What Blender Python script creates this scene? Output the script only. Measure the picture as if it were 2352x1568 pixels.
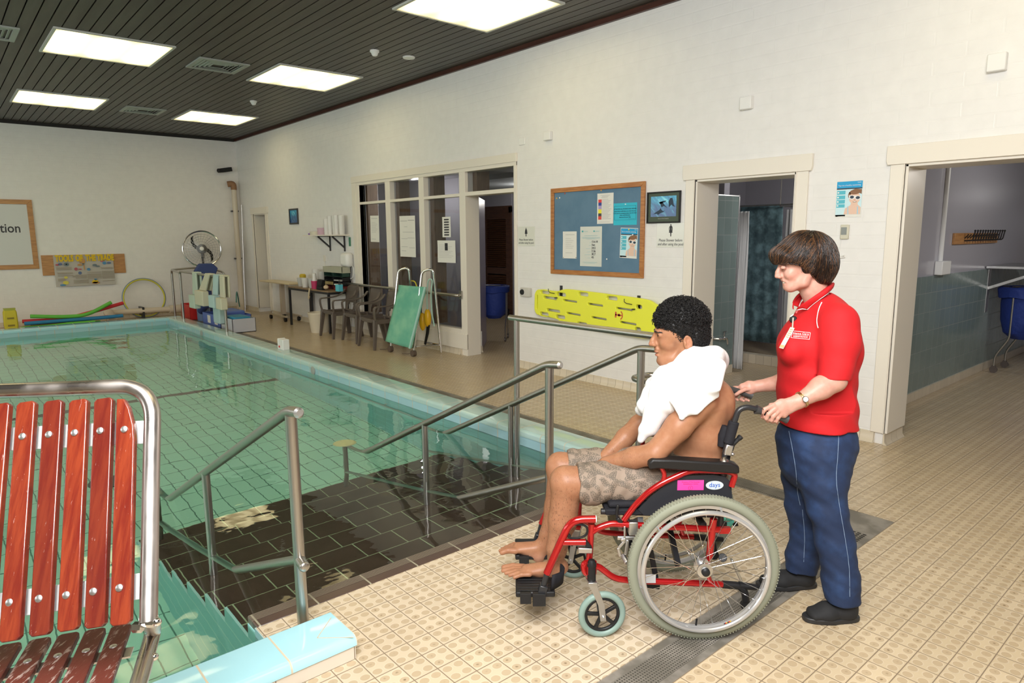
import bpy, bmesh, math, random
import numpy as np
from mathutils import Vector, Matrix
PI = math.pi
for _o in list(bpy.data.objects):
    bpy.data.objects.remove(_o)
SC = bpy.context.scene
COL = SC.collection

# ------------------------------------------------------------------ camera
YAW, PITCH, ROLL, FPX, CH = .858945, .155771, -.0076048, 1542., 1.62
def cam_basis():
    cy, sy, cp, sp = math.cos(YAW), math.sin(YAW), math.cos(PITCH), math.sin(PITCH)
    f = np.array([-sy*cp, cy*cp, -sp]); r = np.array([cy, sy, 0.]); u = np.cross(r, f)
    c, s = math.cos(ROLL), math.sin(ROLL)
    return c*r+s*u, -s*r+c*u, f
CR, CU, CF = cam_basis()
cd = bpy.data.cameras.new('camera'); cam = bpy.data.objects.new('camera', cd); COL.objects.link(cam)
cd.sensor_width = 36; cd.lens = FPX/2352*36; cd.clip_start = .05; cd.clip_end = 100
cam.matrix_world = Matrix(((CR[0], CU[0], -CF[0], 0), (CR[1], CU[1], -CF[1], 0), (CR[2], CU[2], -CF[2], CH), (0, 0, 0, 1)))
SC.camera = cam

# ------------------------------------------------------------------ world, exposure, large lights
w = bpy.data.worlds.new('world'); SC.world = w; w.use_nodes = True
w.node_tree.nodes['Background'].inputs[0].default_value = (.75, .8, .9, 1)
w.node_tree.nodes['Background'].inputs[1].default_value = .25
SC.view_settings.view_transform = 'Standard'
SC.view_settings.look = 'None'
SC.view_settings.exposure = 0.55
SC.view_settings.gamma = 1.0
SC.view_settings.use_curve_mapping = False
SC.cycles.max_bounces = 8
SC.cycles.transmission_bounces = 6
SC.cycles.transparent_max_bounces = 8
SC.cycles.use_denoising = True
SC.cycles.sample_clamp_indirect = 6.0
PANEL_E = 5.0
def area(name, loc, target, size, power, col):
    l = bpy.data.lights.new(name, 'AREA'); l.shape = 'DISK'; l.size = size; l.energy = power; l.color = col
    o = bpy.data.objects.new(name, l); COL.objects.link(o); o.location = loc
    o.rotation_euler = (Vector(target)-Vector(loc)).to_track_quat('-Z', 'Y').to_euler()
    return o
# the photographer's flash: a direct head by the camera and its bounce off the ceiling behind
area('flash_light', (.25, -.35, 2.35), (-1.9, 2.3, .8), .5, 32, (1, .985, .96))
area('bounced_flash_light', (-.1, .1, 3.55), (-1.8, 2.4, .4), 2.6, 260, (.99, .99, 1))
# added unseen fill lamps that brighten the rooms behind the doorways and glass
def lamp(name, loc, power, col=(1, .97, .92), r=.12):
    l = bpy.data.lights.new(name, 'POINT'); l.energy = power; l.color = col; l.shadow_soft_size = r
    o = bpy.data.objects.new(name, l); COL.objects.link(o); o.location = loc
_wl = area('left_wall_fill', (-8.2, -4.45, 2.2), (-8.2, 0, 1.9), 1, 130, (.96, .98, 1)); _wl.data.shape = 'RECTANGLE'; _wl.data.size = 11.; _wl.data.size_y = 1.5  # added daylight fill on the unseen left wall, lifts the far end
lamp('passage_fill', (-.4, 8.2, 2.35), 34); lamp('changing_room_fill', (-3.4, 7.7, 2.3), 16); lamp('office_fill', (-9.7, 6.35, 2.3), 15, (1, .95, .94)); lamp('corridor_fill', (-9.0, 8.1, 2.3), 12, (1, .95, .88))

# ------------------------------------------------------------------ helpers
def floor_at(px, py, z=0.):
    d = (px-1176)/FPX*CR-(py-784)/FPX*CU+CF; t = (z-CH)/d[2]
    return np.array([0, 0, CH])+t*d
# person / wheelchair frame: local r (to the right of the photographer), s (away), z (up)
RV = np.array([math.cos(YAW), math.sin(YAW), 0.]); SV = np.array([-math.sin(YAW), math.cos(YAW), 0.])
def L(px, py, s):
    d = (px-1176)/FPX*CR-(py-784)/FPX*CU+CF; t = s/(d@SV); P = np.array([0, 0, CH])+t*d
    return (float(P@RV), s, float(P[2]))
def sm(a, k):
    return (a[0], a[1], a[2]) if k == 0 else a

MATS = {}
def principled(name, base=(.8, .8, .8), rough=.5, metal=0., spec=.5, **kw):
    if name in MATS: return MATS[name]
    m = bpy.data.materials.new(name); m.use_nodes = True; MATS[name] = m
    b = m.node_tree.nodes['Principled BSDF']
    b.inputs['Base Color'].default_value = (*base, 1); b.inputs['Roughness'].default_value = rough
    b.inputs['Metallic'].default_value = metal; b.inputs['Specular IOR Level'].default_value = spec
    for k, v in kw.items(): b.inputs[k.replace('_', ' ')].default_value = v
    return m
class NT:
    """small node-graph writer"""
    def __init__(s, m): s.m = m; s.t = m.node_tree; s.b = s.t.nodes.get('Principled BSDF')
    def n(s, typ, **kw):
        nd = s.t.nodes.new(typ)
        for k, v in kw.items(): setattr(nd, k, v)
        return nd
    def put(s, inp, v):
        if hasattr(v, 'is_output') or hasattr(v, 'links'): s.t.links.new(v, inp)
        elif isinstance(v, (tuple, list)) and len(v) == 3 and inp.type == 'RGBA': inp.default_value = (*v, 1)
        else: inp.default_value = v
    def math(s, op, a, b=0., c=None, clamp=False):
        nd = s.n('ShaderNodeMath', operation=op, use_clamp=clamp); s.put(nd.inputs[0], a); s.put(nd.inputs[1], b)
        if c is not None: s.put(nd.inputs[2], c)
        return nd.outputs[0]
    def pos(s):
        return s.n('ShaderNodeNewGeometry').outputs['Position']
    def obj(s):
        return s.n('ShaderNodeTexCoord').outputs['Object']
    def sep(s, v):
        nd = s.n('ShaderNodeSeparateXYZ'); s.put(nd.inputs[0], v); return nd.outputs[0], nd.outputs[1], nd.outputs[2]
    def comb(s, x, y, z=0.):
        nd = s.n('ShaderNodeCombineXYZ'); s.put(nd.inputs[0], x); s.put(nd.inputs[1], y); s.put(nd.inputs[2], z); return nd.outputs[0]
    def noise(s, v, scale, detail=3., rough=.55, out=0):
        nd = s.n('ShaderNodeTexNoise'); s.put(nd.inputs['Vector'], v); nd.inputs['Scale'].default_value = scale
        nd.inputs['Detail'].default_value = detail; nd.inputs['Roughness'].default_value = rough; return nd.outputs[out]
    def mix(s, f, a, b, blend='MIX'):
        nd = s.n('ShaderNodeMix', data_type='RGBA', blend_type=blend); s.put(nd.inputs[0], f); s.put(nd.inputs[6], a); s.put(nd.inputs[7], b); return nd.outputs[2]
    def ramp(s, v, lo, hi):
        nd = s.n('ShaderNodeMapRange'); s.put(nd.inputs[0], v); nd.inputs[1].default_value = lo; nd.inputs[2].default_value = hi; return nd.outputs[0]
    def smooth(s, v, lo, hi):
        nd = s.n('ShaderNodeMapRange', interpolation_type='SMOOTHSTEP'); s.put(nd.inputs[0], v); nd.inputs[1].default_value = lo; nd.inputs[2].default_value = hi; return nd.outputs[0]
    def bump(s, h, strength=.3, dist=.01):
        nd = s.n('ShaderNodeBump'); s.put(nd.inputs['Height'], h); nd.inputs['Strength'].default_value = strength; nd.inputs['Distance'].default_value = dist
        s.t.links.new(nd.outputs[0], s.b.inputs['Normal'])
    def base(s, v): s.put(s.b.inputs['Base Color'], v)
    def rough(s, v): s.put(s.b.inputs['Roughness'], v)
    def grid(s, a, b, pa, pb, oa=0., ob=0., g=.004):
        """grout mask (1 on grout) of a pa x pb grid on coordinates a, b; also returns cell-local coords and cell id"""
        ua = s.math('DIVIDE', s.math('SUBTRACT', a, oa), pa); ub = s.math('DIVIDE', s.math('SUBTRACT', b, ob), pb)
        fa = s.math('FRACT', ua); fb = s.math('FRACT', ub)
        da = s.math('MULTIPLY', s.math('MINIMUM', fa, s.math('SUBTRACT', 1., fa)), pa)
        db = s.math('MULTIPLY', s.math('MINIMUM', fb, s.math('SUBTRACT', 1., fb)), pb)
        d = s.math('MINIMUM', da, db)
        mask = s.math('SUBTRACT', 1., s.smooth(d, g*.35, g*.65))
        return mask, fa, fb, s.comb(s.math('FLOOR', ua), s.math('FLOOR', ub), 0.)
    def rnd(s, cell, out=0):
        nd = s.n('ShaderNodeTexWhiteNoise', noise_dimensions='3D'); s.put(nd.inputs[0], cell); return nd.outputs[out]

class MB:
    """mesh builder: several closed shapes joined into ONE mesh, with optional per-shape material slots"""
    def __init__(s): s.v = []; s.f = []; s.mi = []; s.cur = 0
    def mat(s, i): s.cur = i; return s
    def add(s, V, F):
        o = len(s.v); s.v += [tuple(map(float, p)) for p in V]
        s.f += [tuple(o+i for i in q) for q in F]; s.mi += [s.cur]*len(F); return s
    def box(s, x0, x1, y0, y1, z0, z1, M=None):
        V = [(x, y, z) for x in (x0, x1) for y in (y0, y1) for z in (z0, z1)]
        if M is not None: V = [tuple(M @ Vector(p)) for p in V]
        return s.add(V, [(0, 1, 3, 2), (4, 6, 7, 5), (0, 4, 5, 1), (2, 3, 7, 6), (0, 2, 6, 4), (1, 5, 7, 3)])
    def obox(s, c, ex, ey, ez, X, Y, Z):
        """oriented box, centre c, half extents, axes"""
        c = np.array(c, float); X, Y, Z = (np.array(a, float) for a in (X, Y, Z)); V = []
        for i in (-1, 1):
            for j in (-1, 1):
                for k in (-1, 1): V.append(c+X*ex*i+Y*ey*j+Z*ez*k)
        return s.add(V, [(0, 1, 3, 2), (4, 6, 7, 5), (0, 4, 5, 1), (2, 3, 7, 6), (0, 2, 6, 4), (1, 5, 7, 3)])
    def bar(s, a, b, w, h, up=(0, 0, 1)):
        """rectangular bar from a to b"""
        a, b = np.array(a, float), np.array(b, float); X = b-a; l = np.linalg.norm(X); X /= l
        U = np.array(up, float); Y = np.cross(U, X); Y /= (np.linalg.norm(Y)+1e-9); Z = np.cross(X, Y)
        return s.obox((a+b)/2, l/2, w/2, h/2, X, Y, Z)
    def tube(s, pts, r, n=12, closed=False, caps=True):
        P = [np.array(p, float) for p in pts]; m = len(P); R = r if hasattr(r, '__len__') else [r]*m
        T = []
        for i in range(m):
            if closed: t = P[(i+1) % m]-P[i-1]
            else: t = P[min(i+1, m-1)]-P[max(i-1, 0)]
            T.append(t/(np.linalg.norm(t)+1e-12))
        a = np.array([0, 0, 1.]) if abs(T[0][2]) < .9 else np.array([1., 0, 0])
        N = np.cross(T[0], a); N /= np.linalg.norm(N); V = []
        for i in range(m):
            N = N-T[i]*(N@T[i]); N /= (np.linalg.norm(N)+1e-12); B = np.cross(T[i], N)
            for k in range(n):
                an = 2*PI*k/n; V.append(P[i]+R[i]*(math.cos(an)*N+math.sin(an)*B))
        F = []
        for i in range(m if closed else m-1):
            j = (i+1) % m
            for k in range(n): F.append((i*n+k, i*n+(k+1) % n, j*n+(k+1) % n, j*n+k))
        if not closed and caps: F.append(tuple(range(n-1, -1, -1))); F.append(tuple((m-1)*n+k for k in range(n)))
        return s.add(V, F)
    def cyl(s, a, b, r, r2=None, n=20):
        return s.tube([a, b], [r, r if r2 is None else r2], n)
    def lathe(s, prof, c=(0, 0, 0), n=28, axis=(0, 0, 1)):
        """prof: (radius, height) list; closed at the ends when radius is 0"""
        A = np.array(axis, float); A /= np.linalg.norm(A)
        a = np.array([1., 0, 0]) if abs(A[0]) < .9 else np.array([0, 1., 0])
        X = np.cross(A, a); X /= np.linalg.norm(X); Y = np.cross(A, X); c = np.array(c, float)
        V = []; F = []
        for r, h in prof:
            for k in range(n):
                an = 2*PI*k/n; V.append(c+A*h+max(r, 1e-5)*(math.cos(an)*X+math.sin(an)*Y))
        for i in range(len(prof)-1):
            for k in range(n): F.append((i*n+k, i*n+(k+1) % n, (i+1)*n+(k+1) % n, (i+1)*n+k))
        F.append(tuple(range(n-1, -1, -1))); F.append(tuple((len(prof)-1)*n+k for k in range(n)))
        return s.add(V, F)
    def ball(s, c, r, n=14, m=9):
        rr = r if hasattr(r, '__len__') else (r, r, r); c = np.array(c, float); V = []; F = []
        for i in range(m+1):
            th = PI*i/m
            for k in range(n):
                ph = 2*PI*k/n; V.append((c[0]+rr[0]*max(math.sin(th), 1e-4)*math.cos(ph), c[1]+rr[1]*max(math.sin(th), 1e-4)*math.sin(ph), c[2]+rr[2]*math.cos(th)))
        for i in range(m):
            for k in range(n): F.append((i*n+k, (i+1)*n+k, (i+1)*n+(k+1) % n, i*n+(k+1) % n))
        return s.add(V, F)
    def prism(s, poly, d, O=(0, 0, 0), X=(1, 0, 0), Y=(0, 0, 1), N=(0, 1, 0)):
        """extrude a 2-D polygon (in X,Y) by d along N from origin O"""
        O, X, Y, N = (np.array(a, float) for a in (O, X, Y, N)); m = len(poly)
        V = [O+X*p[0]+Y*p[1] for p in poly]+[O+X*p[0]+Y*p[1]+N*d for p in poly]
        F = [tuple(range(m)), tuple(range(2*m-1, m-1, -1))]+[((i+1) % m, i, m+i, m+(i+1) % m) for i in range(m)]
        return s.add(V, F)
    def torus(s, c, R, r, axis, n=64, m=10):
        A = np.array(axis, float); A /= np.linalg.norm(A); a = np.array([0, 0, 1.]) if abs(A[2]) < .9 else np.array([1., 0, 0])
        X = np.cross(A, a); X /= np.linalg.norm(X); Y = np.cross(A, X); c = np.array(c, float)
        return s.tube([c+R*(math.cos(2*PI*k/n)*X+math.sin(2*PI*k/n)*Y) for k in range(n)], r, m, closed=True)
    def build(s, name, mats, parent=None, org=None, bevel=0., smooth=True, angle=35, seg=2, fixn=True):
        me = bpy.data.meshes.new(name)
        org = np.zeros(3) if org is None else np.array(org, float)
        me.from_pydata([tuple(np.array(p)-org) for p in s.v], [], s.f)
        mats = mats if isinstance(mats, (list, tuple)) else [mats]
        for m in mats: me.materials.append(m)
        if any(s.mi): me.polygons.foreach_set('material_index', s.mi)
        if fixn:
            bm = bmesh.new(); bm.from_mesh(me); bmesh.ops.recalc_face_normals(bm, faces=bm.faces); bm.to_mesh(me); bm.free()
        if smooth:
            me.polygons.foreach_set('use_smooth', [True]*len(me.polygons)); me.set_sharp_from_angle(angle=math.radians(angle))
        me.update()
        o = bpy.data.objects.new(name, me); COL.objects.link(o)
        if parent is not None: o.parent = parent
        else: o.location = org
        if bevel > 0:
            b = o.modifiers.new('bevel', 'BEVEL'); b.width = bevel; b.segments = seg; b.limit_method = 'ANGLE'; b.angle_limit = math.radians(40)
            b.harden_normals = False
        return o
def tag(o, label, cat, group=None):
    o['label'] = label; o['category'] = cat
    if group: o['group'] = group
    return o
def thing(name, loc, label, cat, rz=0., group=None):
    o = bpy.data.objects.new(name, None); COL.objects.link(o); o.location = loc; o.rotation_euler = (0, 0, rz)
    o.empty_display_size = .1
    return tag(o, label, cat, group)
def struct(o, kind='structure'):
    o['kind'] = kind; return o
def copy_tree(o, parent=None):
    c = o.copy(); COL.objects.link(c)
    if parent is not None: c.parent = parent
    for ch in [x for x in bpy.data.objects if x.parent == o]: copy_tree(ch, c)
    return c
def bez(p0, p1, p2, n=8):
    p0, p1, p2 = (np.array(p, float) for p in (p0, p1, p2))
    return [(1-t)**2*p0+2*t*(1-t)*p1+t*t*p2 for t in np.linspace(0, 1, n)]
def fillet(pts, r, n=6):
    """round the corners of a polyline"""
    P = [np.array(p, float) for p in pts]; out = [P[0]]
    for i in range(1, len(P)-1):
        a = P[i-1]-P[i]; b = P[i+1]-P[i]; la, lb = np.linalg.norm(a), np.linalg.norm(b); q = min(r, la*.49, lb*.49)
        out += bez(P[i]+a/la*q, P[i], P[i]+b/lb*q, n)
    return out+[P[-1]]
def catmull(pts, n=8):
    P = [np.array(p, float) for p in pts]; P = [2*P[0]-P[1]]+P+[2*P[-1]-P[-2]]; out = []
    for i in range(1, len(P)-2):
        for t in np.linspace(0, 1, n, endpoint=False):
            a, b, c, d = P[i-1], P[i], P[i+1], P[i+2]
            out.append(.5*((2*b)+(-a+c)*t+(2*a-5*b+4*c-d)*t*t+(-a+3*b-3*c+d)*t**3))
    return out+[P[-2]]
_fc = {}
def text_mesh(mb, txt, size, O, X, Y, depth=.001, align='LEFT', slot=0, sx=1., bold=0.):
    """write txt as flat extruded letters into builder mb; O origin, X reading direction, Y up"""
    c = bpy.data.curves.new('t', 'FONT'); c.body = txt; c.size = size; c.extrude = depth/2; c.align_x = align; c.resolution_u = 3; c.offset = bold
    o = bpy.data.objects.new('t', c); COL.objects.link(o)
    me = bpy.data.meshes.new_from_object(o.evaluated_get(bpy.context.evaluated_depsgraph_get()))
    O, X, Y = (np.array(a, float) for a in (O, X, Y)); N = np.cross(X, Y)
    V = [O+X*v.co.x*sx+Y*v.co.y+N*v.co.z for v in me.vertices]; old = mb.cur; mb.cur = slot
    mb.add(V, [tuple(p.vertices) for p in me.polygons]); mb.cur = old
    bpy.data.objects.remove(o); bpy.data.curves.remove(c); bpy.data.meshes.remove(me)

# ------------------------------------------------------------------ materials
def wall_mat(name, ax, col, bw=.40, bh=.10, rough=.38):
    m = principled(name, col, rough); N = NT(m); x, y, z = N.sep(N.pos()); h = (x, y)[ax]
    row = N.math('FLOOR', N.math('DIVIDE', z, bh)); off = N.math('MULTIPLY', N.math('MODULO', row, 2.), bw/2)
    g, fa, fb, cell = N.grid(N.math('ADD', h, off), z, bw, bh, g=.012)
    rv = N.rnd(cell); n1 = N.noise(N.pos(), 9., 4.); n2 = N.noise(N.pos(), 60., 2.)
    hgt = N.math('ADD', N.math('MULTIPLY', g, -.55), N.math('ADD', N.math('MULTIPLY', rv, .35), N.math('ADD', N.math('MULTIPLY', n1, 1.1), N.math('MULTIPLY', n2, .12))))
    N.bump(hgt, .35, .004)
    N.base(N.mix(N.ramp(n1, .3, .75), tuple(c*.97 for c in col), tuple(min(1, c*1.02) for c in col)))
    return m
M_WR = wall_mat('painted_brick_right', 0, (.81, .80, .78))
M_WB = wall_mat('painted_brick_back', 1, (.81, .79, .765))
M_TRIM = principled('cream_gloss_paint', (.80, .75, .66), .28)
M_WHITE = principled('white_plastic', (.82, .82, .80), .35)
M_STEEL = principled('brushed_stainless', (.46, .44, .41), .33, 1.)
N = NT(M_STEEL); N.bump(N.noise(N.obj(), 140., 2.), .05, .002)
M_CHROME = principled('chrome', (.75, .75, .75), .12, 1.)
M_ALU = principled('satin_aluminium', (.62, .62, .62), .38, 1.)
M_BLACK = principled('black_plastic', (.011, .011, .012), .45, 0., .35)
M_BLACKM = principled('black_painted_metal', (.02, .02, .022), .35)
M_DARK = principled('dark_backing', (.02, .018, .016), .8)
M_PAPER = principled('white_paper', (.78, .77, .72), .6)
M_INK = principled('black_ink', (.03, .03, .035), .5)
M_GREYINK = principled('grey_print', (.45, .45, .44), .6)
def woodm(name, a, b, rough=.4, axis=2, scale=14.):
    m = principled(name, a, rough); N = NT(m); x, y, z = N.sep(N.obj())
    v = [x, y, z]; v = [q if i == axis else N.math('MULTIPLY', q, 9.) for i, q in enumerate(v)]
    n = N.noise(N.comb(*v), scale, 4., .6)
    N.base(N.mix(N.smooth(n, .35, .68), a, b)); N.bump(n, .12, .003)
    return m
M_OAK = woodm('varnished_board_frame', (.36, .13, .03), (.50, .22, .06), .35, 0, 5.)
M_OAKV = woodm('varnished_frame_back', (.42, .20, .07), (.55, .28, .10), .4, 1, 5.)
def floor_mat(name, px, ox, py=.1035, oy=0., col=(.59, .475, .32), hi=True):
    m = principled(name, col, .33); N = NT(m); x, y, z = N.sep(N.pos())
    g, fa, fb, cell = N.grid(x, y, px, py, ox, oy, g=.0042)
    ca = N.math('MULTIPLY', N.math('SUBTRACT', N.math('FRACT', N.math('MULTIPLY', fa, 2.)), .5), px/2)
    cb = N.math('MULTIPLY', N.math('SUBTRACT', N.math('FRACT', N.math('MULTIPLY', fb, 2.)), .5), py/2)
    ca = N.math('MULTIPLY', ca, 1.12)
    d = N.math('SQRT', N.math('ADD', N.math('MULTIPLY', ca, ca), N.math('MULTIPLY', cb, cb)))
    dim = N.math('SUBTRACT', 1., N.smooth(d, .0180, .0208))
    rim = N.math('MULTIPLY', N.smooth(d, .0175, .02), N.math('SUBTRACT', 1., N.smooth(d, .02, .024)))
    rv = N.rnd(cell); v = N.noise(N.pos(), 1.3, 3.); v2 = N.noise(N.pos(), 90., 3.)
    cen = N.math('SUBTRACT', 1., N.smooth(N.math('ADD', d, N.math('MULTIPLY', N.math('SUBTRACT', v2, .5), .012)), .002, .008))
    dirt = N.math('MULTIPLY', cen, N.math('MULTIPLY', N.smooth(N.rnd(N.math('FLOOR', N.math('MULTIPLY', N.comb(0., 0., 0.), 1.)) if False else cell, 0), .1, .9), N.smooth(N.noise(N.pos(), 14., 2.), .42, .62)))
    c0 = N.mix(N.ramp(rv, 0., 1.), tuple(c*.94 for c in col), tuple(min(1., c*1.05) for c in col))
    c0 = N.mix(N.ramp(v, .35, .7), c0, N.mix(.35, c0, (col[0]*.92, col[1]*.86, col[2]*.72)))
    dc = (.42, .31, .185)
    c1 = N.mix(N.math('MULTIPLY', dim, .58), c0, dc); c1 = N.mix(N.math('MULTIPLY', rim, .18), c1, (.85, .78, .66))
    c1 = N.mix(N.math('MULTIPLY', dirt, .75), c1, (.16, .10, .045))
    c1 = N.mix(N.math('MULTIPLY', g, .8), c1, (.15, .10, .06))
    N.base(c1)
    N.bump(N.math('ADD', N.math('MULTIPLY', g, -1.), N.math('MULTIPLY', dim, -.35)), .35, .0025)
    N.rough(N.math('ADD', .26, N.math('MULTIPLY', g, .4)))
    return m
M_FLOOR = floor_mat('dimpled_deck_tiles', .1042, -.688, .1035, 2.979)
M_FLOORN = floor_mat('dimpled_deck_tiles_by_steps', .1088, -2.170, .1032, 1.299, (.66, .55, .41))
M_GRATE = principled('drain_grate', (.16, .145, .12), .55)
N = NT(M_GRATE); x, y, z = N.sep(N.pos())
g, fa, fb, cell = N.grid(x, y, .0125, .0125, 0., 0., .002)
_d = N.math('SQRT', N.math('ADD', N.math('POWER', N.math('SUBTRACT', fa, .5), 2.), N.math('POWER', N.math('SUBTRACT', fb, .5), 2.)))
_hole = N.math('SUBTRACT', 1., N.smooth(_d, .22, .34)); _st = N.noise(N.pos(), 5., 4.)
N.base(N.mix(_hole, N.mix(N.smooth(_st, .4, .65), (.15, .135, .11), (.26, .235, .20)), (.055, .05, .04))); N.bump(_hole, .5, .003)
M_GRATEP = principled('drain_edge_plate', (.15, .135, .11), .45)
N = NT(M_GRATEP); N.base(N.mix(N.smooth(N.noise(N.pos(), 6., 4.), .4, .62), (.15, .135, .11), (.27, .245, .21)))
def tile_mat(name, col, ax, pu, pv, ou=0., ov=0., grout=(.55, .5, .4), gw=.006, rough=.18, var=.06):
    """glazed tiles on the plane given by ax = two axis indices"""
    m = principled(name, col, rough); N = NT(m); c = N.sep(N.pos())
    g, fa, fb, cell = N.grid(c[ax[0]], c[ax[1]], pu, pv, ou, ov, g=gw)
    rv = N.rnd(cell)
    N.base(N.mix(g, N.mix(rv, tuple(q*(1-var) for q in col), tuple(min(1, q*(1+var)) for q in col)), grout))
    N.bump(N.math('MULTIPLY', g, -1.), .3, .002); N.rough(N.math('ADD', rough, N.math('MULTIPLY', g, .5)))
    return m
# ------------------------------------------------------------------ room shell
XB, XE, YL, YR, ZC = -15.70, 4.6, -4.6, 5.46, 3.79
WT = .34
# pool outline: water surface x -14.30..-2.46 (to -2.79 beside the steps), y -3.3..3.45
PX0, PX1, PXS, PY0, PY1, PYS = -14.28, -2.44, -2.79, -3.3, 3.45, .88
ZW, ZF = -.04, -1.22
M_CEILSLAT = woodm('dark_stained_ceiling_boards', (.046, .037, .028), (.070, .060, .047), .42, 0, 1.2)
b = MB(); b.box(XB-.2, XE+.2, YL-.2, YR+WT, ZC+.02, ZC+.12)
b.mat(1)
k = 0; yy = YL
while yy < YR:
    b.box(XB, XE, yy+.006, min(yy+.1145, YR), ZC-.004, ZC+.03); yy += .1205
struct(b.build('ceiling', [M_DARK, M_CEILSLAT], bevel=0))
b = MB(); b.box(XB, XE, YR-.035, YR, ZC-.055, ZC); struct(b.build('trim_1', woodm('dark_red_cornice', (.05, .016, .010), (.075, .024, .014), .4, 0, 4.)))
b = MB(); b.box(XB, XB+.035, YL, YR-.04, ZC-.06, ZC); struct(b.build('trim_2', M_DARK))
# right wall with its openings (x0, x1, z0, z1)
OPEN = [(-14.87, -14.18, 0, 2.125), (-10.12, -6.24, .30, 2.50), (-7.37, -6.24, 0, .30), (-3.70, -2.735, 0, 2.12), (-1.92, -.45, 0, 2.115)]
b = MB()
xs = [XB-.2, -14.87, -14.18, -10.12, -7.37, -6.24, -3.70, -2.735, -1.92, -.45, XE+.2]
b.box(xs[0], xs[1], YR, YR+WT, 0, ZC+.02); b.box(xs[1], xs[2], YR, YR+WT, 2.125, ZC+.02); b.box(xs[2], xs[3], YR, YR+WT, 0, ZC+.02)
b.box(xs[3], xs[4], YR, YR+WT, 0, .30); b.box(xs[3], xs[5], YR, YR+WT, 2.50, ZC+.02)
b.box(xs[5], xs[6], YR, YR+WT, 0, ZC+.02); b.box(xs[6], xs[7], YR, YR+WT, 2.12, ZC+.02); b.box(xs[7], xs[8], YR, YR+WT, 0, ZC+.02)
b.box(xs[8], xs[9], YR, YR+WT, 2.115, ZC+.02); b.box(xs[9], xs[10], YR, YR+WT, 0, ZC+.02)
struct(b.build('wall_right', M_WR, smooth=False))
b = MB(); b.box(XB-.2, XB, YL-.2, YR, -.1, ZC+.02); struct(b.build('wall_back', M_WB, smooth=False))
b = MB(); b.box(XB, XE, YL-.2, YL, -.1, ZC+.02); struct(b.build('wall_left', M_WB, smooth=False))
b = MB()
for xx in np.linspace(-13.8, -2.6, 9): b.box(xx-.04, xx+.04, YL, YL+.10, 1.40, 3.0)
b.box(-13.84, -2.56, YL, YL+.12, 1.36, 1.44); b.box(-13.84, -2.56, YL, YL+.12, 2.96, 3.04); struct(b.build('fill_light_frame', M_TRIM, bevel=.004))  # added window frame, put round the daylight fill out of view
b = MB(); b.box(XE, XE+.2, YL-.2, YR, -.1, ZC+.02); struct(b.build('wall_front', M_WB, smooth=False))
# deck: cut around the pool; the drain channel is let into it
b = MB(); T = .06
def slab(x0, x1, y0, y1): b.box(x0, x1, y0, y1, -T, 0)
slab(XB-.2, PX0-.3, YL-.2, YR+WT); slab(PX0-.3, -2.55, 4.0, YR+WT)           # back deck, far side deck
slab(PX0-.3, -2.55, 3.66, 3.82)                                               # strip behind the kerb
slab(-1.315, XE+.2, YL-.2, YR+WT); slab(-2.55, -1.315, 4.0, YR+WT)
slab(PX0-.3, -2.2, YL-.2, PY0-.3)
struct(b.build('floor', M_FLOOR, smooth=False))
b = MB(); slab(-2.68, -1.50, PYS, 3.45); slab(-2.55, -1.50, 3.45, 3.82); slab(-2.2, -1.50, YL-.2, PYS)
struct(b.build('floor_2', M_FLOORN, smooth=False))
# grated drain channel in the deck
b = MB(); b.box(PX0-.3, -1.50, 3.82, 4.0, -.05, -.004); b.box(-1.50, -1.315, YL-.2, 3.4, -.05, -.004)
dr = b.build('floor_drain', [M_GRATEP], smooth=False); tag(dr, 'long dark steel floor drain running along the pool and under the wheelchair', 'floor drain')
b = MB(); b.box(PX0-.25, -1.62, 3.855, 3.965, -.004, -.0015); b.box(-1.465, -1.35, YL-.1, 3.35, -.004, -.0015)
b.build('drain_grille', [M_GRATE], parent=dr, smooth=False)
b = MB()
for q in range(9): b.box(-1.40+.0, -1.385+.0, 0, 0, 0, 0) if False else None
b.box(-1.50, -1.315, 3.4, 4.0, -.03, -.003)
b.mat(1)
for q in range(10):
    for r_ in range(4): b.box(-1.455+r_*.028, -1.437+r_*.028, 3.5+q*.022, 3.508+q*.022, -.003, -.001)
b.build('corner_plate', [M_GRATEP, M_DARK], parent=dr, smooth=False)
# cream skirting tiles
M_SKIRT = tile_mat('cream_skirting_tiles', (.66, .58, .45), (0, 2), .105, .2, gw=.005, grout=(.38, .32, .24), rough=.25)
M_SKIRTY = tile_mat('cream_skirting_tiles_side', (.66, .58, .45), (1, 2), .105, .2, gw=.005, grout=(.38, .32, .24), rough=.25)
def skirt(name, x0, x1):
    b = MB(); b.prism([(0, 0), (-.03, 0), (-.012, .025), (-.008, .088), (0, .09)], x1-x0, (x0, YR, 0), (0, 1, 0), (0, 0, 1), (1, 0, 0)); return struct(b.build(name, M_SKIRT))
skirt('baseboard_1', XB, -14.95); skirt('baseboard_2', -14.10, -7.40); skirt('baseboard_3', -6.2, -3.80); skirt('baseboard_4', -2.64, -1.99); skirt('baseboard_5', -.35, XE)
for i, (x, s) in enumerate([(-7.37, 1), (-6.24, -1), (-3.70, 1), (-2.735, -1), (-1.92, 1), (-.45, -1)]):
    b = MB(); b.prism([(0, 0), (.03*s, 0), (.012*s, .025), (.008*s, .088), (0, .09)], WT+.03, (x, YR-.03, 0), (1, 0, 0), (0, 0, 1), (0, 1, 0)); struct(b.build('baseboard_%d' % (6+i), M_SKIRTY))
b = MB(); b.box(XB, XB+.012, YL, YR, 0, .09); struct(b.build('baseboard_back', M_SKIRTY))
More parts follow.
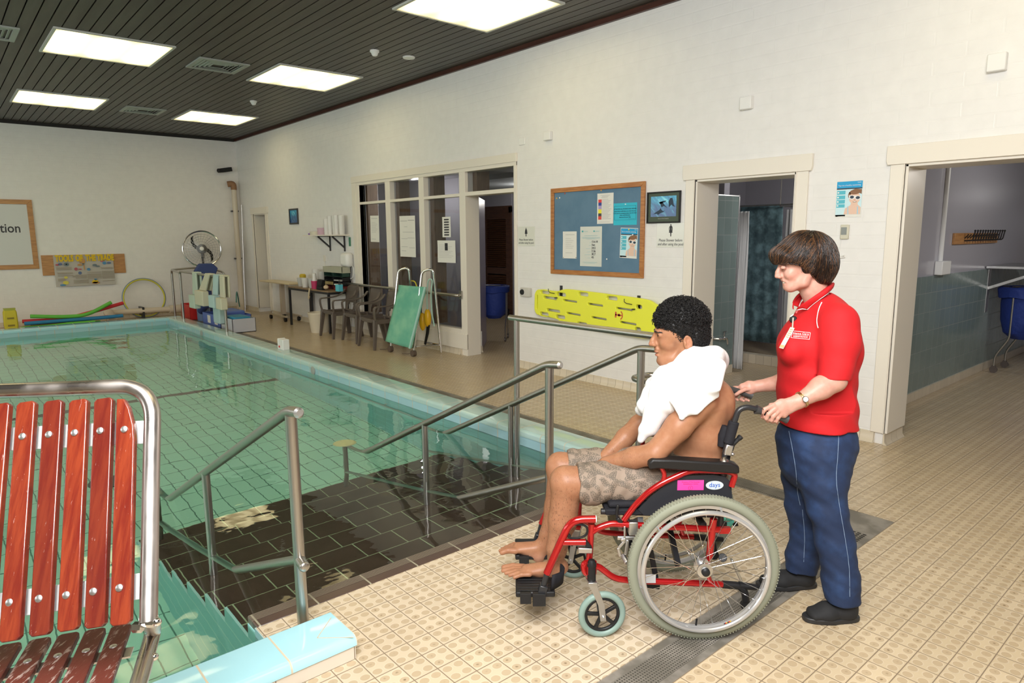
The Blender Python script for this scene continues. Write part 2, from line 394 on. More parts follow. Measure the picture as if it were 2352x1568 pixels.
# cream timber architraves
def architrave(name, x0, x1, zt, w=.10, wr=None, hh=.135, dep=.022):
    b = MB(); b.box(x0-w, x0, YR-dep, YR, .09, zt); b.box(x1, x1+w, YR-dep, YR, .09, zt)
    b.box(x0-.008, x0, YR-dep-.008, YR, .09, zt); b.box(x1, x1+.008, YR-dep-.008, YR, .09, zt)
    b.prism([(x0-w-.02, zt), (x1+w+.02, zt), (x1+w+.03, zt+.03), (x1+w+.03, zt+hh), (x0-w-.03, zt+hh), (x0-w-.03, zt+.03)], .032, (0, YR-.032, 0))
    # reveals (jamb linings)
    b.box(x0-.001, x0+.02, YR-.01, YR+WT+.01, .09, zt); b.box(x1-.02, x1+.001, YR-.01, YR+WT+.01, .09, zt); b.box(x0, x1, YR-.01, YR+WT+.01, zt-.02, zt+.001)
    return struct(b.build(name, M_TRIM, bevel=.003))
architrave('trim_3', -14.87, -14.18, 2.125); architrave('trim_4', -3.70, -2.735, 2.12); architrave('trim_5', -1.92, -.45, 2.115)
# store door at the far end, ajar
b = MB(); b.box(0, .66, -.018, .018, .01, 2.10)
dd = b.build('door_1', principled('pale_door_paint', (.66, .66, .68), .4), bevel=.003); struct(dd)
dd.location = (-14.20, YR+.05, 0); dd.rotation_euler = (0, 0, math.radians(118))
for zz in (1.75, .32):
    b = MB(); b.box(-.02, .05, -.03, -.018, zz, zz+.1); b.build('door_hinge', M_ALU, parent=dd)
# glazed screen: posts, transom, sill and panes
b = MB(); GY = YR+.07
b.box(-10.35, -6.20, YR-.03, YR, 2.50, 2.60)                                   # head board
b.box(-10.35, -10.22, YR-.022, YR, .15, 2.50); b.box(-6.255, -6.21, YR-.02, YR, .09, 2.50)
for x0, x1 in ((-10.22, -10.12), (-9.29, -9.15), (-8.35, -8.22), (-7.37, -7.24)): b.box(x0, x1, YR-.012, YR+.10 if x0 < -7.4 else YR+.22, .34 if x0 < -7.4 else .0, 2.50)
b.box(-10.22, -7.37, YR-.012, YR+.12, .30, .36); b.box(-10.35, -6.21, YR-.016, YR+.16, 2.455, 2.51)
b.box(-10.22, -7.37, YR-.010, YR+.10, 2.145, 2.185); b.box(-7.24, -6.24, YR-.012, YR+.18, 2.145, 2.195)
b.box(-10.22, -7.24, YR-.028, YR, .09, .30)
b.box(-6.26, -6.24, YR, YR+WT, .09, 2.5)
win = struct(b.build('window_1', M_TRIM, bevel=.003))
M_GLASS = bpy.data.materials.new('window_glass'); M_GLASS.use_nodes = True
_t = M_GLASS.node_tree; _t.nodes.clear(); _o = _t.nodes.new('ShaderNodeOutputMaterial'); _mx = _t.nodes.new('ShaderNodeMixShader'); _tr = _t.nodes.new('ShaderNodeBsdfTransparent'); _gl = _t.nodes.new('ShaderNodeBsdfGlossy'); _fr = _t.nodes.new('ShaderNodeLayerWeight'); _pw = _t.nodes.new('ShaderNodeMath'); _pw.operation = 'POWER'; _pw.inputs[1].default_value = 4.; _ma = _t.nodes.new('ShaderNodeMath'); _ma.operation = 'MULTIPLY_ADD'; _ma.inputs[1].default_value = .6; _ma.inputs[2].default_value = .03
_tr.inputs[0].default_value = (.80, .82, .84, 1); _gl.inputs['Roughness'].default_value = .02; _t.links.new(_fr.outputs['Facing'], _pw.inputs[0]); _t.links.new(_pw.outputs[0], _ma.inputs[0])
_t.links.new(_ma.outputs[0], _mx.inputs[0]); _t.links.new(_tr.outputs[0], _mx.inputs[1]); _t.links.new(_gl.outputs[0], _mx.inputs[2]); _t.links.new(_mx.outputs[0], _o.inputs[0])
for x0, x1 in ((-10.12, -9.29), (-9.15, -8.35), (-8.22, -7.37)):
    for z0, z1 in ((.36, 2.145), (2.185, 2.455)):
        b = MB(); b.box(x0, x1, GY, GY+.006, z0, z1); b.build('pane', M_GLASS, parent=win, smooth=False)
b = MB(); b.box(-7.24, -6.24, GY-.03, GY-.024, 2.195, 2.455); b.build('pane', M_GLASS, parent=win, smooth=False)
M_BROWN = woodm('brown_inner_timber', (.20, .12, .07), (.27, .17, .10), .5, 2, 6.)
for x0 in (-10.16, -9.18, -8.24):
    b = MB(); b.box(x0, x0+.10, YR+.11, YR+.30, .36, 2.5); b.build('inner_timber', M_BROWN, parent=win)
b = MB(); b.box(-7.24, -7.15, YR+.12, YR+.33, 2.2, 2.47); b.build('inner_timber', M_BROWN, parent=win)
# office behind the glass
M_OFF = principled('grey_blue_office_wall', (.27, .255, .27), .6)
M_LAV = principled('lavender_gloss_wall', (.44, .43, .48), .16)
M_PURP = principled('lilac_door_paint', (.42, .38, .50), .3)
M_DKFL = tile_mat('passage_floor_tiles', (.36, .30, .22), (0, 1), .104, .104, gw=.005, grout=(.12, .1, .08), rough=.35)
b = MB(); b.box(-11.6, -9.40, 6.95, 7.05, 0, 2.7); b.box(-11.7, -11.6, YR+WT, 7.05, 0, 2.7); b.bar((-7.50, YR+WT+.04, 1.35), (-9.45, 7.0, 1.35), .06, 2.7)
struct(b.build('wall_office', M_OFF, smooth=False))
b = MB(); b.box(-11.7, -7.46, YR+WT, 7.0, 2.6, 2.7); struct(b.build('ceiling_office', M_OFF, smooth=False))
b = MB(); b.box(-11.7, -9.46, YR+WT, 7.0, -.06, 0); struct(b.build('floor_office', M_DKFL, smooth=False))
# store cupboard behind the far door
b = MB(); b.box(-15.6, -13.6, 7.0, 7.1, 0, 2.6); b.box(-15.7, -15.6, YR+WT, 7.1, 0, 2.6); b.box(-13.7, -13.6, YR+WT, 7.1, 0, 2.6); b.box(-15.7, -13.6, YR+WT, 7.1, 2.5, 2.6); b.box(-15.7, -13.6, YR+WT, 7.1, -.06, 0)
struct(b.build('wall_store', M_WHITE, smooth=False))
# passages behind the right wall
PY = YR+WT
b = MB(); b.box(-9.46, XE+.2, PY, 13.0, -.06, 0); b.box(-12.5, -9.46, 7.05, 13.0, -.06, 0); struct(b.build('floor_passage', M_FLOOR, smooth=False))
M_PCEIL = principled('pale_grey_ceiling', (.42, .43, .43), .6)
b = MB(); b.box(-12.5, -2.35, 7.0, 13.0, 2.52, 2.6); b.box(-7.46, -2.35, PY, 7.0, 2.52, 2.6); struct(b.build('ceiling_changing_room', M_PCEIL, smooth=False))
b = MB(); b.mat(1).box(-2.35, XE+.2, PY, 13.0, 2.60, 2.66)
struct(b.build('ceiling_passage', [M_PCEIL, M_CEILSLAT], smooth=False))
M_GT_Y = tile_mat('green_grey_wall_tiles', (.20, .265, .255), (1, 2), .152, .1905, 6.8, .09, grout=(.26, .30, .29), gw=.006, rough=.16)
M_GT_X = tile_mat('green_grey_wall_tiles_x', (.20, .265, .255), (0, 2), .152, .1905, 0, .09, grout=(.26, .30, .29), gw=.006, rough=.16)
# wall between changing room and passage: tiled dado, gloss lavender above
b = MB(); b.box(-2.42, -2.30, PY, 13.0, 0, 2.62); struct(b.build('wall_passage', M_LAV, smooth=False))
b = MB(); b.box(-2.302, -2.288, PY, 13.0, .09, 1.205); struct(b.build('trim_6', M_GT_Y, smooth=False))
b = MB(); b.box(-2.30, -2.27, PY, 13.0, 0, .09); struct(b.build('baseboard_passage', M_SKIRTY, smooth=False))
b = MB(); b.box(-2.3, XE, 12.0, 12.1, 0, 2.62); b.box(1.6, 1.7, PY, 12., 0, 2.62); struct(b.build('wall_passage_end', M_LAV, smooth=False))
# changing room: back wall, louvre door wall
YD = 8.9
b = MB(); b.box(-7.46, -2.42, 9.4, 9.5, 0, 2.6); struct(b.build('wall_changing_room', M_LAV, smooth=False))
b = MB(); b.box(-5.62, -5.50, PY, 9.4, 0, 2.6); b.box(-12.5, -5.5, 9.4, 9.5, 0, 2.6); b.box(-12.6, -12.5, 7.0, 9.5, 0, 2.6); b.box(-10.28, -5.62, YD, YD+.06, 0, 2.6); b.box(-12.5, -11.35, YD, YD+.06, 0, 2.6); b.box(-11.35, -10.28, YD-.02, YD+.05, 2.22, 2.6); struct(b.build('wall_changing_room_2', M_LAV, smooth=False))
# dividing shower partition seen through the middle doorway
b = MB(); b.box(-4.34, -4.22, 6.50, 7.08, .10, 2.045); b.mat(1).box(-4.345, -4.212, 6.50, 7.08, 0, .10)
b.mat(2).box(-4.345, -4.215, 6.485, 6.503, .1, 2.06); b.mat(2).box(-4.345, -4.215, 7.077, 7.095, .1, 2.06); b.mat(2).box(-4.345, -4.215, 6.485, 7.095, 2.045, 2.056)
sp = b.build('shower_partition', [M_GT_Y, M_SKIRTY, M_ALU], smooth=False); tag(sp, 'green tiled shower partition with a metal edge behind the middle doorway', 'partition')
b = MB(); b.box(-5.50, -4.345, 6.97, 7.08, 0, 2.6); struct(b.build('wall_changing_room_3', M_LAV, smooth=False))
M_CURT = principled('white_shower_curtain', (.62, .62, .62), .6)
def curtain(name, x0, x1, y, z0, z1, mat, label, amp=.018, waves=3, yd=0.):
    b = MB(); n = waves*10; V = []; F = []
    for i in range(n+1):
        t = i/n
        for j in range(13):
            zt = j/12; V.append((x0+(x1-x0)*t+.006*math.sin(zt*7+t*9), y+yd*t+amp*math.sin(t*waves*2*PI+.4*math.sin(zt*4))*(.6+.4*(1-zt)), z0+(z1-z0)*zt))
    for i in range(n):
        for j in range(12): a = i*13+j; F.append((a, a+13, a+14, a+1))
    b.add(V, F); o = b.build(name, mat, angle=80, fixn=False, org=((x0+x1)/2, y, z0)); md = o.modifiers.new('s', 'SOLIDIFY'); md.thickness = .003
    return tag(o, label, 'shower curtain')
curtain('shower_curtain', -4.285, -4.15, 7.20, .03, 1.88, M_CURT, 'white shower curtain bunched against the green tiled partition', .02, 3)
M_TEAL = principled('mottled_teal_curtain', (.04, .10, .13), .6); N = NT(M_TEAL)
N.base(N.mix(N.smooth(N.noise(N.pos(), 9., 4., .6), .35, .7), (.045, .085, .10), (.14, .24, .27)))
curtain('shower_curtain', -4.92, -4.32, 8.30, .2, 2.0, M_TEAL, 'mottled dark teal shower curtain hanging in the changing room', .008, 4)
curtain('shower_curtain', -4.35, -4.14, 8.45, .05, 1.93, principled('grey_white_curtain', (.42, .42, .43), .6), 'grey-white shower curtain just right of the mottled teal one', .02, 3)
curtain('shower_curtain', -4.10, -3.55, 8.75, .0, 1.9, M_TEAL, 'teal shower curtain deepest in the changing room, half behind the woman', .01, 4)
b = MB(); b.tube([(-5.5, 8.24, 1.985), (-3.1, 8.24, 1.985)], .010, 8); b.tube([(-4.33, 8.24, 1.97), (-4.33, 9.4, 1.97)], .010, 8); 
b.tube([(-4.33, 8.24, 1.985), (-4.33, 8.24, 2.6)], .008, 8)
tag(b.build('curtain_rail', M_STEEL), 'metal shower curtain rail above the mottled teal curtain', 'curtain rail')
b = MB(); b.box(-5.5, -2.42, 7.78, 7.90, 0, .115); tag(b.build('shower_kerb', M_SKIRT, smooth=False), 'low cream tiled shower kerb on the changing room floor', 'kerb')
b = MB(); b.tube(fillet([(-4.70, 7.70, .79), (-4.53, 7.70, .79), (-4.53, 7.70, .0)], .06), .016, 10); b.lathe([(.035, 0), (.03, .012), (.016, .014)], (-4.53, 7.70, 0), 16)
tag(b.build('grab_rail', M_STEEL), 'bent steel grab rail standing in front of the teal curtain', 'grab rail')
b = MB(); b.tube(fillet([(-4.22, 6.66, .45), (-4.15, 6.70, .45), (-4.15, 6.78, .45)], .02), .014, 10); b.tube(fillet([(-4.15, 6.76, .45), (-4.15, 6.83, .45), (-4.15, 6.85, .375)], .03), [.018]*14 if False else .013, 10)
b.cyl((-4.15, 6.775, .45), (-4.15, 6.775, .52), .009); b.bar((-4.15, 6.745, .525), (-4.15, 6.81, .525), .012, .012); b.lathe([(.03, 0), (.022, .012)], (-4.22, 6.66, .45), 14, (1, 0, 0)); b.ball((-4.15, 6.775, .45), .022)
tag(b.build('water_tap', M_CHROME), 'chrome wall tap low on the green tiled partition', 'tap')
# louvred brown door seen through the screen's doorway, and the lilac leaf standing open
b = MB(); b.bar((-7.43, YR+.34, 1.08), (-8.03, 6.38, 1.08), .045, 2.14); lf = b.build('door_2', M_PURP, bevel=.002); struct(lf)
b = MB(); b.box(-7.455, -7.39, YR+.30, YR+.333, 0, 2.14); b.build('door_edge', M_OAK, parent=lf)
b = MB(); b.box(-7.40, -7.385, YR+.295, YR+.33, .85, .97); b.build('door_latch', M_STEEL, parent=lf)
M_LOUV = woodm('dark_brown_louvres', (.075, .030, .014), (.12, .05, .022), .4, 0, 5.)
b = MB(); b.box(-9.0, -6.0, 9.60, 9.7, 0, 0) if False else None
YD = 8.9
b.box(-11.35, -11.2, YD-.03, YD+.03, 0, 2.2); b.box(-10.36, -10.28, YD-.03, YD+.03, 0, 2.2); b.box(-11.35, -10.28, YD-.03, YD+.03, 2.08, 2.22)
fr = struct(b.build('door_3', M_LOUV, bevel=.003))
b = MB(); b.box(-11.2, -11.08, YD-.02, YD+.02, .15, 2.08); b.box(-10.46, -10.36, YD-.02, YD+.02, .15, 2.08); b.box(-11.08, -10.46, YD-.02, YD+.02, 1.96, 2.08); b.box(-11.08, -10.46, YD-.02, YD+.02, .85, .98); b.box(-11.08, -10.46, YD-.02, YD+.02, .15, .28)
for zz in np.arange(.30, 1.95, .042):
    if .83 < zz < 1.0: continue
    b.obox((-10.77, YD, zz), .31, .022, .004, (1, 0, 0), (0, .707, .707), (0, -.707, .707))
b.build('louvre_leaf', M_LOUV, parent=fr)
b = MB(); b.tube(fillet([(-11.14, YD-.02, 1.0), (-11.14, YD-.07, 1.0), (-11.04, YD-.07, 1.0)], .02), .009); b.build('door_handle', M_STEEL, parent=fr)
# passage details: conduit, switch box, coat rack
b = MB(); b.tube([(-2.285, 7.57, 1.33), (-2.285, 7.57, 2.6)], .022, 12); tag(b.build('conduit_pipe', M_WHITE), 'white conduit running up the lavender passage wall', 'pipe')
b = MB(); b.box(-2.30, -2.23, 7.47, 7.72, 1.21, 1.345); cj = b.build('switch_box', M_WHITE, bevel=.008); tag(cj, 'white isolator box at the foot of the conduit in the passage', 'switch box')
for _z in (1.31, 1.25): b = MB(); b.cyl((-2.265, 7.715, _z), (-2.265, 7.755, _z), .015); b.build('switch_knob', principled('red_knob', (.35, .12, .05), .4), parent=cj)
b = MB(); b.box(-2.30, -2.275, 7.92, 9.42, 1.50, 1.615); ck = b.build('coat_rack', M_OAKV, bevel=.004); tag(ck, 'wooden coat rack with a row of dark hooks on the passage wall', 'coat rack')
for q in range(13):
    yq = 8.22+q*.09; b = MB(); b.tube(fillet([(-2.275, yq, 1.535), (-2.20, yq, 1.54), (-2.185, yq, 1.635)], .02), .007, 7); b.tube([(-2.275, yq, 1.56), (-2.24, yq, 1.60)], .006, 6); b.ball((-2.185, yq, 1.638), .011, 8, 6)
    b.build('coat_hook', M_BLACKM, parent=ck)
# ceiling light panels
M_PANEL = bpy.data.materials.new('lit_prismatic_diffuser'); M_PANEL.use_nodes = True
N = NT(M_PANEL); N.b.inputs['Base Color'].default_value = (.9, .85, .7, 1); x, y, z = N.sep(N.obj())
_w = N.math('ABSOLUTE', N.math('SINE', N.math('MULTIPLY', N.math('ADD', x, .0), 0.)))
_tb = N.math('COSINE', N.math('MULTIPLY', y, 2*PI/.39)); _tb = N.math('ADD', .5, N.math('MULTIPLY', _tb, .5))
_en = N.math('SUBTRACT', 1., N.math('MULTIPLY', N.smooth(N.math('ABSOLUTE', x), .34, .58), .45))
_br = N.math('MULTIPLY', N.math('ADD', .55, N.math('MULTIPLY', _tb, .6)), _en)
N.put(N.b.inputs['Emission Color'], N.mix(_br, (1., .74, .28), (1., .85, .46)))
N.put(N.b.inputs['Emission Strength'], N.math('MULTIPLY', _br, 2.6))
M_LFR = principled('light_frame', (.55, .56, .52), .35)
def ceiling_light(cx, cy, label, flat=False):
    t = thing('ceiling_light', (cx, cy, ZC), label, 'ceiling light', group='square ceiling light panels'); h = .585
    b = MB()
    for q in (-1, 1):
        b.box(-h, h, q*h-.028 if q > 0 else -h, q*h if q > 0 else -h+.028, -.022, -.002); b.box(q*h-.028 if q > 0 else -h, q*h if q > 0 else -h+.028, -h+.028, h-.028, -.022, -.002)
    b.build('light_frame', M_LFR, parent=t)
    b = MB(); b.box(-h+.028, h-.028, -h+.028, h-.028, -.012, -.004); b.build('diffuser', M_PANEL, parent=t, smooth=False)
LXY = [(-8.38*1.0, 1.66, 'lit square ceiling panel, second nearest of the left row'), (-8.38, 3.83, 'lit square ceiling panel, middle one of the row nearest the right wall'), (-11.84, 1.66, 'lit square ceiling panel, farthest one of the left row'),
       (-11.98, 3.86, 'lit square ceiling panel, farthest one of the row nearest the right wall'), (-4.86, 3.84, 'large bright ceiling panel cut by the top edge, nearest the right wall')]
_zc = (ZC-CH)/(3.6-CH)
for cx, cy, lb in [(-8.39, 1.66, 0), (-8.38, 3.83, 0), (-11.84, 1.66, 0), (-11.99, 3.86, 0), (-4.87, 3.84, 0)]: pass
for (cx, cy), lb in zip([(-8.39*_zc, 1.66*_zc), (-8.38*_zc, 3.82*_zc), (-11.84*_zc, 1.67*_zc), (-11.99*_zc, 3.86*_zc), (-4.87*_zc, 3.84*_zc)], [l[2] for l in LXY]):
    ceiling_light(cx, cy, lb)
for cx, w1_ in ((-4.87*_zc, 'nearest'), (-8.38*_zc, 'middle'), (-11.9*_zc, 'farthest')):
    for cy, w2_ in ((-.55, 'third'), (-2.9, 'fourth')): ceiling_light(cx, cy, '%s lit ceiling panel in the %s row from the right wall, left of the picture' % (w1_, w2_))
for cx, cy, w1_ in ((-4.87*_zc, 1.66*_zc, 'over the pool steps, just above the picture'), (-1.2, 3.84*_zc, 'over the deck beside the middle doorway, above the picture'), (-1.2, 1.66*_zc, 'straight over the photographer'), (-1.2, -.55, 'left of the one over the photographer')): ceiling_light(cx, cy, 'lit square ceiling panel '+w1_)
# ceiling vents and sensors
M_VENT = principled('grey_vent_metal', (.36, .38, .35), .45)
for cx, cy, lb in ((-8.40, 2.78, 'grey louvred air vent in the ceiling between the two nearer light panels'), (-11.97, 2.78, 'grey louvred air vent in the ceiling between the two farthest light panels'), (-8.40, .62, 'grey louvred air vent cut by the left edge at the top')):
    cx *= _zc; cy *= _zc; t = thing('ceiling_vent', (cx, cy, ZC), lb, 'air vent', group='ceiling air vents'); h = .30
    b = MB()
    for q in (-1, 1):
        b.box(-h, h, min(q*h, q*(h-.05)), max(q*h, q*(h-.05)), -.02, -.002); b.box(min(q*h, q*(h-.05)), max(q*h, q*(h-.05)), -h+.05, h-.05, -.02, -.002)
    b.build('vent_frame', M_VENT, parent=t)
    b = MB()
    for i in range(1, 5):
        r = h-.05-i*.045
        for q in (-1, 1):
            b.obox((0, q*(r+.02), -.008), r+.03, .018, .002, (1, 0, 0), (0, .85, .5*q), (0, -.5*q, .85)); b.obox((q*(r+.02), 0, -.008), .018, r+.03, .002, (.85, 0, .5*q), (0, 1, 0), (-.5*q, 0, .85))
    b.build('vent_louvres', M_VENT, parent=t)
    b = MB(); b.box(-h+.05, h-.05, -h+.05, h-.05, -.0035, -.002); b.build('vent_backing', M_DARK, parent=t, smooth=False)
for cx, cy, lb, k in ((-6.70, 3.865, 'white domed smoke detector on the ceiling, the nearer one', 1), (-10.196, 3.846, 'small white smoke detector on the ceiling between the far panels', 1), (-6.697, 4.293, 'flat round white speaker disc on the ceiling beside the smoke detector', 0)):
    cx *= _zc; cy *= _zc; b = MB()
    if k: b.lathe([(.055, 0), (.055, -.02), (.042, -.03), (.034, -.055), (.02, -.066), (0, -.066)], (cx, cy, ZC-.003), 20)
    else: b.lathe([(.075, 0), (.075, -.012), (.068, -.018), (0, -.02)], (cx, cy, ZC-.003), 24)
    tag(b.build('smoke_detector' if k else 'ceiling_speaker', M_WHITE, org=(cx, cy, ZC)), lb, 'smoke detector' if k else 'speaker')
# ---------------------------------------------------------------- pool shell
TEAL = (.20, .50, .44)
M_PF = tile_mat('pool_floor_tiles', (.46, .80, .62), (0, 1), .2625, .1295, -5.482, 2.006, grout=(.12, .27, .20), gw=.008, rough=.4, var=.04)
M_PWX = tile_mat('pool_wall_tiles', (.32, .66, .64), (0, 2), .2625, .075, 0, 0, grout=(.32, .55, .52), gw=.006, rough=.4)
M_PWY = tile_mat('pool_wall_tiles_y', (.32, .66, .64), (1, 2), .26, .10, 0, 0, grout=(.40, .62, .58), gw=.006, rough=.4)
b = MB(); b.box(PX0-.3, PX1+.3, PY0-.3, PY1+.3, ZF-.1, ZF); struct(b.build('floor_pool', M_PF, smooth=False))
b = MB(); b.box(PX0-.25, PX1, PY1, PY1+.2, ZF, -.05); b.box(PX0-.25, PX1, PY0-.2, PY0, ZF, -.05); struct(b.build('wall_pool_side', M_PWX, smooth=False))
b = MB(); b.box(PX0-.2, PX0, PY0, PY1, ZF, -.05); b.box(PX1, PX1+.2, PY0, PYS, ZF, -.03); struct(b.build('wall_pool_end', M_PWY, smooth=False))
# raised blue kerb: glazed blue face and rounded coping (0.09 above the deck)
M_KF = tile_mat('pale_blue_kerb_tiles', (.36, .58, .64), (0, 2), .262, .4, 0, -.2, grout=(.55, .48, .36), gw=.008, rough=.12)
M_KFY = tile_mat('pale_blue_kerb_tiles_y', (.36, .58, .64), (1, 2), .262, .4, 0, -.2, grout=(.55, .48, .36), gw=.008, rough=.12)
M_CPX = tile_mat('blue_coping_tiles', (.46, .64, .60), (0, 1), .262, 5., 0, -3., grout=(.62, .54, .40), gw=.007, rough=.08, var=.03)  # greener than the near coping: yellow light is mixed into this colour
M_CPY = tile_mat('blue_coping_tiles_y', (.40, .70, .78), (1, 0), .262, 5., .315, -20., grout=(.62, .54, .40), gw=.007, rough=.08, var=.03)
def coping_prof(w, z=.09, r=.028, lip=.055):
    P = [(0, z-lip)]
    for k in range(7):
        a = PI-PI/2*k/6; P.append((r+r*math.cos(a), z-r+r*math.sin(a)))
    for k in range(5):
        a = PI/2-PI/2*k/4; P.append((w-r*.5+r*.5*math.cos(a), z-r*.5+r*.5*math.sin(a)))
    return P+[(w, z-lip)]
b = MB(); b.box(PX0-.02, -2.20, PY1, PY1+.22, -.06, .035); struct(b.build('trim_7', M_KF, smooth=False))
b = MB(); b.prism(coping_prof(.245), 12.10, (PX0-.02, PY1-.005, 0), (0, 1, 0), (0, 0, 1), (1, 0, 0)); struct(b.build('trim_8', M_CPX, angle=25))
b = MB(); b.box(PX0-.3, PX0, PY0, PY1+.24, -.06, .035); struct(b.build('trim_9', M_KFY, smooth=False))
b = MB(); b.prism(coping_prof(.30), 7.1, (PX0+.005, PY1+.24, 0), (-1, 0, 0), (0, 0, 1), (0, -1, 0)); struct(b.build('trim_10', M_CPY, angle=25))
# near kerb beside the steps: cream tiled face, wide blue coping ending in a mitred tile
b = MB(); b.box(PX1-.0, -2.212, PY0, 1.095, -.05, .061); struct(b.build('trim_11', tile_mat('cream_kerb_tiles', (.74, .66, .55), (1, 2), .31, .3, .16, 0, grout=(.25, .2, .14), gw=.004, rough=.2), smooth=False))
b = MB(); b.prism(coping_prof(.235, .098, .030, .038), 1.10-PY0, (-2.205, 1.10, .0), (-1, 0, 0), (0, 0, 1), (0, -1, 0)); struct(b.build('trim_12', M_CPY, angle=25))
b = MB(); _g = [floor_at(*q, .0982) for q in ((760.5, 1418), (728.5, 1464.6), (812, 1463))]; b.bar(_g[0], _g[1], .0035, .001); b.bar(_g[1], _g[2], .0035, .001); struct(b.build('trim_17', principled('coping_grout', (.60, .50, .36), .6), smooth=False))
# steps into the water: brown tiles, ribbed nosings, teal end faces
M_ST = principled('dark_brown_step_tiles', (.045, .028, .020), .28); N = NT(M_ST); x, y, z = N.sep(N.pos())
_u = N.math('DIVIDE', N.math('SUBTRACT', -2.79, x), .318); _fu = N.math('FRACT', _u)
_row = N.math('ADD', N.math('MULTIPLY', N.math('FLOOR', _u), 2.), N.math('GREATER_THAN', _fu, .35))
_off = N.math('MULTIPLY', N.math('MODULO', _row, 2.), .131)
_gy = N.math('FRACT', N.math('DIVIDE', N.math('ADD', y, _off), .262)); _dy = N.math('MULTIPLY', N.math('MINIMUM', _gy, N.math('SUBTRACT', 1., _gy)), .262)
_dx = N.math('MULTIPLY', N.math('ABSOLUTE', N.math('SUBTRACT', _fu, .35)), .318)
_dx = N.math('MULTIPLY', N.math('MINIMUM', _dx, N.math('MULTIPLY', N.math('MINIMUM', _fu, N.math('SUBTRACT', 1., _fu)), .318)), .65); _gr = N.math('SUBTRACT', 1., N.smooth(N.math('MINIMUM', _dy, _dx), .0022, .0045))
_up = N.math('GREATER_THAN', N.sep(N.n('ShaderNodeNewGeometry').outputs['Normal'])[2], .5)
N.base(N.mix(_gr, N.mix(N.noise(N.pos(), 7., 3.), (.046, .024, .016), (.085, .048, .035)), (.36, .44, .27)))
b = MB()
TR, RS, NST = .318, .152, 8
for k in range(1, NST):
    b.box(PXS-TR*k, PXS-TR*(k-1)+(.0), PYS+.012, PY1, ZF, -RS*k)
b.box(PXS-.0, PXS+.09, PYS+.012, PY1, ZF, -.012)
struct(b.build('floor_steps', M_ST, smooth=False))
M_SIDE = principled('teal_step_ends', (.24, .55, .52), .4)
b = MB(); pr = [(PX1, ZF), (PX1, -.03), (PXS, -.03)]
for k in range(1, NST): pr += [(PXS-TR*(k-1), -RS*k-.006), (PXS-TR*k, -RS*k-.006)]
pr += [(PXS-TR*(NST-1), ZF)]
N = NT(M_SIDE); x, y, z = N.sep(N.pos()); g, *_r = N.grid(x, z, 10., .152, 0, -.0, g=.012); N.base(N.mix(g, (.32, .68, .66), (.62, .85, .78)))
b.prism(pr, .012, (0, PYS, 0)); struct(b.build('trim_13', M_SIDE, smooth=False))
M_NOS = principled('ribbed_brown_nosing', (.075, .045, .035), .3); N = NT(M_NOS); x, y, z = N.sep(N.pos())
_rb = N.math('SINE', N.math('MULTIPLY', x, 2*PI/.0095)); _in = N.math('LESS_THAN', x, -2.735)
_gy = N.math('FRACT', N.math('DIVIDE', N.math('SUBTRACT', y, 1.16), .262)); _dy = N.math('MULTIPLY', N.math('MINIMUM', _gy, N.math('SUBTRACT', 1., _gy)), .262); _gm = N.math('SUBTRACT', 1., N.smooth(_dy, .003, .005))
N.base(N.mix(_gm, N.mix(N.math('MULTIPLY', _in, N.smooth(_rb, .3, .9)), (.085, .052, .040), (.30, .26, .19)), (.36, .33, .24))); N.bump(N.math('MULTIPLY', _rb, _in), .5, .002)
b = MB(); b.box(PXS-.008, PXS+.108, PYS+.004, PY1, -.045, .002); struct(b.build('trim_14', M_NOS, bevel=.006))
b = MB(); b.box(PXS+.1, PX1-.2 if False else -2.44, PYS-.004, PYS+.004, -1.0, -.003); struct(b.build('trim_15', tile_mat('pale_blue_deck_face', (.30, .55, .62), (0, 2), .15, .1, -2.70, 0, gw=.006, rough=.15), smooth=False))
# scum-line rail and lane line on the pool floor, floor grates, wall inlets
b = MB(); b.box(-9.0, -8.88, PY0, PY1, ZF, ZF+.004); struct(b.build('trim_16', principled('brown_lane_tiles', (.12, .07, .05), .4), smooth=False))
b = MB(); b.tube([(-13.8, PY1-.05, -.26), (-5.2, PY1-.05, -.26)], .018, 10)
for xx in np.arange(-13.5, -5.3, 1.25): b.tube([(xx, PY1-.05, -.26), (xx, PY1, -.24)], .012, 8)
tag(b.build('underwater_handrail', M_STEEL), 'steel handrail fixed along the pool wall just under the water', 'handrail')
for xx, lb in ((-7.75, 'nearer'), (-12.2, 'farther')):
    b = MB(); b.lathe([(.055, 0), (.055, .01), (.03, .014), (0, .015)], (xx, PY1-.001, .0), 20, (0, -1, 0)); tag(b.build('pool_inlet_cover', M_VENT, org=(xx, PY1, 0)), 'grey oval inlet cover on the blue pool edge, the %s one' % lb, 'inlet cover')
b = MB(); b.lathe([(.14, 0), (.13, .02), (0, .026)], (-6.4, .95, ZF+.001), 28); tag(b.build('pool_floor_outlet', principled('dark_outlet', (.05, .07, .06), .5)), 'round dark outlet cover on the pool floor', 'outlet cover')
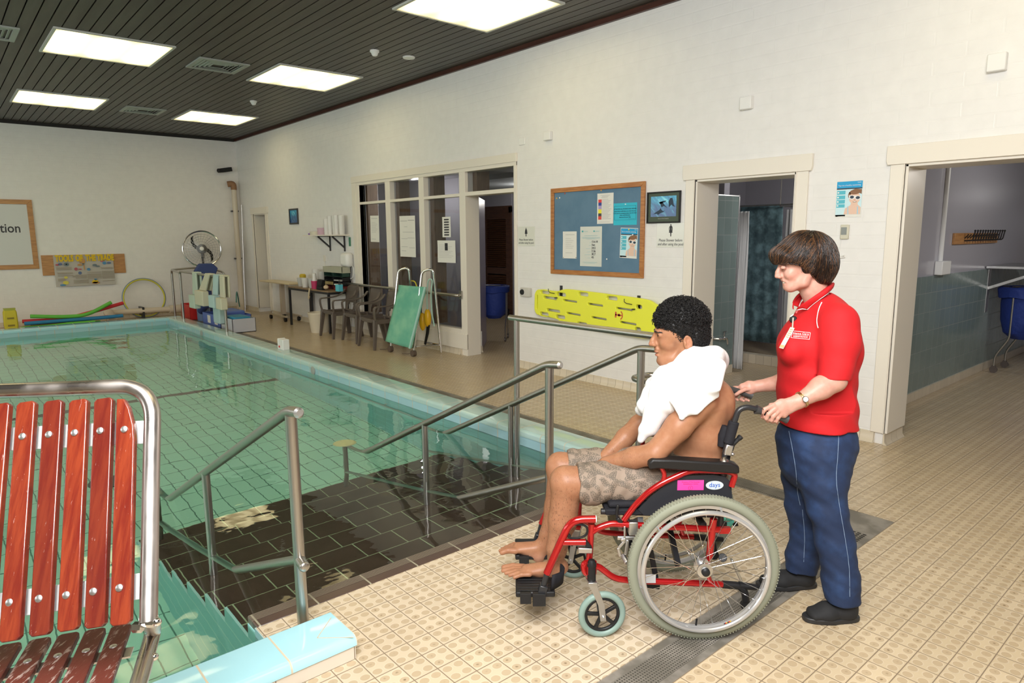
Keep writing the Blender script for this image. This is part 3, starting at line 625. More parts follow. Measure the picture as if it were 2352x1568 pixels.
# water
M_WATER = bpy.data.materials.new('pool_water'); M_WATER.use_nodes = True; N = NT(M_WATER)
N.b.inputs['Base Color'].default_value = (.86, .98, .93, 1); N.b.inputs['Roughness'].default_value = 0.; N.b.inputs['IOR'].default_value = 1.33; N.b.inputs['Transmission Weight'].default_value = 1.
_p = N.pos(); _sc = N.n('ShaderNodeMapping'); N.put(_sc.inputs[0], _p); _sc.inputs['Scale'].default_value = (1., .8, 1.)
_h = N.math('ADD', N.math('MULTIPLY', N.noise(_sc.outputs[0], 2.2, 2., .5), 1.), N.math('MULTIPLY', N.noise(_sc.outputs[0], 9., 2., .5), .12)); N.bump(_h, .22, .035)
b = MB(); V = [(PX0, PY0, ZW), (PX1, PY0, ZW), (PX1, PYS, ZW), (PXS-.001, PYS, ZW), (PXS-.001, PY1, ZW), (PX0, PY1, ZW)]
b.add(V, [(0, 1, 2, 3, 4, 5)]); wt = b.build('pool_water', M_WATER, smooth=False, fixn=False); tag(wt, 'still green-blue water filling the swimming pool', 'water'); wt['kind'] = 'stuff'
# ------------------------------------------------------------------ stainless handrails
RR = .0215
def zrail(x, top=.945, x0=-2.515): return top+(x-x0)*.478
def stair_rail(y, label, base_x, disc, low_knob, xt=-2.435):
    t = thing('handrail', (base_x, y, 0), label, 'handrail'); org = (base_x, y, 0)
    b = MB(); xe = -4.93; b.tube(fillet([(xt, y, .955), (-2.53, y, .945), (-4.55, y, zrail(-4.55)), (-4.72, y, -.10), (xe, y, -.10)], .05, 6), RR, 16); b.build('top_rail', M_STEEL, parent=t, org=org)
    b = MB(); b.tube([(-2.515, y, .93), (-2.515, y, .0)], RR*1.08, 16); b.lathe([(.045, 0), (.045, .012), (.036, .022), (.025, .024)], (-2.515, y, 0), 20); b.build('post', M_STEEL, parent=t, org=org)
    b = MB(); b.tube([(-3.73, y, zrail(-3.73)), (-3.73, y, -.45)], RR, 16); pass; b.build('post', M_STEEL, parent=t, org=org)
    b = MB(); b.tube([(xe, y, -.10), (xe, y, -1.06)], RR*.95, 14); b.build('post', M_STEEL, parent=t, org=org)
    b = MB(); b.tube([(-2.5, y, .33), (-4.93, y, -.76)], RR*.95, 14); b.build('lower_rail', M_STEEL, parent=t, org=org)
    if low_knob:
        b = MB(); b.cyl((-2.515, y+.0, .325), (-2.44, y-.012, .325), .0215); b.ball((-2.44, y-.012, .325), (.012, .0215, .0215)); b.build('rail_end', M_STEEL, parent=t, org=org)
    b = MB(); b.cyl((xt, y, .955), (xt+.01, y, .956), RR*1.0, RR*.6, 16); b.build('end_cap', M_ALU, parent=t, org=org)
    if disc:
        b = MB(); b.lathe([(.0, 0), (.085, 0), (.095, .012), (.085, .026), (0, .028)], (xe, y, -.082), 28); b.build('float_disc', principled('yellowed_foam', (.72, .66, .30), .6), parent=t, org=org)
    return t
stair_rail(1.016, 'steel handrail into the pool nearest the camera, its foot beside the blue coping', -2.515, False, True)
stair_rail(2.43, 'middle steel handrail down the pool steps, a foam disc on its underwater end', -2.515, True, False)
stair_rail(3.20, 'steel handrail down the pool steps ending level with the seated man\'s mouth', -2.515, False, False, -2.36)
t = thing('handrail', (-3.69, 3.21, 0), 'tall level handrail over the pool edge in front of the yellow rescue board', 'handrail'); org = (-3.69, 3.21, 0)
b = MB(); b.tube([(-3.765, 3.23, 1.022), (-2.22, 3.20, 1.030)], RR, 16); b.build('top_rail', M_STEEL, parent=t, org=org)
b = MB(); b.tube([(-3.69, 3.23, 1.01), (-3.69, 3.225, -.45)], RR, 16); b.build('post', M_STEEL, parent=t, org=org)
b = MB(); b.tube([(-2.27, 3.20, 1.02), (-2.27, 3.20, 0)], RR, 16); b.build('post', M_STEEL, parent=t, org=org)
b = MB(); b.tube(fillet([(-2.50, 3.245, .735), (-2.63, 3.25, .735), (-2.63, 3.42, .735), (-2.30, 3.52, .735), (-2.30, 3.52, .09)], .06), RR*.9, 14)
tag(b.build('handrail', M_STEEL, org=(-2.30, 3.52, .09)), 'looped steel rail end just below the seated man\'s chin', 'handrail')

# ------------------------------------------------------------------ notice board and pictures on the right wall
X_, Z_, NW = (1, 0, 0), (0, 0, 1), (0, -1, 0)
def frame_obj(name, x0, x1, z0, z1, fw, mat_f, mat_b, label, cat, dep=.022, y=YR):
    t = thing(name, ((x0+x1)/2, y, (z0+z1)/2), label, cat); o = ((x0+x1)/2, y, (z0+z1)/2)
    b = MB()
    for P in ([(x0, z0), (x1, z0), (x1-fw, z0+fw), (x0+fw, z0+fw)], [(x1, z0), (x1, z1), (x1-fw, z1-fw), (x1-fw, z0+fw)], [(x1, z1), (x0, z1), (x0+fw, z1-fw), (x1-fw, z1-fw)], [(x0, z1), (x0, z0), (x0+fw, z0+fw), (x0+fw, z1-fw)]):
        b.prism(P, -dep, (0, y-.001, 0))
    b.build('frame', mat_f, parent=t, org=o, bevel=.003)
    b = MB(); b.box(x0+fw, x1-fw, y-.009, y-.001, z0+fw, z1-fw); b.build('board', mat_b, parent=t, org=o, smooth=False)
    return t
M_FELT = principled('blue_felt', (.115, .215, .32), .9); N = NT(M_FELT)
N.base(N.mix(N.smooth(N.noise(N.pos(), 5., 4.), .35, .7), (.125, .225, .33), (.10, .195, .295)))
frame_obj('notice_board', -5.612, -4.276, 1.187, 2.146, .05, M_OAK, M_FELT, 'large blue felt notice board with varnished wood frame on the white wall', 'notice board')
def sheet(name, x0, x1, z0, z1, y, mats, label, cat, lines, tilt=0., dx=0., parent=None):
    """paper with print: lines = list of (slot, u0, u1, v0, v1) rectangles in 0..1 page units, or text tuples"""
    c = ((x0+x1)/2, y, (z0+z1)/2); W, H = x1-x0, z1-z0; ct, st = math.cos(tilt), math.sin(tilt)
    X = np.array((ct, 0, st)); Y = np.array((-st, 0, ct)); b = MB(); n = 6; V = []; F = []
    for i in range(n+1):
        for j in range(n+1):
            u, v = i/n-.5, j/n-.5; V.append(np.array(c)+X*u*W+Y*v*H+np.array((0, -.0012-.0025*abs(math.sin(3*v+u))*dx, 0)))
    for i in range(n):
        for j in range(n): a = i*(n+1)+j; F.append((a, a+n+1, a+n+2, a+1))
    b.add(V, F)
    for ln in lines:
        s = ln[0]
        if isinstance(ln[1], str):
            _, tx, u, v, sz, al = ln; text_mesh(b, tx, sz, np.array(c)+X*(u-.5)*W+Y*(v-.5)*H+np.array((0, -.0042, 0)), X, Y, .0006, al, s)
        else:
            _, u0, u1, v0, v1 = ln; P = [np.array(c)+X*(u-.5)*W+Y*(v-.5)*H+np.array((0, -.0040, 0)) for u, v in ((u0, v0), (u1, v0), (u1, v1), (u0, v1))]
            b.cur = s; b.add(P, [(0, 1, 2, 3)]); b.cur = 0
    o = b.build(name, mats, org=c, smooth=False, fixn=False)
    md = o.modifiers.new('s', 'SOLIDIFY'); md.thickness = .0006; md.offset = 0
    return tag(o, label, cat)
def c_(*a): return principled('print_%02x%02x%02x' % tuple(int(255*q) for q in a), a, .5)
YB = YR-.009
bx = lambda px, py: ((px/6.271+1255), (py/6.272+400))
def wpos(px, py, y=YR):
    d = (px-1176)/FPX*CR-(py-784)/FPX*CU+CF; t = y/d[1]; P = np.array([0, 0, CH])+t*d; return P[0], P[2]
def wrect(a, b_, f, y=YR):
    (xa, za), (xb, zb) = wpos(*f(*a), y), wpos(*f(*b_), y); return min(xa, xb), max(xa, xb), min(za, zb), max(za, zb)
tl = lambda n, u0=.12, u1=.88, v0=.86, dv=.045, s=1: [(s, u0, u0+(u1-u0)*(.6+.4*((i*37) % 10)/10), v0-dv*i-.010, v0-dv*i) for i in range(n)]
r = wrect((240, 825), (437, 1215), bx, YB); sheet('pinned_notice', *r, YB, [M_PAPER, M_GREYINK, M_BLACK], 'small curled typed notice pinned lowest left on the blue board', 'notice', [(1, .2, .85, .87, .885)]+tl(6, .2, .85, .74, .07)+[(1, .2, .7, .2, .212), (2, .94, .99, .02, .045), (2, .02, .07, .02, .04)], dx=1.)
M_PGREEN = principled('laminated_pale_green', (.66, .68, .62), .25)
r = wrect((490, 756), (795, 1333), bx, YB); M_TL = c_(.05, .40, .42); M_TLP = c_(.45, .60, .60)
hw = [('26. 5. 18', .80), ('Peter', .70), ('34.5', .615), ('7.30', .53), ('30.7', .46), ('95', .365)]
sheet('pinned_notice', *r, YB, [M_PGREEN, M_TLP, M_INK, M_TL], 'tall laminated pale green record sheet with handwriting, centre of the blue board', 'notice',
      [(3, .08, .15, .86, .90), (1, .18, .35, .87, .885), (3, .62, .68, .865, .90), (1, .70, .88, .87, .89), (1, .2, .8, .768, .78), (1, .1, .92, .725, .735), (1, .1, .92, .705, .715), (1, .3, .7, .685, .695),
       (1, .45, .53, .605, .614), (1, .42, .53, .525, .534), (1, .28, .5, .445, .454), (1, .34, .5, .365, .374), (1, .22, .5, .29, .299), (1, .36, .5, .21, .219), (1, .15, .8, .10, .11), (1, .2, .7, .075, .085),
       (2, '12.6.18', .54, .60, .030, 'LEFT'), (2, '7am', .54, .52, .03, 'LEFT'), (2, '34.5', .54, .44, .034, 'LEFT'), (2, '7.36', .54, .36, .034, 'LEFT'), (2, '30.7', .54, .285, .034, 'LEFT'), (2, '45', .54, .205, .034, 'LEFT')])
r = wrect((736, 280), (962, 710), bx, YB)
cols = [c_(.75, .05, .05), c_(.03, .06, .32), c_(.42, .34, .60), c_(.85, .78, .05), c_(.06, .06, .07), c_(.72, .07, .05)]
sheet('pinned_notice', *r, YB, [M_PAPER, M_GREYINK]+cols, 'white emergency code sheet with a column of coloured squares, top of the blue board', 'notice',
      [(2, .08, .28, .70, .80), (3, .08, .28, .60, .70), (4, .08, .28, .48, .60), (5, .08, .28, .345, .48), (6, .08, .28, .25, .345), (7, .08, .28, .14, .25), (1, .2, .8, .925, .935), (1, .3, .7, .89, .90), (1, .25, .65, .855, .865)]+tl(15, .33, .92, .80, .045)+[(1, .15, .8, .055, .063)])
r = wrect((972, 422), (1302, 728), bx, YB)
sheet('pinned_notice', *r, YB, [c_(.03, .50, .66), c_(.02, .10, .16), M_WHITE], 'bright turquoise paper notice pinned at the upper right of the blue board', 'notice',
      [(1, .03, .96, .865, .872), (1, .03, .96, .235, .242), (1, .03, .037, .235, .872), (1, .953, .96, .235, .872), (1, 'ATTENTION ALL PATIENTS AND VISITORS', .5, .71, .0155, 'CENTER'), (1, 'please inform staff before you enter the pool', .5, .61, .0155, 'CENTER'),
       (1, 'in the case of an emergency please leave the water', .5, .52, .0145, 'CENTER'), (1, 'follow staff directions', .5, .43, .0155, 'CENTER'), (1, 'thank you for your help', .5, .34, .0155, 'CENTER'), (1, .65, .93, .275, .282), (2, .49, .54, .92, .96)])
def poster_print(W=1.):
    return [(1, .02, .98, .80, .98), (2, .02, .98, .765, .80), (4, .02, .40, .03+.0, .76), (3, .04, .36, .63, .73), (3, .04, .36, .50, .60), (3, .04, .36, .38, .48), (3, .04, .36, .27, .36),
            (5, .06, .12, .66, .70), (5, .06, .12, .53, .57), (5, .06, .12, .41, .45), (5, .06, .12, .30, .34), (4, .40, .98, .08, .77), (0, .02, .98, .0, .07), (2, .04, .12, .02, .04)]
def goggles_poster(name, r, y, label, tilt):
    """swimming safety poster: blue header, list boxes, child in white sunglasses"""
    x0, x1, z0, z1 = r; c = ((x0+x1)/2, y, (z0+z1)/2); W, H = x1-x0, z1-z0; ct, st = math.cos(tilt), math.sin(tilt); X = np.array((ct, 0, st)); Y = np.array((-st, 0, ct))
    mats = [M_PAPER, c_(.02, .36, .68), c_(.03, .05, .08), c_(.10, .50, .62), c_(.60, .82, .88), M_WHITE, c_(.80, .56, .44), c_(.25, .12, .06), c_(.70, .45, .36), c_(.45, .62, .72)]
    b = MB(); P = lambda u, v, k: np.array(c)+X*(u-.5)*W+Y*(v-.5)*H+np.array((0, -.002-.0004*k, 0))
    def poly(s, pts, k): b.cur = s; b.add([P(u, v, k) for u, v in pts], [tuple(range(len(pts)))])
    def rc(s, u0, u1, v0, v1, k): poly(s, [(u0, v0), (u1, v0), (u1, v1), (u0, v1)], k)
    def el(s, u, v, a, e, k, t0=0., t1=2*PI, n=20): poly(s, [(u+a*math.cos(t), v+e*math.sin(t)) for t in np.linspace(t0, t1, n, endpoint=t1 < 6)], k)
    rc(0, 0, 1, 0, 1, 0)
    for ln in poster_print(): rc(*ln, 1 if ln[0] != 5 else 3) if ln[0] != 3 else rc(*ln, 2)
    poly(6, [(.34, .08), (.97, .08), (.97, .26), (.86, .33), (.83, .42), (.60, .40), (.58, .33), (.38, .24)], 3)    # shoulders
    poly(7, [(.97, .62), (.97, .75), (.72, .77), (.55, .72), (.48, .58), (.60, .62), (.80, .68)], 3)                  # hair
    el(6, .72, .52, .21, .165, 4); el(7, .70, .67, .20, .055, 5); el(7, .52, .60, .05, .08, 5)
    poly(5, [(.50, .60), (.94, .57), (.95, .475), (.80, .465), (.72, .51), (.64, .48), (.52, .50)], 6)                 # white frames
    el(2, .62, .545, .075, .040, 7); el(2, .84, .525, .080, .040, 7); el(8, .73, .47, .035, .03, 6); el(7, .73, .415, .075, .016, 6); el(5, .73, .418, .055, .009, 7)
    poly(9, [(.48, .08), (.53, .08), (.50, .30), (.46, .29)], 5); poly(9, [(.84, .08), (.89, .08), (.87, .28), (.83, .30)], 5)
    o = b.build(name, mats, org=c, smooth=False, fixn=False); bb = MB(); text_mesh(bb, 'Tips to a healthy swimming', H*.055, P(.07, .855, 4), X, Y, .0004, 'LEFT'); text_mesh(bb, 'health', H*.04, P(.80, .93, 4), X, Y, .0004, 'LEFT'); bb.build('headline', M_WHITE, parent=o, org=c, smooth=False)
    return tag(o, label, 'poster')
goggles_poster('poster', wrect((1068, 775), (1308, 1212), bx, YB), YB, 'small poster of a child in white sunglasses pinned on the blue board', -.035)
goggles_poster('poster', (-2.412, -2.212, 1.745, 2.024), YR, 'poster of a child in white sunglasses on the wall above the thermometer', .0)
for k, (px, py, col_) in enumerate([(790, 232, (.75, .35, .05)), (150, 347, (.75, .4, .05)), (192, 340, (.8, .8, .8)), (268, 277, (.5, .1, .05)), (870, 1222, (.8, .8, .8)), (1192, 797, (.8, .6, .1)), (1247, 872, (.8, .8, .8))]):
    x, z = wpos(*bx(px, py), YB); b = MB(); b.lathe([(.0085, 0), (.008, .004), (0, .006)], (x, YB-(.003 if k > 4 else 0), z), 10, (0, -1, 0))
    tag(b.build('drawing_pin', c_(*col_), org=(x, YB, z)), ['orange drawing pin at the top edge of the blue board', 'orange drawing pin near the upper left corner of the blue board', 'white drawing pin near the upper left corner of the blue board', 'dark red drawing pin high on the left of the blue board', 'white drawing pin low in the bare right part of the blue board', 'yellow drawing pin holding the top of the sunglasses poster', 'white drawing pin in the header of the sunglasses poster'][k], 'drawing pin', 'drawing pins in the blue board')
# framed dolphin picture (a plain underwater stand-in)
M_UW = principled('underwater_print', (.02, .3, .5), .15); N = NT(M_UW); x, y, z = N.sep(N.obj())
_n = N.noise(N.comb(N.math('ADD', x, z), N.math('MULTIPLY', N.math('SUBTRACT', x, z), .3)), 16., 3.)
N.base(N.mix(N.smooth(N.math('ADD', N.math('MULTIPLY', z, 2.2), _n), .30, .80), (.005, .08, .26), N.mix(N.smooth(_n, .5, .72), (.01, .33, .56), (.20, .72, .84))))
t = thing('framed_picture', (-4.052, YR, 1.883), 'framed underwater picture of a diver and dolphins beside the blue notice board', 'picture'); o_ = (-4.052, YR, 1.883)
b = MB(); x0, x1, z0, z1, fw = -4.249, -3.857, 1.733, 2.034, .013
b.box(x0, x1, YR-.022, YR-.001, z0, z0+fw); b.box(x0, x1, YR-.022, YR-.001, z1-fw, z1); b.box(x0, x0+fw, YR-.022, YR-.001, z0+fw, z1-fw); b.box(x1-fw, x1, YR-.022, YR-.001, z0+fw, z1-fw); b.build('frame', M_BLACK, parent=t, org=o_, bevel=.002)
b = MB(); b.box(x0+fw, x1-fw, YR-.010, YR-.001, z0+fw, z1-fw); b.build('mount', principled('dark_green_mount', (.07, .095, .065), .6), parent=t, org=o_, smooth=False)
b = MB(); b.box(-4.205, -3.905, YR-.0115, YR-.010, 1.795, 1.990); pc = b.build('print', M_UW, parent=t, org=o_, smooth=False)
b = MB(); PP = lambda s: [(-4.205+.30*u, 1.795+.195*v) for u, v in s]
for s in ([(.10, .12), (.22, .24), (.34, .32), (.40, .42), (.42, .33), (.50, .27), (.56, .30), (.50, .22), (.38, .17), (.30, .09), (.26, .15), (.14, .14)], [(.72, .45), (.70, .72), (.76, .88), (.84, .90), (.88, .74), (.90, .56), (.96, .46), (.86, .50), (.82, .58), (.78, .52)],
          [(.38, .62), (.46, .66), (.60, .74), (.62, .78), (.50, .73), (.47, .70), (.56, .55), (.66, .42), (.60, .46), (.52, .52), (.44, .46), (.40, .54), (.36, .70), (.33, .72), (.34, .66)]):
    b.prism(PP(s), -.0008, (0, YR-.0116, 0))
b.build('silhouette', principled('silhouette_ink', (.008, .03, .06), .4), parent=t, org=o_, smooth=False)
b = MB(); text_mesh(b, 'Dance of the Dolphins', .014, (-4.052, YR-.0108, 1.772), X_, Z_, .0005, 'CENTER'); b.build('caption', M_GREYINK, parent=t, org=o_, smooth=False)
# shower signs (man and woman pictograms)
def shower_sign(x0, x1, z0, z1, woman, label):
    c = ((x0+x1)/2, YR, (z0+z1)/2); W = x1-x0; H = z1-z0; b = MB(); b.box(x0, x1, YR-.004, YR, z0, z1); xm = c[0]; k = H
    o = b.build('shower_sign', principled('clear_acrylic_sign', (.72, .73, .66), .15), org=c, bevel=.001)
    b = MB(); Y0 = YR-.0042; zt = z1-.06*k
    b.lathe([(.030*k, 0), (.03*k, .001), (0, .001)], (xm, Y0, zt-.03*k), 16, (0, -1, 0)); zb = zt-.065*k
    if woman: pl_ = [[(-.05, 0), (.05, 0), (.095, -.10), (.085, -.20), (.065, -.20), (.07, -.11), (.045, -.06), (.05, -.15), (.09, -.27), (.03, -.29), (.028, -.42), (-.012, -.44), (-.02, -.29), (-.09, -.27), (-.05, -.15), (-.045, -.06), (-.07, -.11), (-.065, -.20), (-.085, -.20), (-.095, -.10)]]
    else: pl_ = [[(-.05, 0), (.05, 0), (.085, -.12), (.10, -.25), (.03, -.25), (.03, -.38), (-.03, -.38), (-.03, -.25), (-.10, -.25), (-.085, -.12)]]
    for P in pl_: b.prism([(xm+u*k, zb+v*k) for u, v in P], -.0008, (0, Y0, 0))
    text_mesh(b, 'Please Shower before', W*.112, (xm, YR-.005, z0+H*(.24 if woman else .28)), X_, Z_, .0006, 'CENTER', sx=.84); text_mesh(b, 'and after using the pool', W*.112, (xm, YR-.005, z0+H*(.08 if woman else .12)), X_, Z_, .0006, 'CENTER', sx=.84)
    b.build('lettering', M_INK, parent=o, org=c, smooth=False); return tag(o, label, 'sign')
shower_sign(-6.20, -5.90, 1.50, 1.73, False, 'small clear shower sign with a black figure left of the blue notice board')
shower_sign(-4.13, -3.80, 1.500, 1.735, True, 'small clear shower sign with a black woman figure under the dolphin picture')
# sockets, sensors
def small_box(name, x0, x1, z0, z1, d, label, cat, mat=None):
    b = MB(); b.box(x0, x1, YR-d, YR, z0, z1); return tag(b.build(name, mat or M_WHITE, org=((x0+x1)/2, YR, (z0+z1)/2), bevel=.006), label, cat)
g_ = small_box('power_socket', -6.118, -5.955, .895, 1.0, .045, 'grey weatherproof socket box on the wall left of the yellow board', 'socket', principled('socket_grey', (.60, .58, .53), .4))
b = MB(); b.lathe([(.034, 0), (.032, .012), (0, .014)], (-6.08, YR-.045, .948), 20, (0, -1, 0)); b.build('socket_cap', M_BLACK, parent=g_, org=(-6.0365, YR, .9475))
for (x0, x1, z0, z1, d, lb) in ((-1.468, -1.362, 2.662, 2.775, .05, 'pale grey sensor box high on the wall at the top right'), (-3.262, -3.155, 2.674, 2.779, .05, 'white sensor box high on the wall above the middle doorway'), (-5.704, -5.60, 2.683, 2.777, .05, 'white sensor box above the left end of the notice board'), (-6.166, -6.055, 2.679, 2.766, .012, 'flat white cover plate above the glazed screen corner')):
    small_box('wall_sensor', x0, x1, z0, z1, d, lb, 'sensor')
th = small_box('wall_thermometer', -2.354, -2.290, 1.576, 1.688, .022, 'small cream digital thermometer on the wall under the poster', 'thermometer', principled('cream_plastic', (.62, .60, .48), .4)); o_ = (-2.322, YR, 1.632)
b = MB(); b.box(-2.346, -2.303, YR-.0235, YR-.022, 1.610, 1.668); b.build('display', principled('lcd_grey', (.20, .22, .20), .2), parent=th, org=o_)
b = MB(); pts = [(-2.345, YR-.01, 1.576), (-2.352, YR-.008, 1.50), (-2.358, YR-.012, 1.44)]; b.tube(catmull(pts, 5), .0015, 5); b.tube([(-2.362, YR-.012, 1.43), (-2.375, YR-.008, 1.31)], .0015, 5); b.ball((-2.376, YR-.012, 1.30), .009, 10, 7)
for q in (-1, 1): b.tube([(-2.358+q*.01, YR-.012, 1.44), (-2.358+q*.045, YR-.014, 1.452), (-2.358+q*.05, YR-.012, 1.436), (-2.358+q*.01, YR-.012, 1.432)], .006, 6)
b.build('sensor_cord', M_WHITE, parent=th, org=o_)
frame_obj('framed_picture', -12.96, -12.555, 1.875, 2.175, .03, M_BLACKM, M_UW, 'small dark-framed blue picture on the wall beside the far store door', 'picture')
# yellow rescue board hung on two black hooks
M_YEL = principled('yellow_plastic', (.84, .86, .06), .3)
def slot2(cx, cz, w, h, n=8):
    r = h/2; P = []
    for k in range(n+1): a = -PI/2+PI*k/n; P.append((cx+w/2-r+r*math.cos(a), cz+r*math.sin(a)))
    for k in range(n+1): a = PI/2+PI*k/n; P.append((cx-w/2+r+r*math.cos(a), cz+r*math.sin(a)))
    return P
def spine_board():
    Lb = 1.83; hw = lambda t: .205 if t > .42 else .165+.0*t
    out = []
    prof = [(0, .09), (.03, .135), (.10, .152), (.36, .158), (.46, .185), (.60, .198), (1.2, .202), (1.62, .198), (1.72, .175), (1.82, .13), (1.88, .09), (1.90, .05)]
    up = catmull([(x, v, 0) for x, v in prof], 4); out = [(p[0], p[1]) for p in up]+[(p[0], -p[1]) for p in reversed(up)]
    c = bpy.data.curves.new('bd', 'CURVE'); c.dimensions = '2D'; c.fill_mode = 'BOTH'; c.extrude = .012; c.bevel_depth = .008; c.bevel_resolution = 2; c.resolution_u = 1; c.offset = -.006
    polys = [out]
    for s in (-1, 1):
        for cx in (.17, .44, .78, 1.19, 1.55): polys.append(slot2(cx, s*(.128 if cx < .5 else .165 if cx < 1.5 else .115), .15 if cx < 1.5 else .08, .045))
        for cx in (.26+.0, .58, .96, 1.36): polys.append(slot2(cx+(.06 if s < 0 else 0), s*(.07), .22, .024 if cx > .3 else .034))
    polys.append([(y_*1+.045, x_) for x_, y_ in slot2(0, 0, .17, .022)])
    for P in polys:
        sp = c.splines.new('POLY'); sp.points.add(len(P)-1); sp.use_cyclic_u = True
        for i, p in enumerate(P): sp.points[i].co = (p[0], p[1], 0, 1)
    o = bpy.data.objects.new('t', c); COL.objects.link(o); me = bpy.data.meshes.new_from_object(o.evaluated_get(bpy.context.evaluated_depsgraph_get()))
    bpy.data.objects.remove(o); return me
me = spine_board(); me.materials.clear(); me.materials.append(M_YEL); me.polygons.foreach_set('use_smooth', [True]*len(me.polygons)); me.set_sharp_from_angle(angle=math.radians(40)); me.name = 'rescue_board'
yb = bpy.data.objects.new('rescue_board', me); COL.objects.link(yb)
_d = math.radians(2.3); yb.matrix_world = Matrix(((math.cos(_d), math.sin(_d), 0, -5.80), (0, 0, -1, YR-.055), (-math.sin(_d), math.cos(_d), 0, .838), (0, 0, 0, 1)))
yb.matrix_world = Matrix(((math.cos(_d), 0+math.sin(_d), 0, -5.83), (0, 0, -1, YR-.055), (-math.sin(_d), math.cos(_d), 0, .850), (0, 0, 0, 1)))
tag(yb, 'long bright yellow plastic rescue board with hand slots hanging on the wall', 'rescue board')
b = MB(); CX, CZ = 1.30, .0
for k in range(5):
    a = math.radians(-50+25*k); b.obox((CX+.045*math.cos(a), CZ+.045*math.sin(a), .0215), .010, .006, .001, (-math.sin(a), math.cos(a), 0), (math.cos(a), math.sin(a), 0), (0, 0, 1))
b.box(CX-.05, CX+.035, -.008, .008, .0205, .0225); b.box(CX-.055, CX-.035, -.03, .03, .0205, .0225); b.lathe([(.016, 0), (.016, .002), (0, .002)], (CX, 0, .0205), 12)
b.build('board_logo', principled('board_logo_red', (.62, .12, .05), .5), parent=yb, smooth=False)
for (x, z, lb) in ((-5.455, 1.02, 'left'), (-4.335, .975, 'right')):
    b = MB(); b.box(x-.02, x+.02, YR-.006, YR, z-.14, z+.035); b.bar((x, YR, z-.10), (x, YR-.10, z-.10), .026, .012); b.bar((x, YR-.10, z-.11), (x, YR-.10, z-.03), .026, .008); b.tube([(x-.01, YR-.10, z-.05), (x-.08, YR-.10, z-.045), (x-.11, YR-.10, z-.03), (x-.11, YR-.10, z+.0)], .004, 6)
    tag(b.build('board_hook', M_BLACKM, org=(x, YR, z)), 'black wall hook through the %s top slot of the yellow board' % lb, 'hook')
# ------------------------------------------------------------------ back wall
F_ = (0, 1, 0)
t = thing('sign_board', (XB, .65, 1.72), 'big white sign board reading ation in a wood frame on the back wall', 'sign'); o_ = (XB, .65, 1.72)
y0, y1, z0, z1, fw = -1.45, 1.60, 1.07, 2.36, .085
b = MB()
for P in ([(y0, z0), (y1, z0), (y1-fw, z0+fw), (y0+fw, z0+fw)], [(y1, z0), (y1, z1), (y1-fw, z1-fw), (y1-fw, z0+fw)], [(y1, z1), (y0, z1), (y0+fw, z1-fw), (y1-fw, z1-fw)], [(y0, z1), (y0, z0), (y0+fw, z0+fw), (y0+fw, z1-fw)]):
    b.prism(P, .03, (XB, 0, 0), (0, 1, 0), (0, 0, 1), (1, 0, 0))
b.build('frame', M_OAKV, parent=t, org=o_, bevel=.004)
b = MB(); b.box(XB, XB+.012, y0+fw, y1-fw, z0+fw, z1-fw); b.build('board', principled('white_signboard', (.66, .67, .66), .4), parent=t, org=o_, smooth=False)
b = MB(); text_mesh(b, 'Rehabilitation', .235, (XB+.013, 1.385, 1.757), (0, 1, 0), (0, 0, 1), .002, 'RIGHT', sx=.84, bold=.003); b.build('lettering', M_INK, parent=t, org=o_, smooth=False)
b = MB(); b.box(XB+.002, XB+.02, 1.644, 3.06, .934, 1.322); cb = b.build('pin_board', M_OAKV, org=(XB, 2.35, 1.13), bevel=.003); tag(cb, 'long brown cork strip board behind the curling swimming poster', 'pin board')
M_PGR = principled('laminated_grey_poster', (.50, .47, .42), .2)
b = MB(); V = []; F = []; n = 12
for i in range(n+1):
    for j in range(7): u, v = i/n, j/6; V.append((XB+.026+.02*(1-v)*abs(math.sin(u*5)), 1.835+1.01*u, .71+.605*v))
for i in range(n):
    for j in range(6): a = i*7+j; F.append((a, a+7, a+8, a+1))
b.add(V, F); PO = (XB+.05, 2.34, 1.0)
pt = b.build('swimming_poster', M_PGR, org=PO, fixn=False); tag(pt, 'wide laminated poster with yellow headline and small swimming drawings', 'poster')
b = MB(); xx = XB+.048; mats = [c_(.75, .50, .0), c_(.38, .33, .25), c_(.55, .28, .08), c_(.10, .15, .30), c_(.45, .10, .12), c_(.08, .25, .45), c_(.70, .62, .10), c_(.15, .20, .22), M_PAPER]
def PQ(u, v): return (1.835+1.01*u, .71+.605*v)
def rq(s, u0, u1, v0, v1): b.cur = s; (a0, b0), (a1, b1) = PQ(u0, v0), PQ(u1, v1); b.box(xx, xx+.001, a0, a1, b0, b1)
def eq(s, u, v, a, e):
    b.cur = s; cy_, cz_ = PQ(u, v); b.add([(xx+.002, cy_+1.01*a*math.cos(t_), cz_+.605*e*math.sin(t_)) for t_ in np.linspace(0, 2*PI, 16, endpoint=False)], [tuple(range(16))])
for tx, u in (('TOOLS', .03), ('OF', .36), ('THE', .53), ('TRADE', .725)):
    text_mesh(b, tx, .165, (xx+.001, 1.835+1.01*u, 1.20), (0, 1, 0), (0, 0, 1), .006, 'LEFT', 0, sx=.56, bold=.010)
for (u0, u1, v1, n_) in ((.03, .28, .62, 3), (.04, .29, .45, 2), (.04, .29, .36, 1), (.04, .16, .26, 3), (.28, .33, .34, 2), (.33, .52, .36, 4), (.29, .54, .2, 4), (.53, .77, .44, 1), (.53, .77, .38, 4), (.53, .77, .24, 1), (.77, .98, .58, 2), (.78, 1., .46, 8), (.78, .99, .14, 1)):
    for k in range(n_): rq(1, u0, u1, v1-.033*k-.02, v1-.033*k)
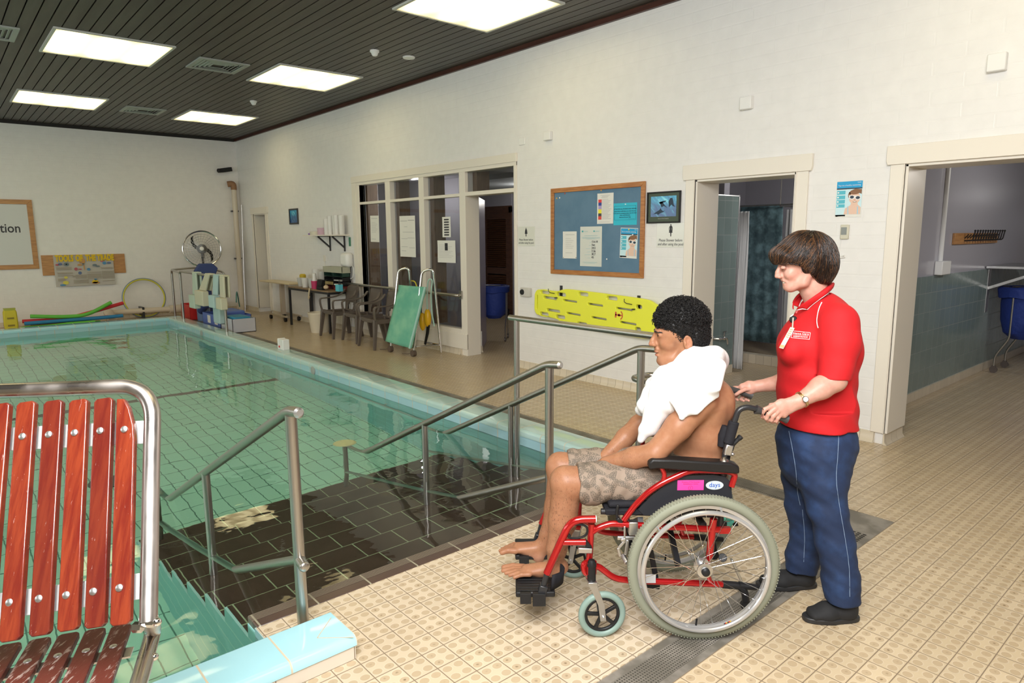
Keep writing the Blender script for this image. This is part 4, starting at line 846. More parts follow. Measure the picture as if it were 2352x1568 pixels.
for a in ((3, .1, .72, .035, .04), (4, .05, .70, .03, .03), (7, .20, .71, .045, .06), (8, .20, .71, .015, .02), (4, .35, .55, .03, .05), (4, .42, .54, .03, .02), (5, .56, .53, .03, .045), (7, .67, .66, .04, .04), (7, .72, .62, .04, .025), (4, .80, .78, .03, .02), (5, .84, .72, .035, .05), (3, .92, .72, .04, .03), (3, .41, .42, .03, .05), (6, .17, .29, .03, .04), (6, .16, .12, .05, .06), (5, .11, .05, .05, .03), (0, .65, .12, .055, .06), (2, .66, .08, .07, .035), (5, .66, .19, .025, .03),
          (2, .48, .80, .035, .09), (2, .48, .93, .012, .03), (7, .48, .71, .022, .02), (2, .42, .68, .04, .03), (2, .49, .60, .010, .10), (2, .43, .78, .012, .06)): eq(*a)
b.build('poster_print', mats, parent=pt, org=PO, smooth=False)
# cctv camera, corner pipe, low pipe
b = MB(); b.bar((XB, 5.26, 3.14), (XB+.08, 5.26, 3.14), .05, .05); b.build; cc = b.build('security_camera', M_BLACKM, org=(XB, 5.26, 3.12)); tag(cc, 'black security camera high in the far corner', 'security camera')
b = MB(); b.bar((XB+.06, 5.30, 3.13), (XB+.16, 5.05, 3.08), .09, .09); b.cyl((XB+.16, 5.05, 3.08), (XB+.19, 4.98, 3.07), .045); b.build('camera_body', M_BLACK, parent=cc, org=(XB, 5.26, 3.12), bevel=.01)
M_PVC = principled('cream_pvc_pipe', (.66, .58, .46), .4)
cp = thing('drain_pipe', (XB+.1, 5.32, 0), 'thick cream pipe rising in the far corner with a rusty top elbow', 'pipe'); o_ = (XB+.1, 5.32, 0)
b = MB(); b.tube([(XB+.10, 5.32, 0), (XB+.10, 5.32, 2.70)], .055, 16); b.build('pipe', M_PVC, parent=cp, org=o_)
b = MB(); b.tube(fillet([(XB+.10, 5.32, 2.68), (XB+.10, 5.32, 2.82), (XB+.065, 5.20, 2.80)], .08), .062, 14); b.build('elbow', principled('rusty_elbow', (.30, .16, .08), .7), parent=cp, org=o_)
for zz in (2.2, 1.15): b = MB(); b.box(XB, XB+.11, 5.25, 5.39, zz, zz+.03); b.build('pipe_bracket', M_BLACKM, parent=cp, org=o_)
b = MB(); b.tube([(XB+.35, 5.30, 0), (XB+.22, 5.42, 2.35)], .012, 8); tag(b.build('mop_pole', M_ALU, org=(XB+.3, 5.3, 0)), 'thin grey pole leaning in the far corner beside the cream pipe', 'pole')
lp = thing('floor_pipe', (XB+.25, 3.7, .15), 'cream pipe running low along the back wall behind the pool', 'pipe'); o_ = (XB+.25, 3.7, .15)
b = MB(); b.tube([(XB+.28, 2.70, .16), (XB+.28, 4.95, .14)], .055, 16); b.build('pipe', M_PVC, parent=lp, org=o_)
b = MB(); b.tube([(XB+.28, 3.75, .148), (XB+.28, 4.15, .145)], .085, 16); b.build('pipe_sleeve', M_PVC, parent=lp, org=o_)
b = MB(); b.tube(fillet([(XB+.28, 2.62, .165), (XB+.45, 2.62, .165), (XB+.62, 2.62, .02)], .1), .085, 16); b.build('elbow', M_PVC, parent=lp, org=o_)
for yy in (3.25, 4.9): b = MB(); b.box(XB, XB+.33, yy-.02, yy+.02, .0, .23); b.build('pipe_bracket', M_BLACKM, parent=lp, org=o_)
# hoop against the wall
hc = (XB+.30, 3.35, .40); A_ = np.array((math.cos(.55), 0, math.sin(.55)))
b = MB(); b.torus((XB+.125, 3.33, .405), .385, .016, (.99, 0, .14), 64, 10); hp = b.build('hoop', principled('yellow_hoop', (.60, .55, .05), .4), org=(XB+.26, 3.35, .0)); tag(hp, 'blue and yellow exercise hoop leaning on the back wall', 'hoop')
b = MB(); b.torus((XB+.12, 3.33, .405), .40, .015, (.99, 0, .14), 64, 10); b.build('hoop_stripe', principled('blue_hoop', (.20, .28, .38), .4), parent=hp, org=(XB+.26, 3.35, .0))
# pool noodles
def noodle(pts, col_, label):
    b = MB(); P = catmull(pts, 8); b.tube(P, .034, 14); tag(b.build('pool_noodle', principled('foam_%s' % label.split()[0], col_, .6), org=P[0]), label, 'pool noodle', 'pool noodles behind the far pool edge')
XN = PX0-.62
noodle([(XN, 1.30, .245), (XN, 1.85, .195), (XN-.02, 2.20, .215), (XN-.10, 2.62, .40)], (.13, .50, .06), 'green pool noodle on top of the pile, curving up at its right end')
noodle([(XN-.08, 1.18, .155), (XN-.08, 1.8, .15), (XN-.08, 2.25, .235), (XN-.20, 2.84, .365)], (.60, .03, .04), 'red pool noodle in the pile with its right end raised')
noodle([(XN+.0, 1.20, .12), (XN, 1.9, .125), (XN, 2.35, .125), (XN, 2.78, .135)], (.02, .20, .42), 'blue pool noodle lying level in the front of the pile')
noodle([(XN+.02, 1.14, .035), (XN+.02, 1.5, .035), (XN+.02, 1.9, .055), (XN+.02, 2.3, .055)], (.10, .45, .06), 'green pool noodle at the very bottom of the pile')
noodle([(XN-.13, 1.3, .10), (XN-.13, 1.9, .10), (XN-.13, 2.55, .12)], (.50, .03, .04), 'red pool noodle lying behind the blue one, right end level')
noodle([(XN-.07, 1.2, .035), (XN-.07, 2.4, .035)], (.10, .38, .06), 'green pool noodle lying on the deck behind the lowest front one')
b = MB()
def float_tool(y, label):
    b = MB(); x = XN-.05; b.prism([(y-.085, .0), (y+.085, .0), (y+.105, .10), (y+.10, .34), (y+.08, .40), (y-.08, .40), (y-.10, .34), (y-.105, .10)], .12, (x-.06, 0, 0), (0, 1, 0), (0, 0, 1), (1, 0, 0)); o = b.build('foam_float', principled('yellow_foam', (.62, .52, .03), .55), org=(x, y, 0), bevel=.02); tag(o, label, 'float')
    b = MB(); b.box(x+.055, x+.066, y-.05, y+.05, .09, .12); b.box(x+.055, x+.066, y-.05, y+.05, .22, .25); b.build('float_slot', principled('dark_yellow', (.25, .20, .02), .6), parent=o, org=(x, y, 0))
    b = MB(); b.prism([(y-.075, .375), (y+.075, .375), (y+.09, .41), (y-.09, .41)], .126, (x-.063, 0, 0), (0, 1, 0), (0, 0, 1), (1, 0, 0)); b.build('float_rim', principled('olive_rim', (.38, .40, .05), .55), parent=o, org=(x, y, 0))
float_tool(1.01, 'yellow foam float standing left of the noodle pile'); float_tool(.66, 'yellow foam float cut by the left edge beside the other float')
# far rail rack with hanging foam aids
M_FOAM = principled('mint_foam', (.52, .62, .52), .7); M_FOAMB = principled('blue_white_foam', (.46, .62, .62), .7); M_FOAMC = principled('cream_foam', (.62, .60, .46), .7)
t = thing('equipment_rail', (-11.45, 3.58, .09), 'steel rail by the far pool corner hung with pale foam swim aids', 'rail'); o_ = (-11.45, 3.58, .09)
b = MB(); b.tube(fillet([(-13.9, 3.62, .09), (-13.9, 3.62, 1.0), (-11.50, 3.62, .985), (-11.35, 3.62, .985)], .06), .022, 12); b.build('top_rail', M_STEEL, parent=t, org=o_)
b = MB(); b.tube([(-11.42, 3.62, .98), (-11.42, 3.62, .09)], .022, 12); b.build('post', M_STEEL, parent=t, org=o_)
b = MB(); b.tube(fillet([(-13.9, 3.62, .98), (-15.2, 3.80, .98), (-15.2, 3.80, 0)], .1), .022, 12); b.build('post', M_STEEL, parent=t, org=o_)
b = MB(); b.tube(catmull([(-15.2, 3.8, .98), (-15.25, 4.3, 1.0), (-15.15, 4.75, .92), (-15.1, 4.85, .80)], 6), .02, 10); b.build('top_rail', M_STEEL, parent=t, org=o_)
def foam_aid(xs_, ws, xb, wb2, z0, z1, mat, label, d=.05):
    b = MB(); b.prism([(xs_-ws/2, 1.01), (xs_+ws/2, 1.01), (xb+wb2*.42, z1), (xb-wb2*.42, z1)], .035, (0, 3.565, 0)); b.prism([(xs_-ws/2, 1.01), (xs_+ws/2, 1.01), (xb+wb2*.42, z1), (xb-wb2*.42, z1)], -.035, (0, 3.675, 0))
    b.box(xs_-ws/2, xs_+ws/2, 3.565, 3.675, 1.0, 1.03); b.box(xb-wb2/2, xb+wb2/2, 3.50, 3.61, z0, z1)
    o = b.build('foam_aid', mat, org=(xb, 3.62, z0), bevel=.018, seg=3); return tag(o, label, 'foam aid', 'foam swim aids hanging on the rail')
foam_aid(-12.08, .24, -12.42, .46, .46, .72, M_FOAMC, 'big pale foam swim aid hanging in the middle of the rail')
foam_aid(-11.64, .22, -11.74, .28, .47, .68, M_FOAMB, 'bluish foam swim aid hanging second from the right end of the rail')
foam_aid(-11.34, .20, -11.37, .26, .47, .66, M_FOAMC, 'cream foam swim aid hanging nearest the right post of the rail')
foam_aid(-12.82, .20, -12.86, .32, .38, .62, M_FOAM, 'pale foam swim aid hanging farthest left on the rail')
b = MB(); b.prism([(-12.42, .14), (-12.10, .14), (-12.06, .46), (-12.42, .47)], .10, (0, 3.72, 0)); tag(b.build('foam_aid', M_FOAMB, org=(-12.45, 3.5, .2), bevel=.02), 'small white foam block resting under the big hanging swim aid', 'foam aid', 'foam swim aids hanging on the rail')
M_NAVY = principled('navy_foam', (.035, .06, .20), .6)
b = MB(); b.prism([(4.05, .55), (4.25, .55), (4.45, 1.02), (4.35, 1.12), (4.10, 1.12), (4.0, .98)], .12, (-14.4, 0, 0), (0, 1, 0), (0, 0, 1), (1, 0, 0)); b.box(-14.36, -14.30, 4.1, 4.3, 0, .6); tag(b.build('swim_belt', M_NAVY, org=(-14.35, 4.2, 0), bevel=.02), 'dark blue swim belt standing up behind the pale foam aids', 'swim belt')
# boxes of gear
M_CORF = principled('white_corflute', (.56, .57, .62), .5); M_BLUB = principled('blue_corflute', (.10, .17, .50), .45)
b = MB(); X0, X1, Y0, Y1, H_ = -12.40, -11.80, 3.84, 4.24, .24
b.box(X0, X1, Y0, Y1, 0, .01); b.box(X0, X1, Y0, Y0+.008, 0, H_); b.box(X0, X1, Y1-.008, Y1, 0, H_); b.box(X0, X0+.008, Y0, Y1, 0, H_); b.box(X1-.008, X1, Y0, Y1, 0, H_)
wb = b.build('storage_box', M_CORF, org=(X0, Y0, 0), smooth=False); tag(wb, 'open white corflute box of gear by the far pool corner', 'box')
b = MB(); b.box(X0+.05, X0+.25, Y0-.003, Y0-.0005, .08, .2); b.build('box_label', M_PAPER, parent=wb, org=(X0, Y0, 0), smooth=False)
b = MB(); X0, X1 = -13.45, -12.42
b.box(X0, X1, Y0, Y1+.15, 0, .01); b.box(X0, X1, Y0, Y0+.008, 0, H_); b.box(X0, X1, Y1+.142, Y1+.15, 0, H_); b.box(X0, X0+.008, Y0, Y1+.15, 0, H_); b.box(X1-.008, X1, Y0, Y1+.15, 0, H_)
wb = b.build('storage_box', M_BLUB, org=(X0, Y0, 0), smooth=False); tag(wb, 'open blue corflute box of gear left of the white box', 'box')
for xa in (.30, .70): b = MB(); b.box(X0+xa, X0+xa+.17, Y0-.003, Y0-.0005, .07, .21); b.build('box_label', M_PAPER, parent=wb, org=(X0, Y0, 0), smooth=False)
b = MB(); b.box(-13.25, -12.6, 4.0, 4.35, .18, .30); tag(b.build('kickboard', M_BLUB, org=(-13, 4.1, .2), bevel=.03), 'blue kickboard sticking out of the blue box', 'kickboard')
b = MB(); b.box(-12.35, -11.85, 3.90, 4.18, .19, .265); tag(b.build('kickboard', principled('turquoise_foam', (.02, .25, .42), .5), org=(-12, 4.1, .2), bevel=.02), 'turquoise kickboard lying in the white box', 'kickboard')
b = MB(); b.tube(catmull([(-13.9, 3.95, .22), (-13.6, 3.98, .36), (-13.2, 4.0, .38), (-12.9, 4.02, .30)], 6), .075, 12); tag(b.build('swim_belt', M_NAVY, org=(-13.4, 4, .3)), 'curved navy swim belt lying over the end of the blue box', 'swim belt')
b = MB(); b.lathe([(.12, 0), (.125, .35), (.13, .5), (.12, .5), (.11, .02), (0, .02)], (-14.1, 4.05, 0), 24); tag(b.build('plastic_tub', principled('translucent_blue_tub', (.16, .24, .42), .3), org=(-14.1, 4.05, 0)), 'tall translucent blue tub between the red crate and the boxes', 'tub')
b = MB(); X0, X1, Y0, Y1 = -14.95, -14.35, 3.86, 4.25
b.box(X0, X1, Y0, Y1, 0, .01); b.box(X0, X1, Y0, Y0+.01, 0, .30); b.box(X0, X1, Y1-.01, Y1, 0, .30); b.box(X0, X0+.01, Y0, Y1, 0, .30); b.box(X1-.01, X1, Y0, Y1, 0, .30); tag(b.build('plastic_crate', principled('red_crate', (.55, .02, .02), .4), org=(X0, Y0, 0), bevel=.004), 'red plastic crate behind the steel rail posts', 'crate')
# pedestal fan
FXc = np.array((XB+.55, 4.42, 1.40)); fd = np.array((.93, -.33, .05)); fd /= np.linalg.norm(fd)
t = thing('pedestal_fan', (XB+.45, 4.45, 0), 'large pedestal fan with chrome ring and dark S-shaped blades', 'fan'); o_ = (XB+.45, 4.45, 0)
b = MB(); b.lathe([(.24, 0), (.24, .02), (.05, .05), (.03, .06)], o_, 28); b.build('fan_base', M_BLACKM, parent=t, org=o_)
b = MB(); b.tube([(XB+.45, 4.45, .04), (XB+.45, 4.45, 1.25)], .022, 12); b.build('fan_pole', M_BLACKM, parent=t, org=o_)
b = MB(); b.cyl(FXc-fd*.22, FXc-fd*.03, .085, .10); b.bar((XB+.45, 4.45, 1.2), FXc-fd*.12, .05, .05); b.build('fan_motor', M_BLACKM, parent=t, org=o_, bevel=.006)
U_ = np.cross(fd, (0, 0, 1)); U_ /= np.linalg.norm(U_); V_ = np.cross(U_, fd)
b = MB(); b.torus(FXc, .37, .017, fd, 64, 10); b.build('fan_ring', M_CHROME, parent=t, org=o_)
b = MB()
for k in range(30):
    a = 2*PI*k/30
    for s in (1, -1):
        b.tube([FXc+fd*s*.075+U_*.05*math.cos(a)+V_*.05*math.sin(a), FXc+fd*s*.06+(U_*math.cos(a+.25)+V_*math.sin(a+.25))*.2, FXc+(U_*math.cos(a+.35)+V_*math.sin(a+.35))*.365], .0022, 5)
for s in (1, -1):
    for r_ in (.10, .155, .21, .26, .31): b.torus(FXc+fd*s*(.07-.12*r_), r_, .0022, fd, 48, 5)
b.build('fan_guard', M_ALU, parent=t, org=o_)
b = MB(); P = []
for k in range(25):
    q = -1+2*k/24; rr = .315*q; ww = .045*(1-.35*abs(q)); an = .0+1.0*abs(q)**1.2; 
    d_ = U_*math.cos(an)+V_*math.sin(an); c_p = d_*rr; n_ = np.cross(fd, d_); P.append((c_p+n_*ww, c_p-n_*ww))
V = []
for a_, b_ in P: V += [FXc+a_+fd*.012, FXc+b_-fd*.012, FXc+b_-fd*.018, FXc+a_+fd*.006]
F = []
for k in range(24):
    for j in range(4): F.append((k*4+j, k*4+(j+1) % 4, k*4+4+(j+1) % 4, k*4+4+j))
F += [(0, 1, 2, 3), (99, 98, 97, 96)]; b.add(V, F); b.build('fan_blades', M_BLACK, parent=t, org=o_)
b = MB(); b.lathe([(.045, 0), (.045, .02), (.03, .035), (0, .04)], FXc+fd*.065, 20, fd); b.build('hub_cap', M_WHITE, parent=t, org=o_)
# hand wheel mop on the floor near the corner
b = MB(); b.box(-15.25, -14.55, 4.95, 5.15, 0, .03); b.box(-15.0, -14.9, 5.0, 5.1, .03, .18); tag(b.build('floor_squeegee', M_PVC, org=(-14.9, 5.05, 0), bevel=.006), 'cream floor squeegee head on the deck in the far corner', 'squeegee')
b = MB(); b.tube(catmull([(-14.95, 5.05, .1), (-14.6, 4.9, .45), (-14.2, 4.75, .5), (-13.8, 4.6, .35)], 6), .012, 7); tag(b.build('hose', principled('green_hose', (.05, .22, .20), .5), org=(-14.9, 5.05, .1)), 'thin green hose looping beside the cream squeegee', 'hose')
# lifebuoy-like sensor on the far coping
b = MB(); b.box(-9.12, -8.95, 3.565, 3.66, .088, .235); b.box(-9.13, -9.10, 3.56, 3.665, .088, .24); pb = b.build('pool_alarm', M_WHITE, org=(-9.0, 3.6, .09), bevel=.008); tag(pb, 'small white box with a red button standing on the pool coping', 'alarm box')
b = MB(); b.lathe([(.016, 0), (.014, .008), (0, .01)], (-9.07, 3.563, .13), 14, (0, -1, 0)); b.build('red_button', principled('red_button', (.6, .02, .02), .4), parent=pb, org=(-9.0, 3.6, .09))
# ------------------------------------------------------------------ table with cups, trays
t = thing('side_table', (-11.4, 5.22, 0), 'narrow black table by the wall carrying cups and trays', 'table'); o_ = (-11.4, 5.22, 0)
b = MB(); b.box(-12.24, -10.56, 5.04, 5.42, .70, .725); b.build('table_top', woodm('worn_tabletop', (.22, .15, .08), (.3, .2, .11), .5), parent=t, org=o_, bevel=.003)
b = MB(); b.box(-12.24, -10.56, 5.04, 5.07, .665, .70); b.box(-12.24, -10.56, 5.39, 5.42, .665, .70); b.box(-10.59, -10.56, 5.07, 5.39, .665, .70); b.box(-12.24, -12.21, 5.07, 5.39, .665, .70); b.build('table_frame', M_BLACKM, parent=t, org=o_)
for (x, y, q) in ((-12.22, 5.06, .018), (-10.60, 5.06, .018), (-12.06, 5.40, .045), (-10.60, 5.40, .018)):
    b = MB(); b.box(x-q, x+q, y-.018, y+.018, 0, .70); b.build('leg', M_BLACKM, parent=t, org=o_)
M_CUP = principled('translucent_cups', (.62, .62, .60), .25, Alpha=.85); M_CUPW = principled('white_cups', (.72, .71, .68), .35)
def cup(x, y, z, r, h, n, mat, label, up=True):
    b = MB()
    prof = []
    for k in range(n): z_ = k*h*.16; prof += [(r*.78, z_), (r, z_+h)] if k == n-1 else [(r*.78+.22*r*.16, z_), (r*.80, z_+h*.15)]
    b.lathe([(0, 0), (r*.75, 0)]+[(r*(.75+.25*k/8)+(.0015 if k % 2 else 0), h*n/1.0*(k+1)/9) for k in range(9)]+[(r*.9, h*n*.99), (0, h*n*.98)], (x, y, z), 18)
    return tag(b.build('cup_stack', mat, org=(x, y, z)), label, 'cup stack', 'cups on the side table')
cup(-12.02, 5.20, .726, .065, .16, 1, M_CUP, 'clear cup stack farthest left on the black table')
cup(-11.88, 5.28, .726, .060, .15, 1, M_CUP, 'clear cup stack second from the left on the black table')
cup(-11.72, 5.15, .726, .065, .17, 1, M_CUPW, 'clear and white cup stack left of centre at the table front')
cup(-11.55, 5.20, .726, .065, .17, 1, M_CUP, 'clear cup stack left of the pink cup')
cup(-11.66, 5.34, .726, .070, .33, 1, M_CUPW, 'tall white cup stack at the back of the black table')
cup(-11.40, 5.34, .726, .070, .29, 1, M_CUP, 'tall clear cup stack right of the tall white one')
b = MB(); b.lathe([(0, 0), (.055, 0), (.062, .14), (.055, .14), (0, .13)], (-11.25, 5.12, .726), 18); pk = b.build('cup_stack', principled('magenta_cup', (.50, .03, .12), .4), org=(-11.25, 5.12, .726)); tag(pk, 'magenta cup with a stack of white cups in it on the black table', 'cup stack')
b = MB(); b.lathe([(.045, 0), (.036, .06), (.032, .14), (0, .15)], (-11.25, 5.12, .856), 16); b.build('inner_cups', M_CUPW, parent=pk, org=(-11.25, 5.12, .726))
b = MB(); b.lathe([(.055, 0), (.06, .2), (.04, .22), (0, .22)], (-12.15, 5.30, .726), 14); tag(b.build('yellow_bottle', c_(.55, .40, .02), org=(-12.15, 5.3, .726)), 'dark yellow bottle behind the clear cups at the left end', 'bottle')
# letter trays
t = thing('letter_tray_stack', (-10.85, 5.33, .726), 'stack of dark letter trays with papers at the right end of the black table', 'letter trays'); o_ = (-10.85, 5.33, .726)
for k, (zz, m_) in enumerate(((.726, c_(.14, .02, .02)), (.80, M_BLACK), (.875, M_BLACK), (.95, c_(.015, .05, .035)))):
    b = MB(); b.box(-11.18, -10.48, 5.27, 5.41, zz, zz+.006); b.box(-11.18, -11.172, 5.27, 5.41, zz, zz+.068); b.box(-10.488, -10.48, 5.27, 5.41, zz, zz+.068); b.box(-10.835, -10.825, 5.27, 5.41, zz, zz+.068); b.box(-11.18, -10.48, 5.402, 5.41, zz, zz+.068); b.build('tray', m_, parent=t, org=o_)
for (xa, xb_, za, zb, m_) in ((-10.80, -10.52, .808, .83, M_PAPER), (-11.15, -10.86, .808, .858, c_(.42, .34, .15)), (-10.80, -10.52, .883, .90, M_GREYINK), (-10.81, -10.5, .734, .76, c_(.3, .03, .03))):
    b = MB(); b.box(xa, xb_, 5.265, 5.40, za, zb); b.build('papers', m_, parent=t, org=o_)
b = MB(); b.box(-11.19, -10.47, 5.26, 5.42, 1.02, 1.03); b.box(-11.19, -10.47, 5.26, 5.268, 1.03, 1.12); b.box(-11.19, -10.47, 5.412, 5.42, 1.03, 1.12); b.box(-11.19, -11.182, 5.26, 5.42, 1.03, 1.12); b.box(-10.478, -10.47, 5.26, 5.42, 1.03, 1.12)
tag(b.build('plastic_tub', principled('olive_clear_tub', (.42, .42, .32), .3), org=(-10.85, 5.34, 1.02)), 'shallow clear plastic tub on top of the letter trays', 'tub')
b = MB(); b.box(-10.46, -10.34, 5.12, 5.20, .726, .84); pn = b.build('pen_cup', c_(.10, .50, .62), org=(-10.4, 5.16, .726), bevel=.004); tag(pn, 'turquoise pen holder at the right end of the black table', 'pen holder')
for q in range(3): b = MB(); b.tube([(-10.42+q*.02, 5.16, .8), (-10.41+q*.03, 5.17, .93-.02*q)], .005, 6); b.build('pen', M_BLACK, parent=pn, org=(-10.4, 5.16, .726))
b = MB(); b.ball((-10.93, 5.13, .775), (.17, .06, .05)); tag(b.build('folded_cloth', c_(.62, .47, .30), org=(-10.93, 5.13, .726)), 'crumpled tan cloth in front of the letter trays', 'cloth')
b = MB(); b.prism([(-11.02, .79), (-10.83, .79), (-10.81, .90), (-10.98, .91)], .07, (0, 5.045, 0)); b.box(-11.02, -10.83, 5.04, 5.12, .726, .79); tag(b.build('label_printer', M_BLACK, org=(-10.9, 5.08, .726), bevel=.008), 'small black machine sitting on the tan cloth', 'machine')
b = MB(); b.tube(catmull([(-11.25, 5.02, .74), (-11.24, 5.00, .66), (-11.27, 5.00, .56), (-11.24, 5.0, .60)], 5), .014, 7); tag(b.build('cloth_strap', c_(.60, .50, .33), org=(-11.25, 5.0, .74)), 'tan strap dangling over the front edge of the black table', 'strap')
# over-bed trolley table
t = thing('trolley_table', (-13.1, 5.3, 0), 'cream topped wheeled overbed table left of the black table', 'trolley table'); o_ = (-13.1, 5.3, 0)
b = MB(); b.box(-13.85, -12.35, 5.10, 5.42, .735, .765); b.build('table_top', principled('cream_laminate', (.66, .54, .34), .4), parent=t, org=o_, bevel=.008)
b = MB(); b.box(-13.32, -13.24, 5.30, 5.38, .1, .735); b.build('column', principled('beige_column', (.50, .42, .32), .4), parent=t, org=o_, bevel=.004)
b = MB(); b.box(-13.5, -12.65, 5.13, 5.17, .085, .115); b.box(-13.5, -12.65, 5.42, 5.45, .085, .115) ; b.box(-13.32, -13.26, 5.15, 5.43, .085, .115); b.build('base_frame', principled('beige_column', (.5, .42, .32), .4), parent=t, org=o_)
for x, y in ((-13.45, 5.15), (-12.72, 5.15), (-12.72, 5.42), (-13.45, 5.42)): b = MB(); b.cyl((x-.0, y-.02, .042), (x, y+.02, .042), .042, None, 16); b.cyl((x, y, .05), (x, y, .09), .012); b.build('caster', M_BLACK, parent=t, org=o_)
# waste bucket
b = MB(); b.lathe([(0, 0), (.145, 0), (.185, .30), (.195, .33), (.19, .345), (.178, .33), (.14, .02), (0, .02)], (-10.92, 5.02, 0), 32); tag(b.build('waste_bucket', principled('cream_bucket', (.66, .60, .47), .4), org=(-10.92, 5.02, 0)), 'round cream plastic bucket under the black table', 'bucket')
# wall shelf with brackets and stacks
t = thing('wall_shelf', (-11.2, YR, 1.66), 'white wall shelf on black triangular brackets above the table', 'shelf'); o_ = (-11.2, YR, 1.66)
b = MB(); b.box(-11.85, -10.52, YR-.25, YR, 1.645, 1.665); b.build('shelf_board', M_TRIM, parent=t, org=o_)
for x in (-11.25, -10.70): b = MB(); b.bar((x, YR-.01, 1.645), (x, YR-.01, 1.38), .03, .015, (1, 0, 0)); b.bar((x, YR-.02, 1.64), (x, YR-.24, 1.64), .03, .012); b.bar((x, YR-.235, 1.635), (x, YR-.01, 1.44), .025, .025, (1, 0, 0)); b.build('shelf_bracket', M_BLACKM, parent=t, org=o_)
for k, (x, y, h) in enumerate(((-11.08, 5.38, .31), (-10.96, 5.33, .32), (-10.84, 5.36, .33), (-10.72, 5.33, .325), (-10.60, 5.36, .32), (-11.0, 5.28, .27))):
    b = MB(); b.lathe([(0, 0), (.045, 0)]+[(.045+.006*(q/10)+(.002 if q % 2 else 0), h*(q+1)/11) for q in range(11)]+[(0, h)], (x, y, 1.666), 14); tag(b.build('cup_stack', M_CUPW, org=(x, y, 1.666)), ['leftmost rear', 'second from left', 'third from left', 'fourth from left', 'rightmost', 'front left shorter'][k]+' tall stack of white cups on the wall shelf', 'cup stack', 'cup stacks on the wall shelf')
b = MB(); b.lathe([(0, 0), (.085, 0), (.095, .12), (0, .12)], (-11.28, 5.33, 1.666), 20); tag(b.build('paper_roll', c_(.62, .42, .50), org=(-11.28, 5.33, 1.666)), 'pink round tub on the wall shelf beside the white cups', 'tub')
b = MB(); b.lathe([(0, 0), (.12, 0), (.12, .06), (0, .065)], (-11.52, 5.33, 1.666), 22); tag(b.build('tape_roll', c_(.66, .62, .50), org=(-11.52, 5.33, 1.666)), 'flat cream roll on the wall shelf left of the pink tub', 'roll')
b = MB(); b.ball((-11.74, 5.30, 1.683), (.05, .03, .018)); tag(b.build('small_ribbon', c_(.25, .12, .45), org=(-11.74, 5.3, 1.666)), 'little purple bundle at the left tip of the wall shelf', 'bundle')
# dispenser, first-aid card
ds = thing('glove_dispenser', (-10.56, YR, 1.23), 'rounded white dispenser on the wall right of the letter trays', 'dispenser'); o_ = (-10.56, YR, 1.23)
b = MB(); b.box(-10.68, -10.40, YR-.14, YR, 1.12, 1.36); b.build('dispenser_body', M_WHITE, parent=ds, org=o_, bevel=.06, seg=4)
b = MB(); b.box(-10.71, -10.66, YR-.10, YR-.02, 1.16, 1.32); b.build('dispenser_side', principled('dispenser_grey', (.35, .34, .38), .4), parent=ds, org=o_, bevel=.01)
b = MB(); b.box(-10.56, -10.49, YR-.005, YR, 1.47, 1.62); tag(b.build('safety_card', c_(.06, .22, .14), org=(-10.52, YR, 1.55), smooth=False), 'small green and white card on the wall under the shelf end', 'card')
b = MB(); b.box(-11.54, -11.47, YR-.02, YR, 1.19, 1.30); b.tube([(-11.5, YR-.01, 1.19), (-11.49, YR-.01, .95)], .004, 6); tag(b.build('light_switch', M_TRIM, org=(-11.5, YR, 1.25)), 'pale wall switch above the letter trays', 'switch')
b = MB(); b.box(-10.78, -10.62, YR-.03, YR, 1.0, 1.07); sk = b.build('power_socket', principled('socket_brown', (.42, .38, .26), .5), org=(-10.7, YR, 1.03), bevel=.004); tag(sk, 'beige socket with a looping white cord under the dispenser', 'socket')
b = MB(); b.tube(catmull([(-10.66, YR-.03, 1.03), (-10.55, YR-.05, .93), (-10.42, YR-.04, .94), (-10.38, YR-.03, 1.05), (-10.42, YR-.03, 1.15)], 6), .006, 6); b.build('power_cord', M_WHITE, parent=sk, org=(-10.7, YR, 1.03))
# notices inside the glazed screen
YG = YR+.063
def notice(x0, x1, z0, z1, mats, lines, label, tilt=0.):
    x0 *= .9893; x1 *= .9893; z0 = 1.62+(z0-1.62)*.9893; z1 = 1.62+(z1-1.62)*.9893
    return sheet('window_notice', x0, x1, z0, z1, YG, mats, label, 'notice', lines, tilt, 1.)
notice(-10.06+.04, -9.74, 1.54, 1.965, [M_PAPER, M_GREYINK], [(1, .15, .85, .88, .90)]+tl(7, .15, .9, .74, .06)+[(1, .15, .6, .1, .115)], 'typed white notice taped inside the leftmost tall pane', -.02)
notice(-9.12+.01, -8.67, 1.316, 1.935, [M_PAPER, M_GREYINK], [(1, .06, .5, .87, .885), (1, .55, .95, .88, .90), (1, .2, .9, .60, .61), (1, .3, .5, .73, .74), (1, .1, .5, .44, .45), (1, .5, .95, .46, .47), (1, .1, .5, .24, .25), (1, .6, .95, .22, .23), (1, .1, .4, .14, .15)], 'largest white handwritten sheet taped inside the middle tall pane', -.01)
notice(-7.963, -7.762, 1.61, 1.893, [M_PAPER, M_INK], [(1, .22, .80, .90-.125*k-.07, .90-.125*k) for k in range(7)], 'small notice of black bars taped high in the right tall pane')
notice(-8.095, -7.66, 1.253, 1.565, [M_PAPER, M_INK, M_GREYINK], [(1, .42, .58, .55, .88)]+tl(9, .08, .92, .80, .07, 2), 'wide white notice with a black blot taped below the barred one')
